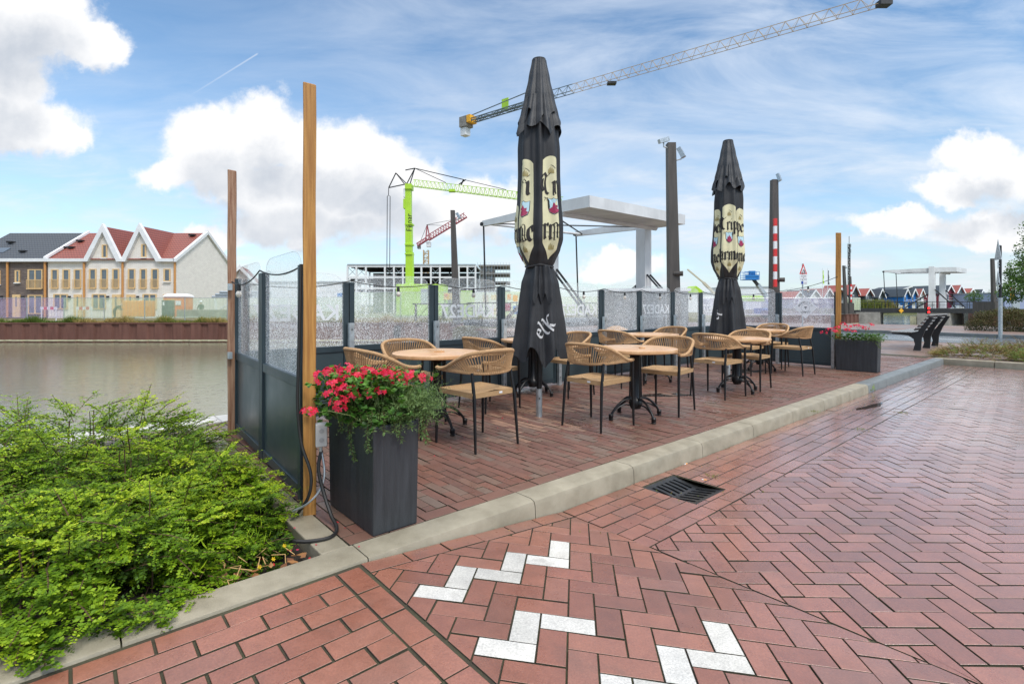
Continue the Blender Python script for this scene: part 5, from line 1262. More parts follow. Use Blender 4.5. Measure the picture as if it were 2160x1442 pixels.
def row_house(label,x0,x1,wallm,roofm,gable=None,wins=(),endgable=False,lefthip=False):
    X0,X1=x0,x1; th=thing('row_house',label,'house',((X0+X1)/2,YF,-.3),0,'new terraced houses across the water')
    mb=MB().box((X0,YF,-.3),(X1,YB,ZE))
    if endgable or lefthip:
        Xe=X1-.0 if endgable else X0; dx=-.25 if endgable else .25
        mb.prism([(Xe,YF,ZE),(Xe,YB,ZE),(Xe,YR,ZT-.15)],(dx,0,0))
    obj('wall',mb,wallm,th,world=True)
    zr_=ZT; rf=MB(); t_=.12
    rf.add([(X0,YF-.25,ZE),(X1,YF-.25,ZE),(X1,YR,zr_),(X0,YR,zr_)],[(0,1,2,3)]); rf.add([(X0,YB+.2,ZE),(X1,YB+.2,ZE),(X1,YR,zr_),(X0,YR,zr_)],[(3,2,1,0)])
    if gable:
        gx,gl,gr,gz_=gable
        rf.add([(gx,YF-.2,gz_),(gx,YR,gz_),(gl,YR,ZE),(gl,YF-.2,ZE)],[(0,1,2,3)]); rf.add([(gx,YF-.2,gz_),(gr,YF-.2,ZE),(gr,YR,ZE),(gx,YR,gz_)],[(0,1,2,3)])
    r_=obj('roof',rf,roofm,th,world=True)
    if gable:
        mb=MB().prism([(gl+.1,YF-.01,ZE-.02),(gr-.1,YF-.01,ZE-.02),(gx,YF-.01,gz_-.15)],(0,.3,0)); obj('gable_wall',mb,wallm,th,world=True)
        mb=MB(); 
        for gg in (gl,gr): 
            dx=.42*(1 if gg<gx else -1)
            mb.prism([(gg-dx*.35,YF-.42,ZE-.22),(gg+dx,YF-.42,ZE-.22),(gx,YF-.42,gz_-.62),(gx,YF-.42,gz_+.32)],(0,.40,0))
        obj('verge',mb,'white',th,world=True)
    mb=MB(); segs=[(X0,X1)] if not gable else [(X0,gl+.15),(gr-.15,X1)]
    for a,b in segs:
        if b-a>.1: mb.box((a,YF-.45,ZE-.22),(b,YF-.02,ZE+.12))
    if mb.v: obj('gutter_fascia',mb,'white',th,world=True)
    if endgable:
        mb=MB()
        for (ya,za,yb,zb_) in ((YF-.45,ZE-.2,YR,ZT),(YR,ZT,YB+.45,ZE-.2)):
            mb.prism([(X1-.05,ya,za-.05),(X1-.05,yb,zb_-.22),(X1-.05,yb,zb_+.2),(X1-.05,ya,za+.32)],(.3,0,0))
        obj('end_verge',mb,'white',th,world=True)
    if lefthip or wallm=='wall_brown':
        mb=MB(); mb.prism([(X1-.16,YF-.4,ZE),(X1-.16,YR,ZT),(X1-.16,YR,ZT+.28),(X1-.16,YF-.4,ZE+.3)],(.3,0,0)); obj('party_verge',mb,'white',th,world=True)
    for w_ in wins: window(th,*w_)
    return th
B_='balcony'
hA=row_house('dark roofed brown brick row house with a french balcony, left of the white houses',-60.2,-50.75,'wall_brown','tile_dark',wins=[(60,91,568,609,B_,True),(33,43,570,596,'sill'),(60,91,622,662,'x',True),(-20,2,570,600,'sill')],lefthip=True)
hB=row_house('white brick row house with plain red roof and three narrow balcony windows',-50.75,-46.7,'wall_white','tile_red',wins=[(109,124,568,608,B_),(133,148,568,608,B_),(157,172,568,608,B_),(114,144,620,652,'x',True)])
hC=row_house('white brick row house below the left pointed gable',-46.7,-42.5,'wall_white','tile_red',gable=(-44.5,-46.55,-42.55,9.7),wins=[(189,204,567,608,B_),(213,228,567,608,B_),(238,252,567,608,B_),(216,227,516,544,'sill'),(195,224,620,652,'x',True)])
hD=row_house('white brick end house below the right pointed gable, with the big blank side wall',-42.5,-36.7,'wall_white','tile_red',gable=(-40.5,-42.45,-38.25,9.75),wins=[(271,286,567,608,B_),(296,310,567,608,B_),(320,335,567,608,B_),(346,360,567,594,'sill'),(299,309,515,543,'sill'),(302,331,620,652,'x',True)],endgable=True)
for th,doors,pipes,lamps in ((hA,[(28,44)],[19,98],[5,50]),(hB,[(157,173)],[],[148]),(hC,[(238,256)],[180],[229]),(hD,[(268,286),(345,360)],[261,371],[292])):
    for (a,b) in doors: 
        d_=obj('door',MB().box((hx(a),YF-.12,-.2),(hx(b),YF-.02,fz(621))),'hframe',th,world=True); obj('door_window',MB().box((hx(a)+.36,YF-.14,1.0),(hx(a)+.50,YF-.12,fz(626))),'pane',d_,world=True)
    for p_ in pipes: obj('downpipe',MB().tube([(hx(p_),YF-.18,-.2),(hx(p_),YF-.18,ZE-.2)],.11,8),'pipe',th,world=True)
    for p_ in lamps: obj('wall_lamp',MB().box((hx(p_)-.1,YF-.22,fz(630)),(hx(p_)+.1,YF-.02,fz(624))),'rubber',th,world=True)
def vent(parent,x,v,Yp): 
    p=px(x,v,Yp); obj('roof_vent',MB().box((p.x-.3,p.y-.5,p.z-.05),(p.x+.3,p.y+.1,p.z+.14)),'rubber',parent,world=True)
def roofpt(x,v):  # point on front roof slope
    # z = ZE+(Y-YF)*(ZT-ZE)/(YR-YF)
    a=(ZT-ZE)/(YR-YF); k_=(642-v)/F; Y=(ZE-YF*a-H0)/(k_-a); return x,v,Y
vent(hA,*roofpt(27,512)); vent(hA,*roofpt(53,531)); vent(hA,*roofpt(138,523)); vent(hB,*roofpt(173,509)); vent(hB,*roofpt(154,523)); vent(hD,*roofpt(408,497))
q=roofpt(5,530); p=px(*q); obj('roof_window',MB().prism([(p.x-.6,p.y-.5,p.z-.3),(p.x+.6,p.y-.5,p.z-.3),(p.x+.6,p.y+.4,p.z+.32),(p.x-.6,p.y+.4,p.z+.32)],(0,-.05,.12)),'pane',hA,world=True)
# second row of houses glimpsed behind
def simple_house(label,X,Y,wd,dp,ze,zt,wallm,roofm,rz=0,group=None,verge=True,zb=-.3,balc=None,name='gabled_house'):
    th=thing(name,label,'house',(X,Y,zb),rz,group)
    ze-=zb; zt-=zb
    mb=MB().box((-wd/2,0,0),(wd/2,dp,ze)); mb.prism([(-wd/2,0,ze),(wd/2,0,ze),(0,0,zt-.15)],(0,dp,0)); obj('wall',mb,wallm,th)
    o_=.35; sl=(zt-ze)/(wd/2); mb=MB()
    for sx in (1,-1): mb.prism([(0,-o_*2.2,zt),(sx*(wd/2+o_),-o_*2.2,ze-o_*sl),(sx*(wd/2+o_),-o_*2.2,ze-o_*sl-.14),(0,-o_*2.2,zt-.14)],(0,dp+o_*3,0))
    obj('roof',mb,roofm,th)
    if verge:
        mb=MB(); h_=.42
        for sx in (1,-1): mb.prism([(0,-o_*2.2-.06,zt+.15),(sx*(wd/2+o_),-o_*2.2-.06,ze-o_*sl+.15),(sx*(wd/2+o_),-o_*2.2-.06,ze-o_*sl-h_),(0,-o_*2.2-.06,zt-h_-.1)],(0,.16,0))
        obj('verge',mb,'white',th)
    if balc:
        f=obj('balcony',MB().box((-wd/2+.2,-1.0,ze*.50),(wd/2-.2,-.9,ze*.50+.12)).box((-wd/2+.2,-1.0,ze*.62),(wd/2-.2,-.9,ze*.62+.1)).box((-wd/2+.2,-.9,ze*.46),(wd/2-.2,.0,ze*.49)),'white',th)
        w_=obj('window',MB().box((-wd*.34,-.08,ze*.52),(-wd*.05,-.01,ze*.88)),'white',th); obj('pane',MB().box((-wd*.31,-.12,ze*.55),(-wd*.08,-.08,ze*.85)),'pane',w_)
        obj('garage_door',MB().box((-wd*.3,-.1,0),(wd*.3,-.01,ze*.40)),balc,th)
    return th
simple_house('distant red roofed house just behind the weathered wooden post',(507-1080)/F*80,80,4.6,9,4.6,7.2,'wall_white','tile_red',R(20))
# ---- far bank: site fence, grass and site things
def fence_panel(x0,x1,Y,v0,v1,net,label,group='site fence panels with netting'):
    X0,X1=hx(x0,Y)+.03,hx(x1,Y)-.03; zt,zb=fz(v0,Y),fz(v1,Y); th=thing('site_fence_panel',label,'fence',((X0+X1)/2,Y,zb),0,group); mb=MB()
    for X in (X0,X1): mb.tube([(X,Y,zb-.1),(X,Y,zt)],.022,6)
    mb.tube([(X0,Y,zt),(X1,Y,zt)],.02,6); mb.tube([(X0,Y,zb+.15),(X1,Y,zb+.15)],.02,6)
    n_=12
    for i in range(1,n_): xx=X0+(X1-X0)*i/n_; mb.bar((xx,Y,zb+.15),(xx,Y,zt),.008,.008)
    obj('wire_frame',mb,'galv',th,world=True)
    mb=MB(); m_=16
    for i in range(m_+1): xx=X0+(X1-X0)*i/m_; dy=-.05-.03*math.sin(i*1.3); mb.v+=[(xx,Y+dy,zb+.1),(xx,Y+dy*.7,zt-.02)]
    for i in range(m_): mb.f.append((2*i,2*i+2,2*i+3,2*i+1))
    obj('netting',mb,net,th,world=True); return th
xs=[-35,57,135,220,305,390,480,565,650]
nl=['purple netting fence panel at the far left edge of the picture','purple netting fence panel below the dark roofed house','green netting fence panel in front of the plain roofed white house','green netting fence panel in front of the left gable house','green netting fence panel beside the orange container','green netting fence panel in front of the blank side wall','green netting fence panel seen through the near end screen by the water','green netting fence panel seen through the near end screen by the tall post']
for i in range(8): fence_panel(xs[i],xs[i+1],43.5,628,673,'net_purple' if i<2 else 'net_green',nl[i])
xs=[650,740,845,950,1050]
for i in range(4): fence_panel(xs[i],xs[i+1],43.5,616 if i else 626,672,'net_green' if i<3 else 'net_pale',['green netting fence panel behind the first back screen','green netting fence panel in front of the lime container','green netting fence panel under the tall green crane mast','pale netting fence panel left of the first parasol'][i])
# grass fringe on the bank
n_=26000; X=rng.uniform(-52,-2.5,n_); Yg=42.0+np.abs(rng.normal(scale=.45,size=n_)); P=np.stack([X,Yg,np.full(n_,-.32)],1); D=np.stack([rng.normal(scale=.35,size=n_),rng.normal(scale=.35,size=n_)-.15,np.ones(n_)],1)
hgt=rng.uniform(.15,.62,n_)*(.6+.5*np.sin(X*1.7)+.3*np.sin(X*4.1)).clip(.35,1.6); tonev=np.clip(.55+.25*np.sin(X*.55+1)+rng.normal(scale=.18,size=n_)-.55*(X<-36),0,1)
V,Fq,Rn=leaves(P,D,rng.normal(size=(n_,3)),hgt,.035,tonev); o=npmesh('bank_grass',V,Fq,Rn,'grassy'); tag(o,None,None,kind='stuff'); o['label']='fringe of dry yellow and green grass on top of the sheet pile wall'
def sbox_thing(name,label,cat,x0,x1,v0,v1,Y,dp,m,extra=None):
    X0,X1=hx(x0,Y),hx(x1,Y); zb,zt=fz(v1,Y),fz(v0,Y); th=thing(name,label,cat,((X0+X1)/2,Y,zb)); mb=MB().box((X0,Y,zb),(X1,Y+dp,zt)); obj('body',mb,m,th,world=True,bevel=.03)
    return th,X0,X1,zb,zt
th,X0,X1,zb,zt=sbox_thing('storage_container','orange storage container behind the green netting','container',259,302,634,668,46,1.6,'orange2')
for i in range(8): obj('rib',MB().box((X0+(X1-X0)*(i+.3)/8,45.95,zb+.1),(X0+(X1-X0)*(i+.55)/8,45.999,zt-.1)),'orange2',th,world=True)
th,X0,X1,zb,zt=sbox_thing('portable_toilet','orange portable toilet cabin with white domed roof','toilet',345,386,626,668,47,1.5,'orange')
mb=MB(); 
for i in range(7):
    t=i/6; s_=math.cos(t*math.pi/2*.8); z=zt+.32*math.sin(t*math.pi/2)
    for (a,b) in ((-1,-1),(1,-1),(1,1),(-1,1)): mb.v.append(((X0+X1)/2+a*(X1-X0)/2*1.06*s_,47.75+b*.82*s_,z))
for i in range(6):
    for k_ in range(4): a=i*4+k_; b=i*4+(k_+1)%4; mb.f.append((a,b,b+4,a+4))
mb.f.append((24,25,26,27)); obj('domed_roof',mb,'white',th,world=True)
obj('door',MB().box((X0+.25,46.96,zb),(X0+1.05,46.99,zt-.2)),'orange2',th,world=True); obj('sign',MB().box((X0+1.12,46.95,zt-.75),(X0+1.62,46.99,zt-.35)),'white',th,world=True)
th,X0,X1,zb,zt=sbox_thing('switch_cabinet','dark green utility cabinets in front of the orange toilet cabin','cabinet',341,361,633,668,45,.5,'teal2'); obj('notice',MB().box((X0+.1,44.97,zt-.45),(X0+.25,44.995,zt-.15)),'white',th,world=True)
th,X0,X1,zb,zt=sbox_thing('site_bench','long low grey timber stack behind the fence','stack',372,482,653,668,46,1.2,'concrete')
for i,(x0,x1,v) in enumerate(((448,482,626),(455,482,621),(464,482,616))):
    o=obj('steel_pipe',MB().tube([(hx(x0,48),48,fz(v,48)),(hx(x1+90,48),48,fz(v,48))],.12,10),'galv'); tag(o,('lowest','middle','uppermost')[i]+' of three grey pipes stacked behind the weathered wooden post','pipe','stacked grey pipes')
th=thing('pipe_rack','pale angled rack carrying the grey pipes behind the netting','rack',(hx(465,48),48,-.3)); 
mb=MB(); mb.bar((hx(453,48),48,fz(626,48)),(hx(460,48),48,-.3),.12); mb.bar((hx(482,48),48,fz(640,48)),(hx(460,48),48,fz(655,48)),.1); mb.bar((hx(500,48),48,fz(626,48)),(hx(505,48),48,-.3),.12); obj('rack_frame',mb,'white',th,world=True)
# road-works barriers behind the purple/green net
for i,(x0,lb) in enumerate(((85,'red and white works barrier behind the purple netting'),(160,'red and white works barrier behind the left green netting'))):
    Y=45; th=thing('works_barrier',lb,'barrier',(hx(x0+17,Y),Y,-.3),0,'works barriers'); 
    for k_ in range(5): obj('board_stripe',MB().box((hx(x0+k_*7,Y),Y,fz(653,Y)),(hx(x0+k_*7+7,Y),Y+.04,fz(647,Y))),'red' if k_%2 else 'white',th,world=True)
    for xx in (x0+2,x0+33): obj('leg',MB().bar((hx(xx,Y),Y+.02,-.3),(hx(xx,Y),Y+.02,fz(647,Y)),.06),'white',th,world=True)
# people behind the netting
def person(loc,rz,sc,label,shirt,helmet=None,sit=False,joints=None):
    th_m=bpy.data.meshes.new('person'); J=joints; keys=list(J.keys()); idx={k_:i for i,k_ in enumerate(keys)}
    E=[('pel','abd'),('abd','chest'),('chest','neck'),('neck','head'),('head','top'),('chest','shl'),('shl','ell'),('ell','wrl'),('wrl','hal'),('chest','shr'),('shr','elr'),('elr','wrr'),('wrr','har'),('pel','hil'),('hil','knl'),('knl','anl'),('anl','tol'),('pel','hir'),('hir','knr'),('knr','anr'),('anr','tor')]
    th_m.from_pydata([J[k_][0] for k_ in keys],[(idx[a],idx[b]) for a,b in E],[]); o=bpy.data.objects.new('person',th_m); COL.objects.link(o); o.location=loc; o.rotation_euler=(0,0,rz); o.scale=(sc,sc,sc)
    md=o.modifiers.new('skin','SKIN'); 
    for i,k_ in enumerate(keys): th_m.skin_vertices[0].data[i].radius=(J[k_][1],J[k_][2]); 
    th_m.skin_vertices[0].data[idx['pel']].use_root=True
    ss_=o.modifiers.new('sub','SUBSURF'); ss_.levels=2; ss_.render_levels=2
    dg=bpy.context.evaluated_depsgraph_get(); me2=bpy.data.meshes.new_from_object(o.evaluated_get(dg)); o.modifiers.clear(); o.data=me2
    me2.materials.clear(); me2.materials.append(M[shirt]); me2.materials.append(M['housew']); me2.materials.append(M['darksteel'])
    hz_=J['neck'][0][2]
    for p_ in me2.polygons:
        c=p_.center; p_.use_smooth=True
        if c.z>hz_ : p_.material_index=1
        elif min((c-Vector(J['hal'][0])).length,(c-Vector(J['har'][0])).length)<.08: p_.material_index=1
        elif c.z<J['pel'][0][2]-.02: p_.material_index=2
    tag(o,label,'person')
    if helmet:
        h=J['top'][0]; mb=MB().lathe([(.135,-.06),(.13,-.02),(.10,.045),(.05,.07),(.01,.078)],(h[0],h[1],h[2]+.03),12); obj('helmet',mb,helmet,o)
    return o
stand={'pel':((0,0,.95),.15,.11),'abd':((0,0,1.1),.14,.10),'chest':((0,0,1.33),.17,.12),'neck':((0,0,1.50),.06,.06),'head':((0,.01,1.62),.085,.10),'top':((0,.01,1.72),.07,.085),
 'shl':((-.19,0,1.42),.065,.065),'ell':((-.27,.03,1.15),.045,.045),'wrl':((-.20,.18,1.0),.032,.032),'hal':((-.17,.24,.98),.035,.025),'shr':((.19,0,1.42),.065,.065),'elr':((.27,.03,1.15),.045,.045),'wrr':((.20,.18,1.0),.032,.032),'har':((.17,.24,.98),.035,.025),
 'hil':((-.1,0,.88),.095,.095),'knl':((-.11,.02,.48),.06,.06),'anl':((-.11,-.01,.08),.042,.042),'tol':((-.12,.14,.04),.04,.03),'hir':((.1,0,.88),.095,.095),'knr':((.12,.06,.48),.06,.06),'anr':((.13,.0,.08),.042,.042),'tor':((.14,.15,.04),.04,.03)}
bend=dict(stand); bend.update({'abd':((0,.10,1.08),.14,.11),'chest':((0,.28,1.24),.17,.13),'neck':((0,.42,1.34),.06,.06),'head':((0,.50,1.40),.085,.10),'top':((0,.55,1.49),.07,.085),'shl':((-.19,.32,1.30),.065,.065),'ell':((-.24,.42,1.03),.045,.045),'wrl':((-.16,.60,.95),.032,.032),'hal':((-.14,.67,.93),.035,.025),'shr':((.19,.32,1.30),.065,.065),'elr':((.24,.42,1.03),.045,.045),'wrr':((.16,.60,.95),.032,.032),'har':((.14,.67,.93),.035,.025)})
person((hx(424,46.5),46.5,-.30),R(180),1.02,'worker in dark jacket and white helmet standing behind the green netting','jacket','white',joints=stand)
person((hx(241,46.5),46.5,-.30),R(-70),1.05,'person in dark clothes leaning forward behind the left green netting','jacket',None,joints=bend)
# ---- construction site
th=thing('steel_frame_building','large open steel framed building shell with light grey columns and braces','building',(hx(870,90),90,-.3))
cols=[733,752,772,812,831,850,889,909,928,968,986,1003]; YY=90
zt_,zm1,zm2,zb_=fz(560,YY),fz(583,YY),fz(606,YY),-.3
for yy in (90,104): 
    for x in (cols if yy==90 else cols[::4]): obj('column',MB().box((hx(x,YY)-.14,yy-.14,zb_),(hx(x,YY)+.14,yy+.14,zt_)),'white' if yy==90 else 'galv',th,world=True)
for yy in (90,104):
    for z in (zt_,zm1,zm2): obj('beam',MB().box((hx(733,YY)+.15,yy-.12,z-.3),(hx(1003,YY)-.15,yy+.12,z-.02)),'white' if yy==90 else 'galv',th,world=True)
obj('roof_deck',MB().box((hx(733,YY),89.8,zt_+.02),(hx(1003,YY),106,zt_+.25)),'galv',th,world=True)
for i in range(9): y_=91.5+i*1.5; obj('joist',MB().box((hx(733,YY)+.2,y_,zt_-.35),(hx(1003,YY)-.2,y_+.12,zt_-.05)),'darksteel',th,world=True)
obj('floor_deck',MB().box((hx(733,YY)+.2,91,zm1-.65),(hx(1003,YY)-.2,105,zm1-.35)),'darksteel',th,world=True)
obj('floor_deck',MB().box((hx(733,YY)+.2,91,zm2-.65),(hx(1003,YY)-.2,105,zm2-.35)),'darksteel',th,world=True)
obj('rear_cladding',MB().box((hx(733,YY)+.3,105.5,-.3),(hx(1003,YY)-.3,105.7,zt_-.4)),mat('grey_cladding',(.14,.17,.18),.6,var=.3,scale=.3),th,world=True)
for (a,b) in ((0,1),(1,2),(4,5),(7,8),(10,11),(3,4)):
    for (z0_,z1_) in ((zm1,zt_),(zm2,zm1)):
        xa,xb=hx(cols[a],YY),hx(cols[b],YY)
        obj('cross_brace',MB().bar((xa,90.2,z0_),(xb,90.2,z1_-.3),.07),'galv',th,world=True); obj('cross_brace',MB().bar((xa,90.35,z1_-.3),(xb,90.35,z0_),.07),'galv',th,world=True)
th=thing('concrete_building','half built concrete block with projecting slabs and scaffolding','building',(hx(1035,130),130,-.3)); YY=130
X0,X1=hx(1012,YY),hx(1060,YY)
obj('wall',MB().box((X0,130,-.3),(X1-2.2,142,fz(562,YY))),'concrete',th,world=True)
for v in (560,577,595,613): obj('floor_slab',MB().box((X0-.3,129.2,fz(v,YY)-.25),(hx(1076,YY),143,fz(v,YY)+.15)),'concrete',th,world=True)
for v in (568,586,604):
    for x in (1022,1033): w_=obj('window',MB().box((hx(x,YY),129.9,fz(v+5,YY)),(hx(x+6,YY),129.98,fz(v-4,YY))),'pane',th,world=True)
mb=MB()
for x in range(1008,1080,6): mb.bar((hx(x,YY),128.6,-.3),(hx(x,YY),128.6,fz(554,YY)),.07)
for v in range(560,640,9): mb.bar((hx(1008,YY),128.6,fz(v,YY)),(hx(1078,YY),128.6,fz(v,YY)),.07)
obj('scaffolding',mb,'galv',th,world=True)
# pale low shed left of the steel frame and the white shed with lime band at the right
def shed(label,x0,x1,v0,v1,Y,dp,wall,band=None,roof=None):
    X0,X1=hx(x0,Y),hx(x1,Y); th=thing('industrial_shed',label,'building',((X0+X1)/2,Y,-.3)); obj('wall',MB().box((X0,Y,-.3),(X1,Y+dp,fz(v0,Y))),wall,th,world=True)
    obj('roof',MB().box((X0-.3,Y-.3,fz(v0,Y)+.003),(X1+.3,Y+dp+.3,fz(v0,Y)+.3)),roof or 'galv',th,world=True)
    if band: obj('fascia_band',MB().box((X0-.02,Y-.12,fz(v1,Y)-1.0),(X1+.02,Y-.01,fz(v1,Y)+.6)),band,th,world=True)
    n_=max(2,int((X1-X0)/8))
    for i in range(n_): xx=X0+(X1-X0)*(i+.3)/n_; obj('door',MB().box((xx,Y-.08,-.3),(xx+2.4,Y-.005,2.6)),'galv',th,world=True)
    return th
shed('long pale shed behind the near end screens',500,727,596,600,110,12,'white')
shed('white shed with bright lime band behind the second parasol',1540,1642,606,628,150,14,'white','lime')
shed('pale shed with lime roof behind the camera mast',1400,1520,618,640,140,10,'white',None,'galv')
th=thing('site_hut','bright lime gabled hut roof right of the brown camera mast','hut',(hx(1467,100),100,-.3)); X0,X1=hx(1452,100),hx(1483,100)
obj('wall',MB().box((X0,100,-.3),(X1,104,fz(617,100))),'white',th,world=True); obj('roof',MB().prism([(X0-.3,99.7,fz(617,100)),(X1+.3,99.7,fz(617,100)),((X0+X1)/2,99.7,fz(603,100))],(0,4.6,0)),'lime',th,world=True)
shed('long grey green hall on the far right shore',2062,2140,628,636,240,20,'galv')
shed('lavender grey hall behind the yellow sign at the right edge',2120,2330,618,640,170,20,mat('lavender_wall',(.30,.35,.50),.7))
# ---- green mobile tower crane
Y=68; th=thing('green_tower_crane','lime green self erecting crane with tall telescopic mast and lattice jib','crane',(hx(860,Y),Y,-.3)); 
obj('machine_house',MB().box((hx(835,Y),Y,-.3),(hx(935,Y),Y+5,fz(599,Y))),'lime',th,world=True,bevel=.1)
obj('grille',MB().box((hx(888,Y),Y-.08,fz(640,Y)),(hx(905,Y),Y-.01,fz(609,Y))),'galv',th,world=True)
mb=MB()
secs=[(599,530,7.6),(530,470,6.8),(470,395,6.0)]
for (v0,v1,hw) in secs: c=861+(600-v0)*-.02; mb.box((hx(c-hw,Y),Y+.5,fz(v0,Y)+.002*hw),(hx(c+hw,Y),Y+1.6,fz(v1,Y)))
obj('mast',mb,'lime',th,world=True,bevel=.04)
for v in (598,533,513,470): obj('mast_collar',MB().box((hx(852.3,Y),Y+.35,fz(v+3,Y)),(hx(868.7,Y),Y+1.75,fz(v,Y))),'lime',th,world=True)
obj('mast_head',MB().box((hx(853,Y),Y+.3,fz(397,Y)),(hx(867,Y),Y+1.8,fz(386,Y))),'lime',th,world=True)
o=text_mb('Fimar',1.05,lambda x,y:(hx(862.5,Y)-y+.3,Y+.47,fz(468,Y)+x)); obj('mast_lettering',o,'ink',th,world=True)
jib0=Vector((hx(866,Y),Y+1,fz(389,Y))); jib1=Vector((hx(1185,Y-8),Y-8,fz(432,Y-8)))
truss(jib0,jib1,.9,.9,34,'lime',th,'jib',.065)
pk1=px(875,355,Y+1); pk2=px(835,365,Y+1); pk3=px(820,396,Y+1); mh=px(858,388,Y+1)
mb=MB()
for a,b in ((mh,pk1),(px(865,388,Y+1),pk1),(pk2,mh),(pk2,px(853,388,Y+1)),(pk2,pk3),(pk3,mh),(px(855,359,Y+1),pk1)): mb.bar(a,b,.12)
jp=lambda t:jib0.lerp(jib1,t)+Vector((0,0,1.0))
t1=px(978,379,Y-2.5); mb.bar(pk1,t1,.10); mb.bar(t1,jp(.36),.14); mb.bar(t1+Vector((.3,0,0)),jp(.345),.10); mb.bar(pk1,jp(.25),.08); mb.bar(t1,jp(.66),.07)
obj('a_frame',mb,'darksteel',th,world=True)
mb=MB()
for x in (817,823): mb.tube([px(820,396,Y+1),px(819.5,412,Y+1),px(x,414,Y+1),px(x-1,582,Y+1)],.05,5)
obj('counter_cables',mb,'darksteel',th,world=True)
obj('trolley',MB().box(tuple(px(947,405,Y-2)-Vector((0,.4,0))),tuple(px(960,400,Y-2)+Vector((0,.4,0)))),'lime',th,world=True)
obj('control_box',MB().box((hx(849,Y),Y+.4,fz(414,Y)),(hx(853,Y),Y+1.2,fz(396,Y))),'white',th,world=True)
obj('ladder_cage',MB().box((hx(849,Y),Y+.4,fz(438,Y)),(hx(853,Y),Y+1.2,fz(418,Y))),'lime',th,world=True)
# ---- small red and white tower crane
Y=150; th=thing('red_tower_crane','small distant tower crane with raised red lattice jib and white mast','crane',(hx(903,Y),Y,-.3))
truss((hx(903,Y)-.7,Y,-.3),(hx(903,Y)-.7,Y,fz(527,Y)),1.4,1.4,16,'crane_y',th,'mast',.22,tri=False,up=(0,1,0))
obj('cab',MB().box(tuple(px(899,520,Y)),tuple(px(908,510,Y)+Vector((0,1.5,0)))),'white',th,world=True)
truss(px(905,507,Y),px(985,458,Y),1.2,1.5,15,'crane_r',th,'jib',.2)
truss(px(881,519,Y),px(903,505,Y),1.2,.8,4,'crane_r',th,'counter_jib',.25)
obj('apex',MB().bar(px(898,506,Y),px(901,474,Y),.3).bar(px(907,504,Y),px(901,474,Y),.3),'crane_r',th,world=True)
obj('counterweight',MB().box(tuple(px(880,524,Y)),tuple(px(886,517,Y)+Vector((0,1.5,0)))),'concrete',th,world=True)
mb=MB(); 
for q in ((940,476),(978,459),(884,516)): mb.bar(px(901,474,Y),px(q[0],q[1],Y),.10)
obj('stay_cables',mb,'darksteel',th,world=True)
# ---- big tower crane whose mast stands hidden behind the first parasol
hh=36.0; hb=H0+hh; T=lambda a,b:Vector((a*hh,b*hh,hb))
cT,cM,cC=T(1.243,1.703),T(.129,2.529),T(-.263,2.842)
th=thing('large_tower_crane','large tower crane whose long lattice jib crosses the sky behind the first parasol','crane',(cM.x,cM.y,-.3))
truss((cM.x,cM.y,-.3),(cM.x,cM.y,hb-1.5),1.3,1.3,26,'crane_g',th,'mast',.16,tri=False,up=(0,1,0))
g1=cM.lerp(cT,.14); truss(cM,g1,1.1,1.35,4,'crane_g',th,'jib_root',.10); truss(g1,cT,1.1,1.35,26,'crane_y',th,'jib',.065)
truss(cM,cM.lerp(cC,.93),1.3,.45,8,'crane_g',th,'counter_jib',.16,tri=False)
dC=(cC-cM).normalized(); sC=dC.cross(Vector((0,0,1)))
def cbox(c,l,wd,h,m,nm): 
    c=Vector(c); a=dC*l/2; b=sC*wd/2; obj(nm,MB().prism([c-a-b,c+a-b,c+a+b,c-a+b],(0,0,h)),m,th,world=True)
cbox(cC-dC*.4+Vector((0,0,-.8)),1.9,2.0,2.0,'concrete','counterweight'); cbox(cC+dC*-1.9+Vector((0,0,-.2)),.9,2.0,1.4,'yellow','counterweight_marker'); cbox(cC-dC*.2+Vector((0,0,-2.4)),1.4,1.4,1.5,'white','ballast_box')
cbox(cM.lerp(cC,.42)+Vector((0,0,.5)),1.6,.1,2.0,'lime','company_board')
mb=MB(); mb.bar(cM+Vector((0,0,2.5)),cC+Vector((0,0,1.2)),.14); mb.bar(cM+Vector((0,0,2.5)),cM,.3); obj('pendant',mb,'crane_g',th,world=True)
tr_=cM.lerp(cT,.285); obj('trolley',MB().box(tuple(tr_-Vector((.7,.5,.55))),tuple(tr_+Vector((.7,.5,-.2)))),'darksteel',th,world=True)
obj('jib_tip',MB().box(tuple(cT-Vector((.9,.5,.3))),tuple(cT+Vector((.5,.5,.3)))),'darksteel',th,world=True)
# ---- hoardings near the lime container
def board(label,x0,x1,v0,v1,Y,m,patches=()):
    th=thing('hoarding_board',label,'hoarding',(hx((x0+x1)/2,Y),Y,-.3)); obj('panel',MB().box((hx(x0,Y),Y,fz(v1,Y)),(hx(x1,Y),Y+.08,fz(v0,Y))),m,th,world=True)
    for (a,b,c,d,mm) in patches: obj('printed_patch',MB().box((hx(a,Y),Y-.02,fz(d,Y)),(hx(b,Y),Y-.002,fz(c,Y))),mm,th,world=True)
    for x in (x0+2,x1-2): obj('support',MB().bar((hx(x,Y),Y+.15,-.35),(hx(x,Y),Y+.15,fz(v0+3,Y)),.1),'darksteel',th,world=True)
board('lime green hoarding board left of the first parasol',972,1001,613,667,50,'lime')
board('white hoarding with coloured print between two screen posts',1003,1060,615,667,50,'white',[(1036,1047,622,632,'yellow'),(1018,1030,622,640,'crest_r'),(1038,1055,650,663,'yellow'),(1008,1030,655,665,'crest_b')])
board('colourful hoarding partly hidden by the first parasol',1062,1098,615,667,50,'net_pale',[(1070,1078,620,632,'orange2'),(1082,1092,622,636,'yellow'),(1064,1078,640,655,'crest_r'),(1082,1096,645,662,'blue')])
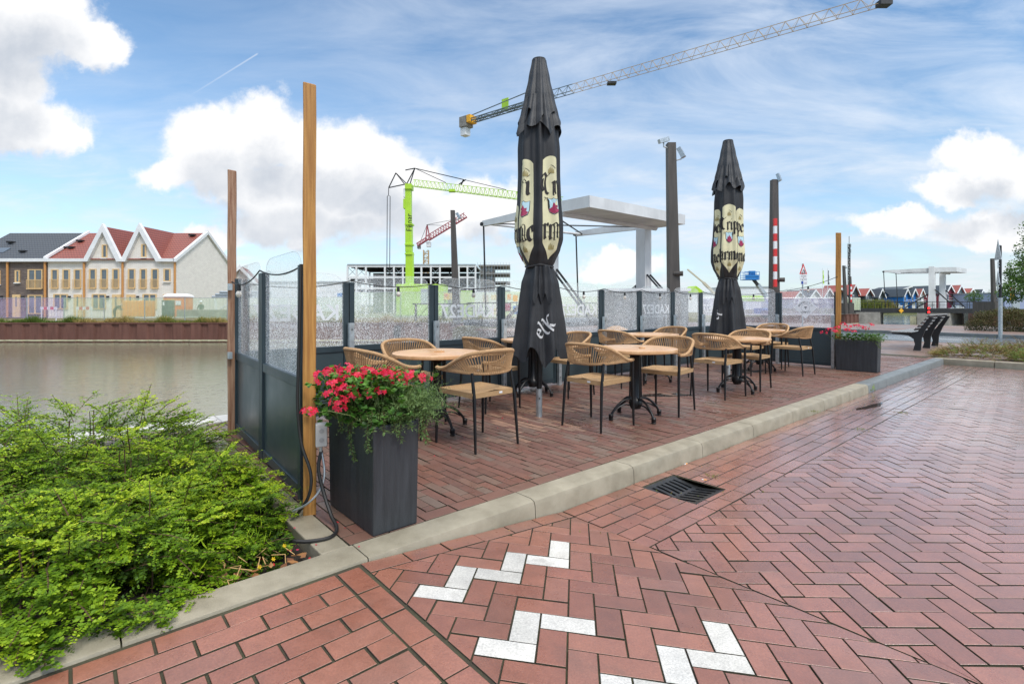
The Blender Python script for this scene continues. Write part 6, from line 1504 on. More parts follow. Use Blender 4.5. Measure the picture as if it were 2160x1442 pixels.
board('small yellow and red board beside the lime container',936,953,618,632,52,'yellow',[(938,944,620,625,'red')])
th,*_=sbox_thing('blue_container','small blue container behind the first back screen','container',711,727,618,627,90,3,'blue')
# ---- jetty railing on the far bank
th=thing('bank_railing','dark timber railing with crossed braces on the far bank','railing',(hx(960,41.6),41.7,-.3)); Y=42.6; zt_=fz(641,Y)
obj('top_rail',MB().bar((hx(870,Y),Y,zt_),(-3.4,Y,zt_),.09),'darksteel',th,world=True)
xx=[877,905,935,965,1000]
for i,x in enumerate(xx): obj('railing_post',MB().bar((hx(x,Y),Y,-.35),(hx(x,Y),Y,zt_-.05),.16),'darksteel',th,world=True)
for a,b in zip(xx[:-1],xx[1:]): obj('brace',MB().bar((hx(a,Y),Y-.05,-.2),(hx(b,Y),Y-.05,zt_-.1),.04),'darksteel',th,world=True)
sg=obj('warning_notice',MB().box((hx(830.5,41.7),41.70,fz(712,41.7)),(hx(845,41.7),41.74,fz(687,41.7))),'darksteel'); tag(sg,'small dark warning notice fixed to the sheet pile wall','notice')
# ---- brown steel masts with cameras
def camunit(mb,p,d): 
    d=Vector(d).normalized(); mb.bar(Vector(p)-d*.22,Vector(p)+d*.22,.16,.16)
def mast(label,x0b,x1b,x0t,x1t,vt,Y,zb,cams,lamp=None):
    th=thing('steel_mast',label,'mast',(hx((x0b+x1b)/2,Y),Y,zb),0,'brown steel masts'); zt=fz(vt,Y); z6=fz(605,Y)
    def xat(z,a,b): return hx(a+(b-a)*(z-z6)/(zt-z6),Y)
    vs=[]
    for z in (zb,zt): L_=xat(z,x0b,x0t); R__=xat(z,x1b,x1t); dd=abs(R__-L_); vs+=[(L_,Y,z),(R__,Y,z),(R__,Y+dd,z),(L_,Y+dd,z)]
    obj('shaft',MB().add(vs,[(3,2,1,0),(4,5,6,7),(0,1,5,4),(1,2,6,5),(2,3,7,6),(3,0,4,7)]),'steelpost',th,world=True)
    for (x,v,dx,dz) in cams:
        mb=MB(); p=px(x,v,Y); camunit(mb,p,(dx,-.3,dz)); c=obj('camera_housing',mb,'galv',th,world=True); mb=MB(); xe=xat(p.z-.3,(x0b+x1b)/2,(x0t+x1t)/2); mb.tube([p,p+Vector((0,0,-.25)),(xe,Y+.1,p.z-.32)],.03,6); obj('bracket_arm',mb,'galv',c,world=True)
    if lamp: 
        for (x,v,r) in lamp: p=px(x,v,Y); mb=MB().tube([p+Vector((-.22,.05,0)),p+Vector((.10,-.08,0))],[r*.9,r],14); obj('signal_lamp',mb,'steelpost',th,world=True)
    return th
mast('tall brown camera mast between the two parasols',1413,1435,1409,1426,300,20,-.0,[(1400,296,-1,-.35),(1437,322,.4,-1)],[(1434,577,.10)])
mast('slim dark mast left of the first parasol with one camera',953,967,950,959,443,34,-.1,[(967,455,.6,-1)])
m3=mast('slim brown mast right of the second parasol with red and white barrier bar',1629,1645,1630,1642,378,29,0,[(1643,374,.2,-1)],[(1650,590,.13)])
for i in range(9):
    v0=605-i*16; obj('barrier_stripe',MB().box((hx(1631.5,28.8),28.7,fz(v0,28.8)+.003),(hx(1637.5,28.8),28.85,fz(v0-16,28.8))),'red' if i%2==0 else 'white',m3,world=True)
mast('far slim grey mast right of the far wooden post',1781,1786,1779,1783,560,75,-.2,[(1784,563,.6,-1)])
m5=mast('far dark mast with red and white bar left of the small drawbridge',1793,1797,1793,1796,583,76,-.2,[])
for i in range(7): v0=637-i*5.4; obj('barrier_stripe',MB().box((hx(1793.6,75.9),75.8,fz(v0,75.9)+.003),(hx(1796.2,75.9),75.9,fz(v0-5.4,75.9))),'white' if i%2 else 'red',m5,world=True)
obj('base_box',MB().box((hx(1790,75.5),75.3,-.2),(hx(1800,75.5),77.5,fz(639,75.5))),'steelpost',m5,world=True)
m6=mast('far dark mast standing on a square base right of the small drawbridge',2095,2101,2093,2098,545,62,-.2,[])
obj('base_box',MB().box((hx(2091,61.5),61,-.2),(hx(2107,61.5),64,fz(637,61.5))),'steelpost',m6,world=True)
# ---- grey cabin behind the screens
Y=22; th=thing('grey_cabin','weathered grey cabin with flat white roof edge behind the back screens','cabin',(hx(1370,Y),Y,0))
obj('wall',MB().box((hx(1286,Y),Y,0),(hx(1452,Y),Y+2.2,fz(614,Y))),mat('grey_panel',(.13,.14,.15),.6,var=.35,scale=2,stretch=(2,2,.3)),th,world=True)
obj('roof',MB().box((hx(1282,Y),Y-.1,fz(614,Y)+.003),(hx(1456,Y),Y+2.3,fz(610,Y)+.04)),'white',th,world=True)
for x in (1330,1400): obj('panel_joint',MB().box((hx(x,Y),Y-.03,.1),(hx(x,Y)+.04,Y-.002,fz(616,Y))),'darksteel',th,world=True)
o=MB().lathe([(.75,0),(.6,.12),(.38,.26),(.12,.36)],(0,0,0),18); o=obj('sand_heap',o,mat('sand',(.40,.24,.13),.9,var=.2,bump=.5)); o.location=(hx(1300,20.5),20.5,-.01); tag(o,'small heap of orange sand at the foot of the grey cabin','heap')
# ---- drawbridges
def drawbridge(name,label,A0,B0,E1,E2,zb,ztop,t_p,up,deck,pil=.7):
    A0,B0,E1,E2=[Vector((*q,0)) for q in (A0,B0,E1,E2)]; PA=A0.lerp(E1,t_p); PB=B0.lerp(E2,t_p); th=thing(name,label,'bridge',tuple(PA+Vector((0,0,-.3))),0,'white drawbridges')
    d=(E1-A0).normalized(); sd=(B0-A0).normalized(); Z=Vector((0,0,1))
    for P_ in (PA,PB):
        hp=pil/2; f=[P_-d*hp-sd*hp,P_+d*hp-sd*hp,P_+d*hp+sd*hp,P_-d*hp+sd*hp]; obj('pillar',MB().prism([q+Z*deck for q in f][::-1],(0,0,zb-deck-.003+up)),'bridge',th,world=True)
        f=[P_-d*hp*1.15-sd*hp*1.15,P_+d*hp*1.15-sd*hp*1.15,P_+d*hp*1.15+sd*hp*1.15,P_-d*hp*1.15+sd*hp*1.15]; obj('pillar_foot',MB().prism([q+Z*(deck) for q in f][::-1],(0,0,1.9)),'bridge',th,world=True)
    for (P0,P1) in ((A0,E1),(B0,E2)):
        w_=.24; a=P0+d*2.3; vs=[]; 
        for (P_,h0,h1) in ((a,zb+.004,ztop-.01),(P1,zb+.02,zb+.36)):
            vs+=[P_-sd*w_/2+Z*h0,P_+sd*w_/2+Z*h0,P_+sd*w_/2+Z*h1,P_-sd*w_/2+Z*h1]
        obj('balance_arm',MB().add(vs,[(0,1,2,3),(7,6,5,4),(0,4,5,1),(1,5,6,2),(2,6,7,3),(3,7,4,0)]),'bridge',th,world=True)
    f=[A0-sd*.12,B0+sd*.12,B0+sd*.12+d*2.3,A0-sd*.12+d*2.3]; obj('counterweight',MB().prism([q+Z*zb for q in f],(0,0,ztop-zb)),'bridge',th,world=True)
    obj('cross_tube',MB().tube([PA+Z*(zb-.05)-d*.9,PB+Z*(zb-.05)-d*.9],.17,12),'bridge',th,world=True)
    obj('cross_tube',MB().tube([E1+Z*(zb+.1)-d*.6,E2+Z*(zb+.1)-d*.6],.09,8),'bridge',th,world=True)
    obj('diagonal_tie',MB().tube([E1+Z*(zb+.12)-d*.6,PB+Z*(zb+.12)],.045,6),'darksteel',th,world=True); obj('diagonal_tie',MB().tube([E2+Z*(zb+.12)-d*.6,PA+Z*(zb+.12)],.045,6),'darksteel',th,world=True)
    for P_ in (E1,E2): r_=obj('lifting_rod',MB().tube([P_+Z*(zb+.15),P_+Z*(deck+.1)-d*.25],.055,8),'darksteel',th,world=True); obj('rod_joint',MB().tube([P_+Z*(zb+.15)-sd*.2,P_+Z*(zb+.15)+sd*.2],.13,10),'darksteel',r_,world=True)
    for P_ in (PA,PB):
        for o_ in (-.18,.18): obj('back_stay',MB().bar(P_+sd*o_-d*.38+Z*(deck+2.9),P_+sd*o_-d*3.1+Z*(deck+.1),.09),'darksteel',th,world=True)
        obj('front_stay',MB().bar(P_+d*.38+Z*(deck+2.3),P_+d*3.6+Z*(deck+.1),.16),'darksteel',th,world=True)
    return th,PA,PB,d,sd
hs=5.0
b1,PA,PB,d,sd=drawbridge('large_drawbridge','large white drawbridge with flat counterweight between the two parasols',(.815*hs,5.27*hs),(2.148*hs,6.39*hs),(-.366*hs,6.585*hs),(.944*hs,7.55*hs),6.2,6.80,.336,0,.25)
Z=Vector((0,0,1))
f=[PA-sd*1.0-d*1.0,PB+sd*1.0-d*1.0,PB+sd*1.0+d*6.6,PA-sd*1.0+d*6.6]
obj('deck',MB().prism([q+Z*-.15 for q in f],(0,0,.38)),'darksteel',b1,world=True)
f=[PA-sd*1.2-d*.9,PB+sd*1.2-d*.9,PB+sd*1.2+d*.9,PA-sd*1.2+d*.9]; obj('pier',MB().prism([q+Z*-2.6 for q in f],(0,0,2.43)),'concrete',b1,world=True)
for e,P_ in (('a',PA-sd*.9),('b',PB+sd*.9)):
    mb=MB(); 
    for i in range(15): q=P_+d*(-.9+i*.52); mb.bar(q+Z*.235,q+Z*1.3,.04)
    mb.bar(P_-d*.9+Z*1.3,P_+d*6.4+Z*1.3,.06); mb.bar(P_-d*.9+Z*.8,P_+d*6.4+Z*.8,.03); obj('handrail',mb,'darksteel',b1,world=True)
b2,PA,PB,d,sd=drawbridge('small_drawbridge','smaller white drawbridge in the distance by the coloured houses',(68,78.3),(72.6,81.8),(58.5,80.6),(63.3,84.4),6.2,6.9,.33,.85,.6,pil=.75)
f=[PA-sd*.9-d*8.2,PB+sd*.9-d*8.2,PB+sd*.9+d*10.6,PA-sd*.9+d*10.6]; obj('deck',MB().prism([q+Z*-.12 for q in f],(0,0,.70)),'darksteel',b2,world=True)
f=[PA-sd*1.5-d*2.6,PB+sd*1.5-d*2.6,PB+sd*1.5+d*1.6,PA-sd*1.5+d*1.6]; obj('pier',MB().prism([q+Z*-2.6 for q in f],(0,0,2.47)),'concrete',b2,world=True)
q=PA-sd*1.55+d*1.7; obj('fender',MB().prism([q+Z*-2.6,q+d*.8+Z*-2.6,q+d*.8+sd*.8+Z*-2.6,q+sd*.8+Z*-2.6],(0,0,2.0)),'algae',b2,world=True)
for P_ in (PA-sd*.85,PB+sd*.85):
    mb=MB()
    for i in range(20): q=P_+d*(-8.0+i*.97); mb.bar(q+Z*.585,q+Z*1.6,.05)
    mb.bar(P_-d*8+Z*1.6,P_+d*10.4+Z*1.6,.07); mb.bar(P_-d*8+Z*1.1,P_+d*10.4+Z*1.1,.04); obj('handrail',mb,'darksteel',b2,world=True)
q=px(1892,655,80.2); dm=.38; o=obj('channel_marker',MB().prism([q+Vector((dm,0,0)),q+Vector((0,0,dm)),q-Vector((dm,0,0)),q-Vector((0,0,dm))],(0,.05,0)),'yellow'); tag(o,'yellow diamond marker on the side of the small drawbridge deck','marker')
o.location=(0,-.9,0)
sigt=thing('boat_signal','two red signal lights stacked on the small drawbridge pier','signal',tuple(px(1959,662,77.0))); 
obj('signal_housing',MB().box(tuple(px(1955.8,662,77.1)),tuple(px(1962.2,647,77.1)+Vector((0,.25,0)))),'rubber',sigt,world=True)
for v in (650,658): p=px(1959,v,77.0); obj('red_light',MB().tube([p+Vector((0,.05,0)),p+Vector((0,-.08,0))],.15,12),'lamp_red',sigt,world=True)
# abutments of the small bridge
pilewall('sheet_pile_wall',(22.9,57.7),(54.2,80.2),-2.6,-.30,'distant brown sheet pile wall left of the small drawbridge')
mb=MB().poly([(54,80.3),(57.2,79.6),(61.5,84.8),(58,90)],-2.6,.0); o=obj('bridge_abutment',mb,'concrete'); tag(o,'stained concrete abutment under the left end of the small drawbridge','abutment')
mb=MB().poly([(71.6,76.2),(75,75.4),(90,88),(78,90)],-2.6,.1); o=obj('bridge_abutment',mb,'rust'); tag(o,'brown abutment under the right end of the small drawbridge','abutment')
mb=MB().poly([(73,77),(200,60),(300,140),(78,92)],-2.6,-.2); structure('right_bank',mb,'asphalt')
# ---- coloured boathouses
mk=lambda n,c:M.setdefault(n,mat(n,c,.75,var=.08,scale=1))
mk('b_blue',(.02,.17,.50)); mk('b_dark',(.05,.065,.075)); mk('b_maroon',(.25,.045,.07)); mk('b_pink',(.45,.08,.14)); mk('b_teal',(.12,.17,.18)); mk('b_white',(.62,.62,.60)); mk('b_grey',(.30,.33,.34)); mk('roof_red',(.42,.13,.11)); mk('roof_dark',(.07,.09,.11))
Y=190
BH=[(1685,614,15,628,'b_white','roof_red','b_grey','pale gabled house, leftmost seen through the far end screen'),(1718,611,16,627,'b_white','roof_dark','b_grey','pale gabled house behind the diamond sticker'),(1747,608,16,627,'b_dark','roof_red','b_grey','dark gabled house just left of the far wooden post'),
(1772,607,15,625,'b_dark','roof_red','b_dark','red roofed dark house directly behind the far wooden post'),(1802,600,11.5,618,'b_dark','roof_red','b_grey','dark gabled house with the tall red roof left of the grey mast'),(1832,608,10.5,621,'b_dark','roof_red','b_white','dark gabled house with red roof between the two far masts'),(1858,609,9,624,'b_dark','roof_dark','b_grey','dark gabled house beside the bright blue boathouse'),
(1911,609,8,622,'b_blue','roof_dark','b_white','bright blue boathouse with long dark roof, left one'),(1927,609,8,622,'b_blue','roof_dark','b_white','narrow bright blue boathouse next to the white one'),(1943,609,8,622,'b_white','roof_red','b_grey','white boathouse with red roof just left of the bridge pillars'),
(2002,601,12,616,'b_maroon','roof_dark','b_pink','maroon boathouse with pink doors right of the bridge pillars'),(2024,601,11.5,616,'b_teal','roof_red','b_teal','dark teal boathouse with red roof beside the maroon one'),(2048,608,11,621,'b_grey','roof_red','b_teal','pale grey boathouse behind the small round tree'),(2070,610,8,622,'b_grey','roof_dark','b_grey','grey boathouse at the right end of the coloured row')]
for (x,v,hw,ve,wm,rm,dm_,lb) in BH:
    simple_house(lb,hx(x,Y),Y,hw*2*Y/F*.90,13,fz(ve,Y),fz(v,Y),wm,rm,R(14),'coloured boathouses across the water',zb=-.2,balc=dm_,name='boathouse')
th=simple_house('long blue side wing of the bright blue boathouse, dark roofed',hx(1884,Y),Y+6,34*Y/F,8,fz(624,Y),fz(610,Y),'b_blue','roof_dark',R(-4),'coloured boathouses across the water',verge=False,zb=-.2,name='boathouse')
for (x0,x1,vp,ve,lb) in ((1896,1948,603,612,'large dark hall rising behind the blue boathouses'),(1932,2002,602,609,'wide dark roofed hall behind the bridge pillars')):
    simple_house(lb,hx((x0+x1)/2,230),230,(x1-x0)*230/F,20,fz(ve,230),fz(vp,230),'b_dark','roof_dark',0,'dark halls behind the boathouses',zb=-.2,name='large_hall')
# moored boat behind the bridge deck
def boat(x0,x1,v,Y,label):
    X0,X1=hx(x0,Y),hx(x1,Y); z=fz(v,Y); L=X1-X0; th=thing('motor_boat',label,'boat',((X0+X1)/2,Y,z)); 
    mb=MB(); n_=10
    for i in range(n_+1):
        t=i/n_; w_=.9*math.sin(min(1,t*1.7+.25)*math.pi/2)*(1 if t<.7 else 1-((t-.7)/.3)**2*.95); x=-L/2+L*t
        mb.v+=[(x,-w_,.5+.25*t),(x,w_,.5+.25*t),(x,0,-.15+.3*t*t)]
    for i in range(n_): a=i*3; mb.f+= [(a,a+3,a+5,a+2),(a+1,a+2,a+5,a+4),(a,a+1,a+4,a+3)]
    obj('hull',mb,'white',th); obj('cabin',MB().prism([(-L*.25,-.6,.55),(L*.18,-.6,.65),(L*.08,-.6,1.15),(-L*.22,-.6,1.15)],(0,1.2,0)),'galv',th); return th
boat(2006,2032,655,110,'white motor boat moored behind the small drawbridge railing'); boat(1878,1904,652,105,'low white boat moored below the blue boathouse')
# reeds and pale netting left of the small bridge
for i,(x,v0,v1,Y_,n_,c,lb) in enumerate(((1833,628,657,84,900,.25,'tuft of dark reeds behind the left end of the small drawbridge'),(1862,625,657,86,900,.45,'yellow green reed clump beside the blue boathouse'))):
    cx=hx(x,Y_); P=np.stack([rng.normal(cx,.9,n_),rng.normal(Y_,.6,n_),np.full(n_,-.3)],1); D=np.stack([rng.normal(scale=.12,size=n_),rng.normal(scale=.12,size=n_),np.ones(n_)],1); V,Fq,Rn=leaves(P,D,rng.normal(size=(n_,3)),rng.uniform(1.4,2.6,n_),.09,np.clip(c+rng.normal(scale=.15,size=n_),0,1)); off=np.array([cx,Y_,-.3]); o=npmesh('reeds',V-off,Fq,Rn,'grassy'); o.location=tuple(off); tag(o,lb,'reeds','reed clumps')
for i,(x0,x1) in enumerate(((1778,1800),(1800,1815))): fence_panel(x0,x1,80,628,655,'net_pale',('pale netting fence panel just right of the far wooden post','short pale netting fence panel left of the reeds')[i])
# site fences behind the right half of the back screens
xs=[1176,1232,1290]
for i in range(2): fence_panel(xs[i],xs[i+1],44,625,664,'net_pale',('pale netting fence panel right of the first parasol','pale netting fence panel left of the grey cabin')[i])
xs=[1478,1560,1640,1700,1760]
for i in range(4): fence_panel(xs[i],xs[i+1],34,628,668,'net_purple' ,('purple netting fence panel behind the second parasol','purple netting fence panel left of the slim brown mast','purple netting fence panel below the drawbridge warning sign','purple netting fence panel behind the diamond sticker')[i])
# ---- blue boom lift, signs, flags, antenna mast, telehandler boom
Y=46; th=thing('boom_lift','aerial work platform with blue basket raised on an articulated boom','lift',(hx(1625,Y),Y,-.1))
mb=MB(); X0,X1=hx(1571,Y),hx(1602,Y); za,zb=fz(589,Y),fz(580,Y)
mb.box((X0,Y,za-.05),(X1,Y+.9,za)); 
for x in np.linspace(X0,X1,6): mb.bar((x,Y,za),(x,Y,fz(573,Y)),.03); mb.bar((x,Y+.9,za),(x,Y+.9,fz(573,Y)),.03)
for z in (zb,fz(573,Y),(zb+za)/2): mb.bar((X0,Y,z),(X1,Y,z),.04); mb.bar((X0,Y+.9,z),(X1,Y+.9,z),.04)
obj('basket',mb,'blue',th,world=True); obj('basket_panel',MB().box((X0+.05,Y-.02,za),(X1-.05,Y+.0,zb)),'blue',th,world=True); obj('control_box',MB().box((hx(1583,Y),Y+.1,zb),(hx(1595,Y),Y+.4,fz(571,Y))),'blue',th,world=True)
obj('jib_arm',MB().bar(px(1589,589,Y+.4),px(1600,603,Y+.5),.22),'darksteel',th,world=True); obj('upper_boom',MB().bar(px(1598,600,Y+.5),px(1618,628,Y+.8),.30),'galv',th,world=True); obj('lower_boom',MB().bar(px(1616,626,Y+.8),px(1632,650,Y+1),.36),'white',th,world=True)
obj('chassis',MB().box(tuple(px(1610,662,Y+.2)),tuple(px(1645,650,Y+.2)+Vector((0,1.8,0)))),'blue',th,world=True)
for x in (1615,1640): p=px(x,662,Y+.1); obj('wheel',MB().tube([p,p+Vector((0,.3,0))],.36,16),'rubber',th,world=True)
Y=24; th=thing('warning_sign','red bordered triangular drawbridge warning sign with white text plate','sign',(hx(1694.5,Y),Y,0))
obj('pole',MB().tube([(hx(1694.5,Y),Y+.06,0),(hx(1694.5,Y),Y+.06,fz(556,Y))],.03,10),'galv',th,world=True)
def tri(x,v,hw,hgt,off,m,nm): obj(nm,MB().prism([(hx(x-hw,Y),Y-off,fz(v,Y)),(hx(x+hw,Y),Y-off,fz(v,Y)),(hx(x,Y),Y-off,fz(v-hgt,Y))],(0,.008,0)),m,th,world=True)
tri(1694.5,578,8.2,23,.0,'red','border'); tri(1694.5,576,5.4,15,.012,'white','face')
mb=MB(); 
for a,b in (((1690.5,575),(1693.6,575)),((1695.6,575),(1698.6,575)),((1692.,574),(1695.4,567.5)),((1697.2,574.5),(1695.9,569))): mb.bar((hx(a[0],Y),Y-.026,fz(a[1],Y)),(hx(b[0],Y),Y-.026,fz(b[1],Y)),.025,.006)
obj('bridge_symbol',mb,'ink',th,world=True)
pl=obj('text_plate',MB().box((hx(1687,Y),Y-.01,fz(591,Y)),(hx(1702.5,Y),Y+.0,fz(579,Y))),'white',th,world=True)
mb=MB(); 
for i,tx in enumerate(('stoplicht','bij','brug open')): q=text_mb(tx,.072,lambda x,y:(hx(1694.7,Y)+x,Y-.013,fz(583.2+i*3.4,Y)+y)); mb.add(q.v,q.f)
obj('plate_text',mb,'ink',pl,world=True)
pl=obj('lower_plate',MB().box((hx(1689,Y),Y-.01,fz(600,Y)),(hx(1702.5,Y),Y+.0,fz(592,Y))),'white',th,world=True); obj('blue_symbol',MB().box((hx(1690,Y),Y-.016,fz(599,Y)),(hx(1694,Y),Y-.011,fz(593,Y))),'blue2',pl,world=True)
q=text_mb('u-bocht',.06,lambda x,y:(hx(1698.3,Y)+x*.75,Y-.014,fz(598,Y)+y)); obj('plate_text',q,'ink',pl,world=True)
for i,(x,v0,v1,c,lb) in enumerate(((1735,568,598,'lime','yellow green flag hanging on the left of two far poles'),(1746,568,600,'b_dark','dark and white flag hanging on the right of two far poles'))):
    Yf=140; th=thing('flag_pole',lb,'flag',(hx(x,Yf),Yf,-.2),0,'distant flags'); obj('pole',MB().tube([(hx(x,Yf),Yf,-.2),(hx(x,Yf),Yf,fz(v0-2,Yf))],.06,6),'white',th,world=True)
    mb=MB(); n_=8
    for j in range(n_+1): z=fz(v0+2,Yf)+(fz(v1,Yf)-fz(v0+2,Yf))*j/n_; mb.v+=[(hx(x,Yf)+.08,Yf,z),(hx(x,Yf)+.30+.12*j/n_+.05*math.sin(j*2),Yf+.1*math.sin(j*1.4),z-.1)]
    for j in range(n_): mb.f.append((2*j,2*j+1,2*j+3,2*j+2))
    obj('flag_cloth',mb,c,th,world=True)
Yf=320; th=thing('antenna_mast','distant tall lattice antenna mast right of the far wooden post','mast',(hx(1792,Yf),Yf,-.2)); truss((hx(1792,Yf),Yf,-.2),(hx(1792,Yf),Yf,fz(515,Yf)),.9,.9,24,'darksteel',th,'lattice',.22,tri=False,up=(0,1,0)); obj('spike',MB().bar((hx(1792,Yf),Yf+.4,fz(515,Yf)),(hx(1792,Yf),Yf+.4,fz(498,Yf)),.2),'darksteel',th,world=True)
for v in (515,527): 
    for dx in (-2.6,2.6): obj('antenna_panel',MB().box((hx(1792+dx-1.1,Yf),Yf,fz(v+6,Yf)),(hx(1792+dx+1.1,Yf),Yf+.5,fz(v-1,Yf))),'galv',th,world=True)
Y=60; o=obj('telescopic_boom',MB().bar(px(1450,568,Y),px(1485,597,Y),.16).bar(px(1484,596,Y),px(1540,652,Y),.28),mat('boom_cream',(.55,.50,.38),.5)); tag(o,'thin cream telescopic boom rising left of the second parasol','boom')
# ---- right side: bench, sign pole, hedge, conifer bed, trees
th=thing('park_bench','dark slatted park bench with its back to the conifer bed','bench',tuple(W(13.5,-.65)),UA)
# local x along bench, y towards the seat front
Lb=2.3
def sec(x):
    mb=MB(); w_=.06
    out=[(-.10,0),(.06,0),(.02,.16),(.05,.30),(.16,.38),(.34,.40),(.50,.405),(.52,.44),(.10,.455),(-.04,.50),(-.28,.88),(-.36,.86),(-.20,.55),(-.12,.32)]
    mb.prism([(x-w_/2,a+.05,b) for a,b in out],(w_,0,0)); obj('leg_frame',mb,'darksteel',th)
for x in (.06,Lb/2,Lb-.06): sec(x)
for i in range(5): y=.12+i*.105; obj('seat_slat',MB().box((-.04,y,.452+.0*i),(Lb+.04,y+.08,.478)),mat('wet_slat',(.13,.12,.115),.22) if i==0 else 'wet_slat' if 'wet_slat' in M else bpy.data.materials['wet_slat'],th,bevel=.006)
for i in range(5):
    t=i/4; y=.06-.27*t; z=.52+.34*t; obj('back_slat',MB().prism([(-.04,y,z),(-.04,y+.025,z+.012),(-.04,y-.02,z+.075),(-.04,y-.045,z+.063)],(Lb+.08,0,0)),bpy.data.materials['wet_slat'],th)
Ys=18.6; xs_=hx(2110,Ys)*1.0; th=thing('sign_pole','tall galvanised pole with several signs seen from the side','sign pole',(xs_,Ys,-.02))
obj('lower_pole',MB().tube([(xs_,Ys,-.02),(xs_,Ys,fz(630,Ys))],.062,14),'galv',th,world=True,smooth=True); obj('upper_pole',MB().tube([(xs_,Ys,fz(630,Ys)),(xs_,Ys,fz(518,Ys))],.042,12),'darksteel',th,world=True,smooth=True); obj('collar',MB().tube([(xs_,Ys,fz(632,Ys)),(xs_,Ys,fz(628,Ys))],.07,14),'galv',th,world=True)
def edge_sign(v0,v1,dx,shape):
    z0_,z1_=fz(v1,Ys),fz(v0,Ys); x=xs_-.09-dx; h=z1_-z0_
    pts=[(x-.05,Ys-h*.25,z0_),(x+.05,Ys+h*.25,z0_),(x,Ys,z1_)] if shape=='tri' else [(x-.05,Ys-h*.25,z0_),(x+.05,Ys+h*.25,z0_),(x+.05,Ys+h*.25,z1_),(x-.05,Ys-h*.25,z1_)]
    o=obj('sign_plate',MB().prism(pts,(.012,-.004,0)),'galv',th,world=True); 
    for k_ in (.3,.7): obj('clamp',MB().bar((x,Ys,z0_+h*k_),(xs_,Ys,z0_+h*k_),.03),'galv',o,world=True)
edge_sign(504,548,0,'tri'); edge_sign(551,566,0,'box'); edge_sign(569,600,0,'tri'); edge_sign(596,612,.02,'box')
Yn=45; th=thing('yellow_sign','round white speed sign above a yellow text board near the right trees','sign',(hx(2136,Yn),Yn,-.1)); obj('pole',MB().tube([(hx(2136,Yn),Yn+.06,-.1),(hx(2136,Yn),Yn+.06,fz(605,Yn))],.035,8),'galv',th,world=True)
obj('board',MB().box((hx(2131.5,Yn),Yn,fz(633,Yn)),(hx(2140,Yn),Yn+.03,fz(616,Yn))),'yellow',th,world=True); p=px(2136,610.5,Yn); r_=obj('round_sign',MB().tube([p+Vector((0,.03,0)),p],.22,20),'red',th,world=True); obj('sign_face',MB().tube([p,p+Vector((0,-.01,0))],.16,20),'white',r_,world=True)
mb=MB(); 
for i in range(4): mb.box((hx(2133,Yn),Yn-.012,fz(620+i*3.4,Yn)),(hx(2138.5,Yn),Yn-.002,fz(619+i*3.4,Yn)))
obj('board_text',mb,'ink',th,world=True)
def leafball(c,rx,ry,rz_,n_,L,Wd,base,m,noise=.35,flat=True):
    d_=nrm(rng.normal(size=(n_,3))); 
    lump=1+noise*(np.sin(d_[:,0]*5+c[0])*np.cos(d_[:,1]*4+1)+.6*np.sin(d_[:,2]*7+d_[:,0]*6))*.5
    rr=rng.uniform(.55,1.,n_)**.5*lump; P=d_*np.array([rx,ry,rz_])*rr[:,None]+np.array(c)
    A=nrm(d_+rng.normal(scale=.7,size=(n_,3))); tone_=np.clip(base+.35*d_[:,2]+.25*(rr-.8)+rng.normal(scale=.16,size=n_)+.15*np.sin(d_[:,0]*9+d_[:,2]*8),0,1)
    return leaves(P,A,rng.normal(size=(n_,3)),L*rng.uniform(.7,1.3,n_),Wd,tone_)
c=(hx(2128,21.5),21.5,.15); th=thing('clipped_hedge','brown green clipped hedge mound behind the sign pole','hedge',(c[0],c[1],0))
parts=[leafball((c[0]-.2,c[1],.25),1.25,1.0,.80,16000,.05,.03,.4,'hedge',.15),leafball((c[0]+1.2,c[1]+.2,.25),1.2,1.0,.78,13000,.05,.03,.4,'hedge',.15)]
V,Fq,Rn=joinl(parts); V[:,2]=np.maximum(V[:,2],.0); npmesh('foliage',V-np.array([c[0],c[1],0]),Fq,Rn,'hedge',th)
obj('stem',MB().tube([(0,0,0),(0,0,.5)],.05,6).tube([(1.2,.1,0),(1.2,.1,.5)],.05,6),'bark',th)
# conifer ground cover
def conifer(cen,rx,ry,h,nsh,label,bias):
    off=np.array([cen[0],cen[1],0]); u=rng.uniform(-1,1,(nsh*2,2)); u=u[(u**2).sum(1)<1][:nsh]; m_=len(u); rr=(u**2).sum(1); X=cen[0]+u[:,0]*rx; Yc=cen[1]+u[:,1]*ry
    root=np.stack([X,Yc,np.maximum(.0,h*(1-rr)*rng.uniform(.2,.9,m_))],1); D=np.stack([u[:,0]+rng.normal(scale=.5,size=m_),u[:,1]+rng.normal(scale=.5,size=m_),rng.uniform(.1,.9,m_)],1)
    o1,_=shoots(root,D,rng.uniform(.14,.32,m_),14,.045,.012,.2,np.clip(bias+rng.normal(scale=.2,size=m_),0,1),spread=.7,curve=.2); V,Fq,Rn=joinl(o1)
    o=npmesh('juniper',V-off,Fq,Rn,'conifer'); o.location=tuple(off); tag(o,label,'shrub','low junipers in the far bed'); return o
conifer(W(12.6,.75),1.0,.7,.34,700,'brown green juniper right beside the bench',.55); conifer(W(13.1,2.6),1.3,1.1,.40,900,'rust brown juniper in front of the sign pole',.35); conifer(W(12.7,4.6),1.2,1.0,.36,800,'browning juniper at the right edge of the picture',.3); conifer(W(15.0,2.0),1.5,1.2,.45,700,'taller rusty juniper tuft behind the bed kerb',.35)
conifer(W(12.2,1.7),.5,.5,.26,350,'small green juniper near the kerb of the far bed',.8)
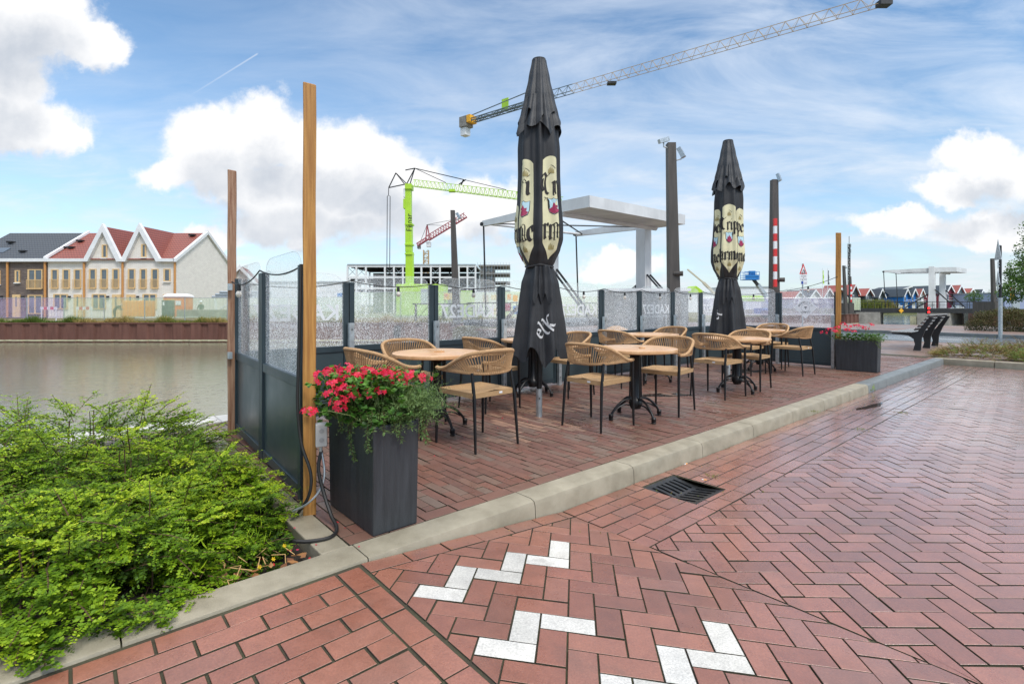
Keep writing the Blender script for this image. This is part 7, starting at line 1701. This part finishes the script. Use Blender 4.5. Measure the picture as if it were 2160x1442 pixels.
weed(W(12.5,.0,.0)[:],.28,60,'dry straw grass tuft at the feet of the bench','grassy',.8,.006,.10); weed(W(12.0,-.05,.0)[:],.2,40,'low dry grass at the corner of the far bed','grassy',.85,.006,.09); weed(W(11.6,-1.1,.0)[:],.30,4,'thin weed sprout in the paving left of the bench','grassy',.2,.012,.04)
# joint weeds
P=[];
for i in range(420):
    s_=random.uniform(-1,11.3); 
    if random.random()<.5: t_=random.uniform(-3.,-.1)
    else: t_=KW+abs(random.gauss(0,.5))
    cl=random.choice([0,1])
    P.append(W(s_,t_,(zr(s_) if t_>0 else 0)-.004)[:])
for (x,v,z) in ((1500,1003,-.125),(1760,745,0),(1900,870,-.125),(1720,868,0),(1815,905,-.12)):
    pt=((x-1080)/F*((H0-z)*F/(v-642)),(H0-z)*F/(v-642),z)
    for _ in range(45): P.append((pt[0]+random.gauss(0,.03),pt[1]+random.gauss(0,.03),z))
P=np.array(P); n_=len(P); V,Fq,Rn=leaves(P,np.stack([rng.normal(size=n_),rng.normal(size=n_),rng.uniform(.3,1.2,n_)],1),rng.normal(size=(n_,3)),rng.uniform(.008,.022,n_),.006,rng.uniform(0,.5,n_)); o=npmesh('joint_weeds',V,Fq,Rn,'grassy'); tag(o,None,None,kind='stuff'); o['label']='tiny weeds growing in the joints of the paving'
# trees
def tree(name,label,c,h,trunk_r,blobs,nl,L,group=None,lean=(0,0)):
    th=thing(name,label,'tree',c,0,group); mb=MB(); mb.tube([(0,0,-.05),(.05,0,h*.3),(.0+lean[0]*.5,0,h*.6),(lean[0],lean[1],h*.85)],[trunk_r,trunk_r*.8,trunk_r*.6,trunk_r*.3],8)
    for b in blobs: mb.tube([(0,0,h*.35),(b[0]*.5,b[1]*.5,(h*.35+b[2])/2+.2),(b[0],b[1],b[2])],[trunk_r*.5,trunk_r*.35,trunk_r*.12],5)
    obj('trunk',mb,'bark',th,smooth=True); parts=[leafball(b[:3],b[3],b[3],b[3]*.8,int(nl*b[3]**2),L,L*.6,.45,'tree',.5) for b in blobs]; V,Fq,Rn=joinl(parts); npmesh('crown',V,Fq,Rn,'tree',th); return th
tree('small_tree','small round green tree in front of the grey boathouse',(hx(2055,110),110,-.2),4.6,.14,[(0,0,3.0,1.3),(-.9,.2,2.7,.9),(.9,0,2.8,.9),(.2,.1,3.8,.8)],260,.22,'distant trees')
tree('small_tree','sparse dark leaved young tree beside the far square based mast',(hx(2107,72),72,-.2),4.6,.10,[(-.9,0,3.2,.5),(0,0,3.7,.6),(.6,.2,3.0,.7),(-.3,.1,2.4,.6),(1.1,0,2.4,.6),(-1.2,0,2.3,.4)],420,.14,'distant trees')
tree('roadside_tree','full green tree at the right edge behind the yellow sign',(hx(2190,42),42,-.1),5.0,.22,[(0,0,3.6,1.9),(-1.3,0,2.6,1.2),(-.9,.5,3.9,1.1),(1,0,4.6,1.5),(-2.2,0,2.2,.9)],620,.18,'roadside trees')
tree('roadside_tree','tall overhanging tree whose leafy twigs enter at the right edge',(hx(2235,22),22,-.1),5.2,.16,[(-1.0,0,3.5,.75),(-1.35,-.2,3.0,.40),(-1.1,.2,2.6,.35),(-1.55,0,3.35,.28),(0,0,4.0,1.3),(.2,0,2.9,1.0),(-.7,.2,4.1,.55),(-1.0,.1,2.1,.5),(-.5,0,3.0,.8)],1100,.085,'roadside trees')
for i in range(16):
    x=1500+i*20+rng.uniform(-8,8); Yt=300+rng.uniform(0,60); hgt=rng.uniform(5,8)
    if i%2==0: tree('distant_tree','dark distant tree on the horizon, '+['first','second','third','fourth','fifth','sixth','seventh','eighth'][i//2]+' from the left',(hx(x,Yt),Yt,-.2),hgt,.3,[(0,0,hgt*.6,hgt*.38),(hgt*.3,0,hgt*.5,hgt*.3),(-hgt*.3,0,hgt*.45,hgt*.3)],26,.9,'trees on the horizon')
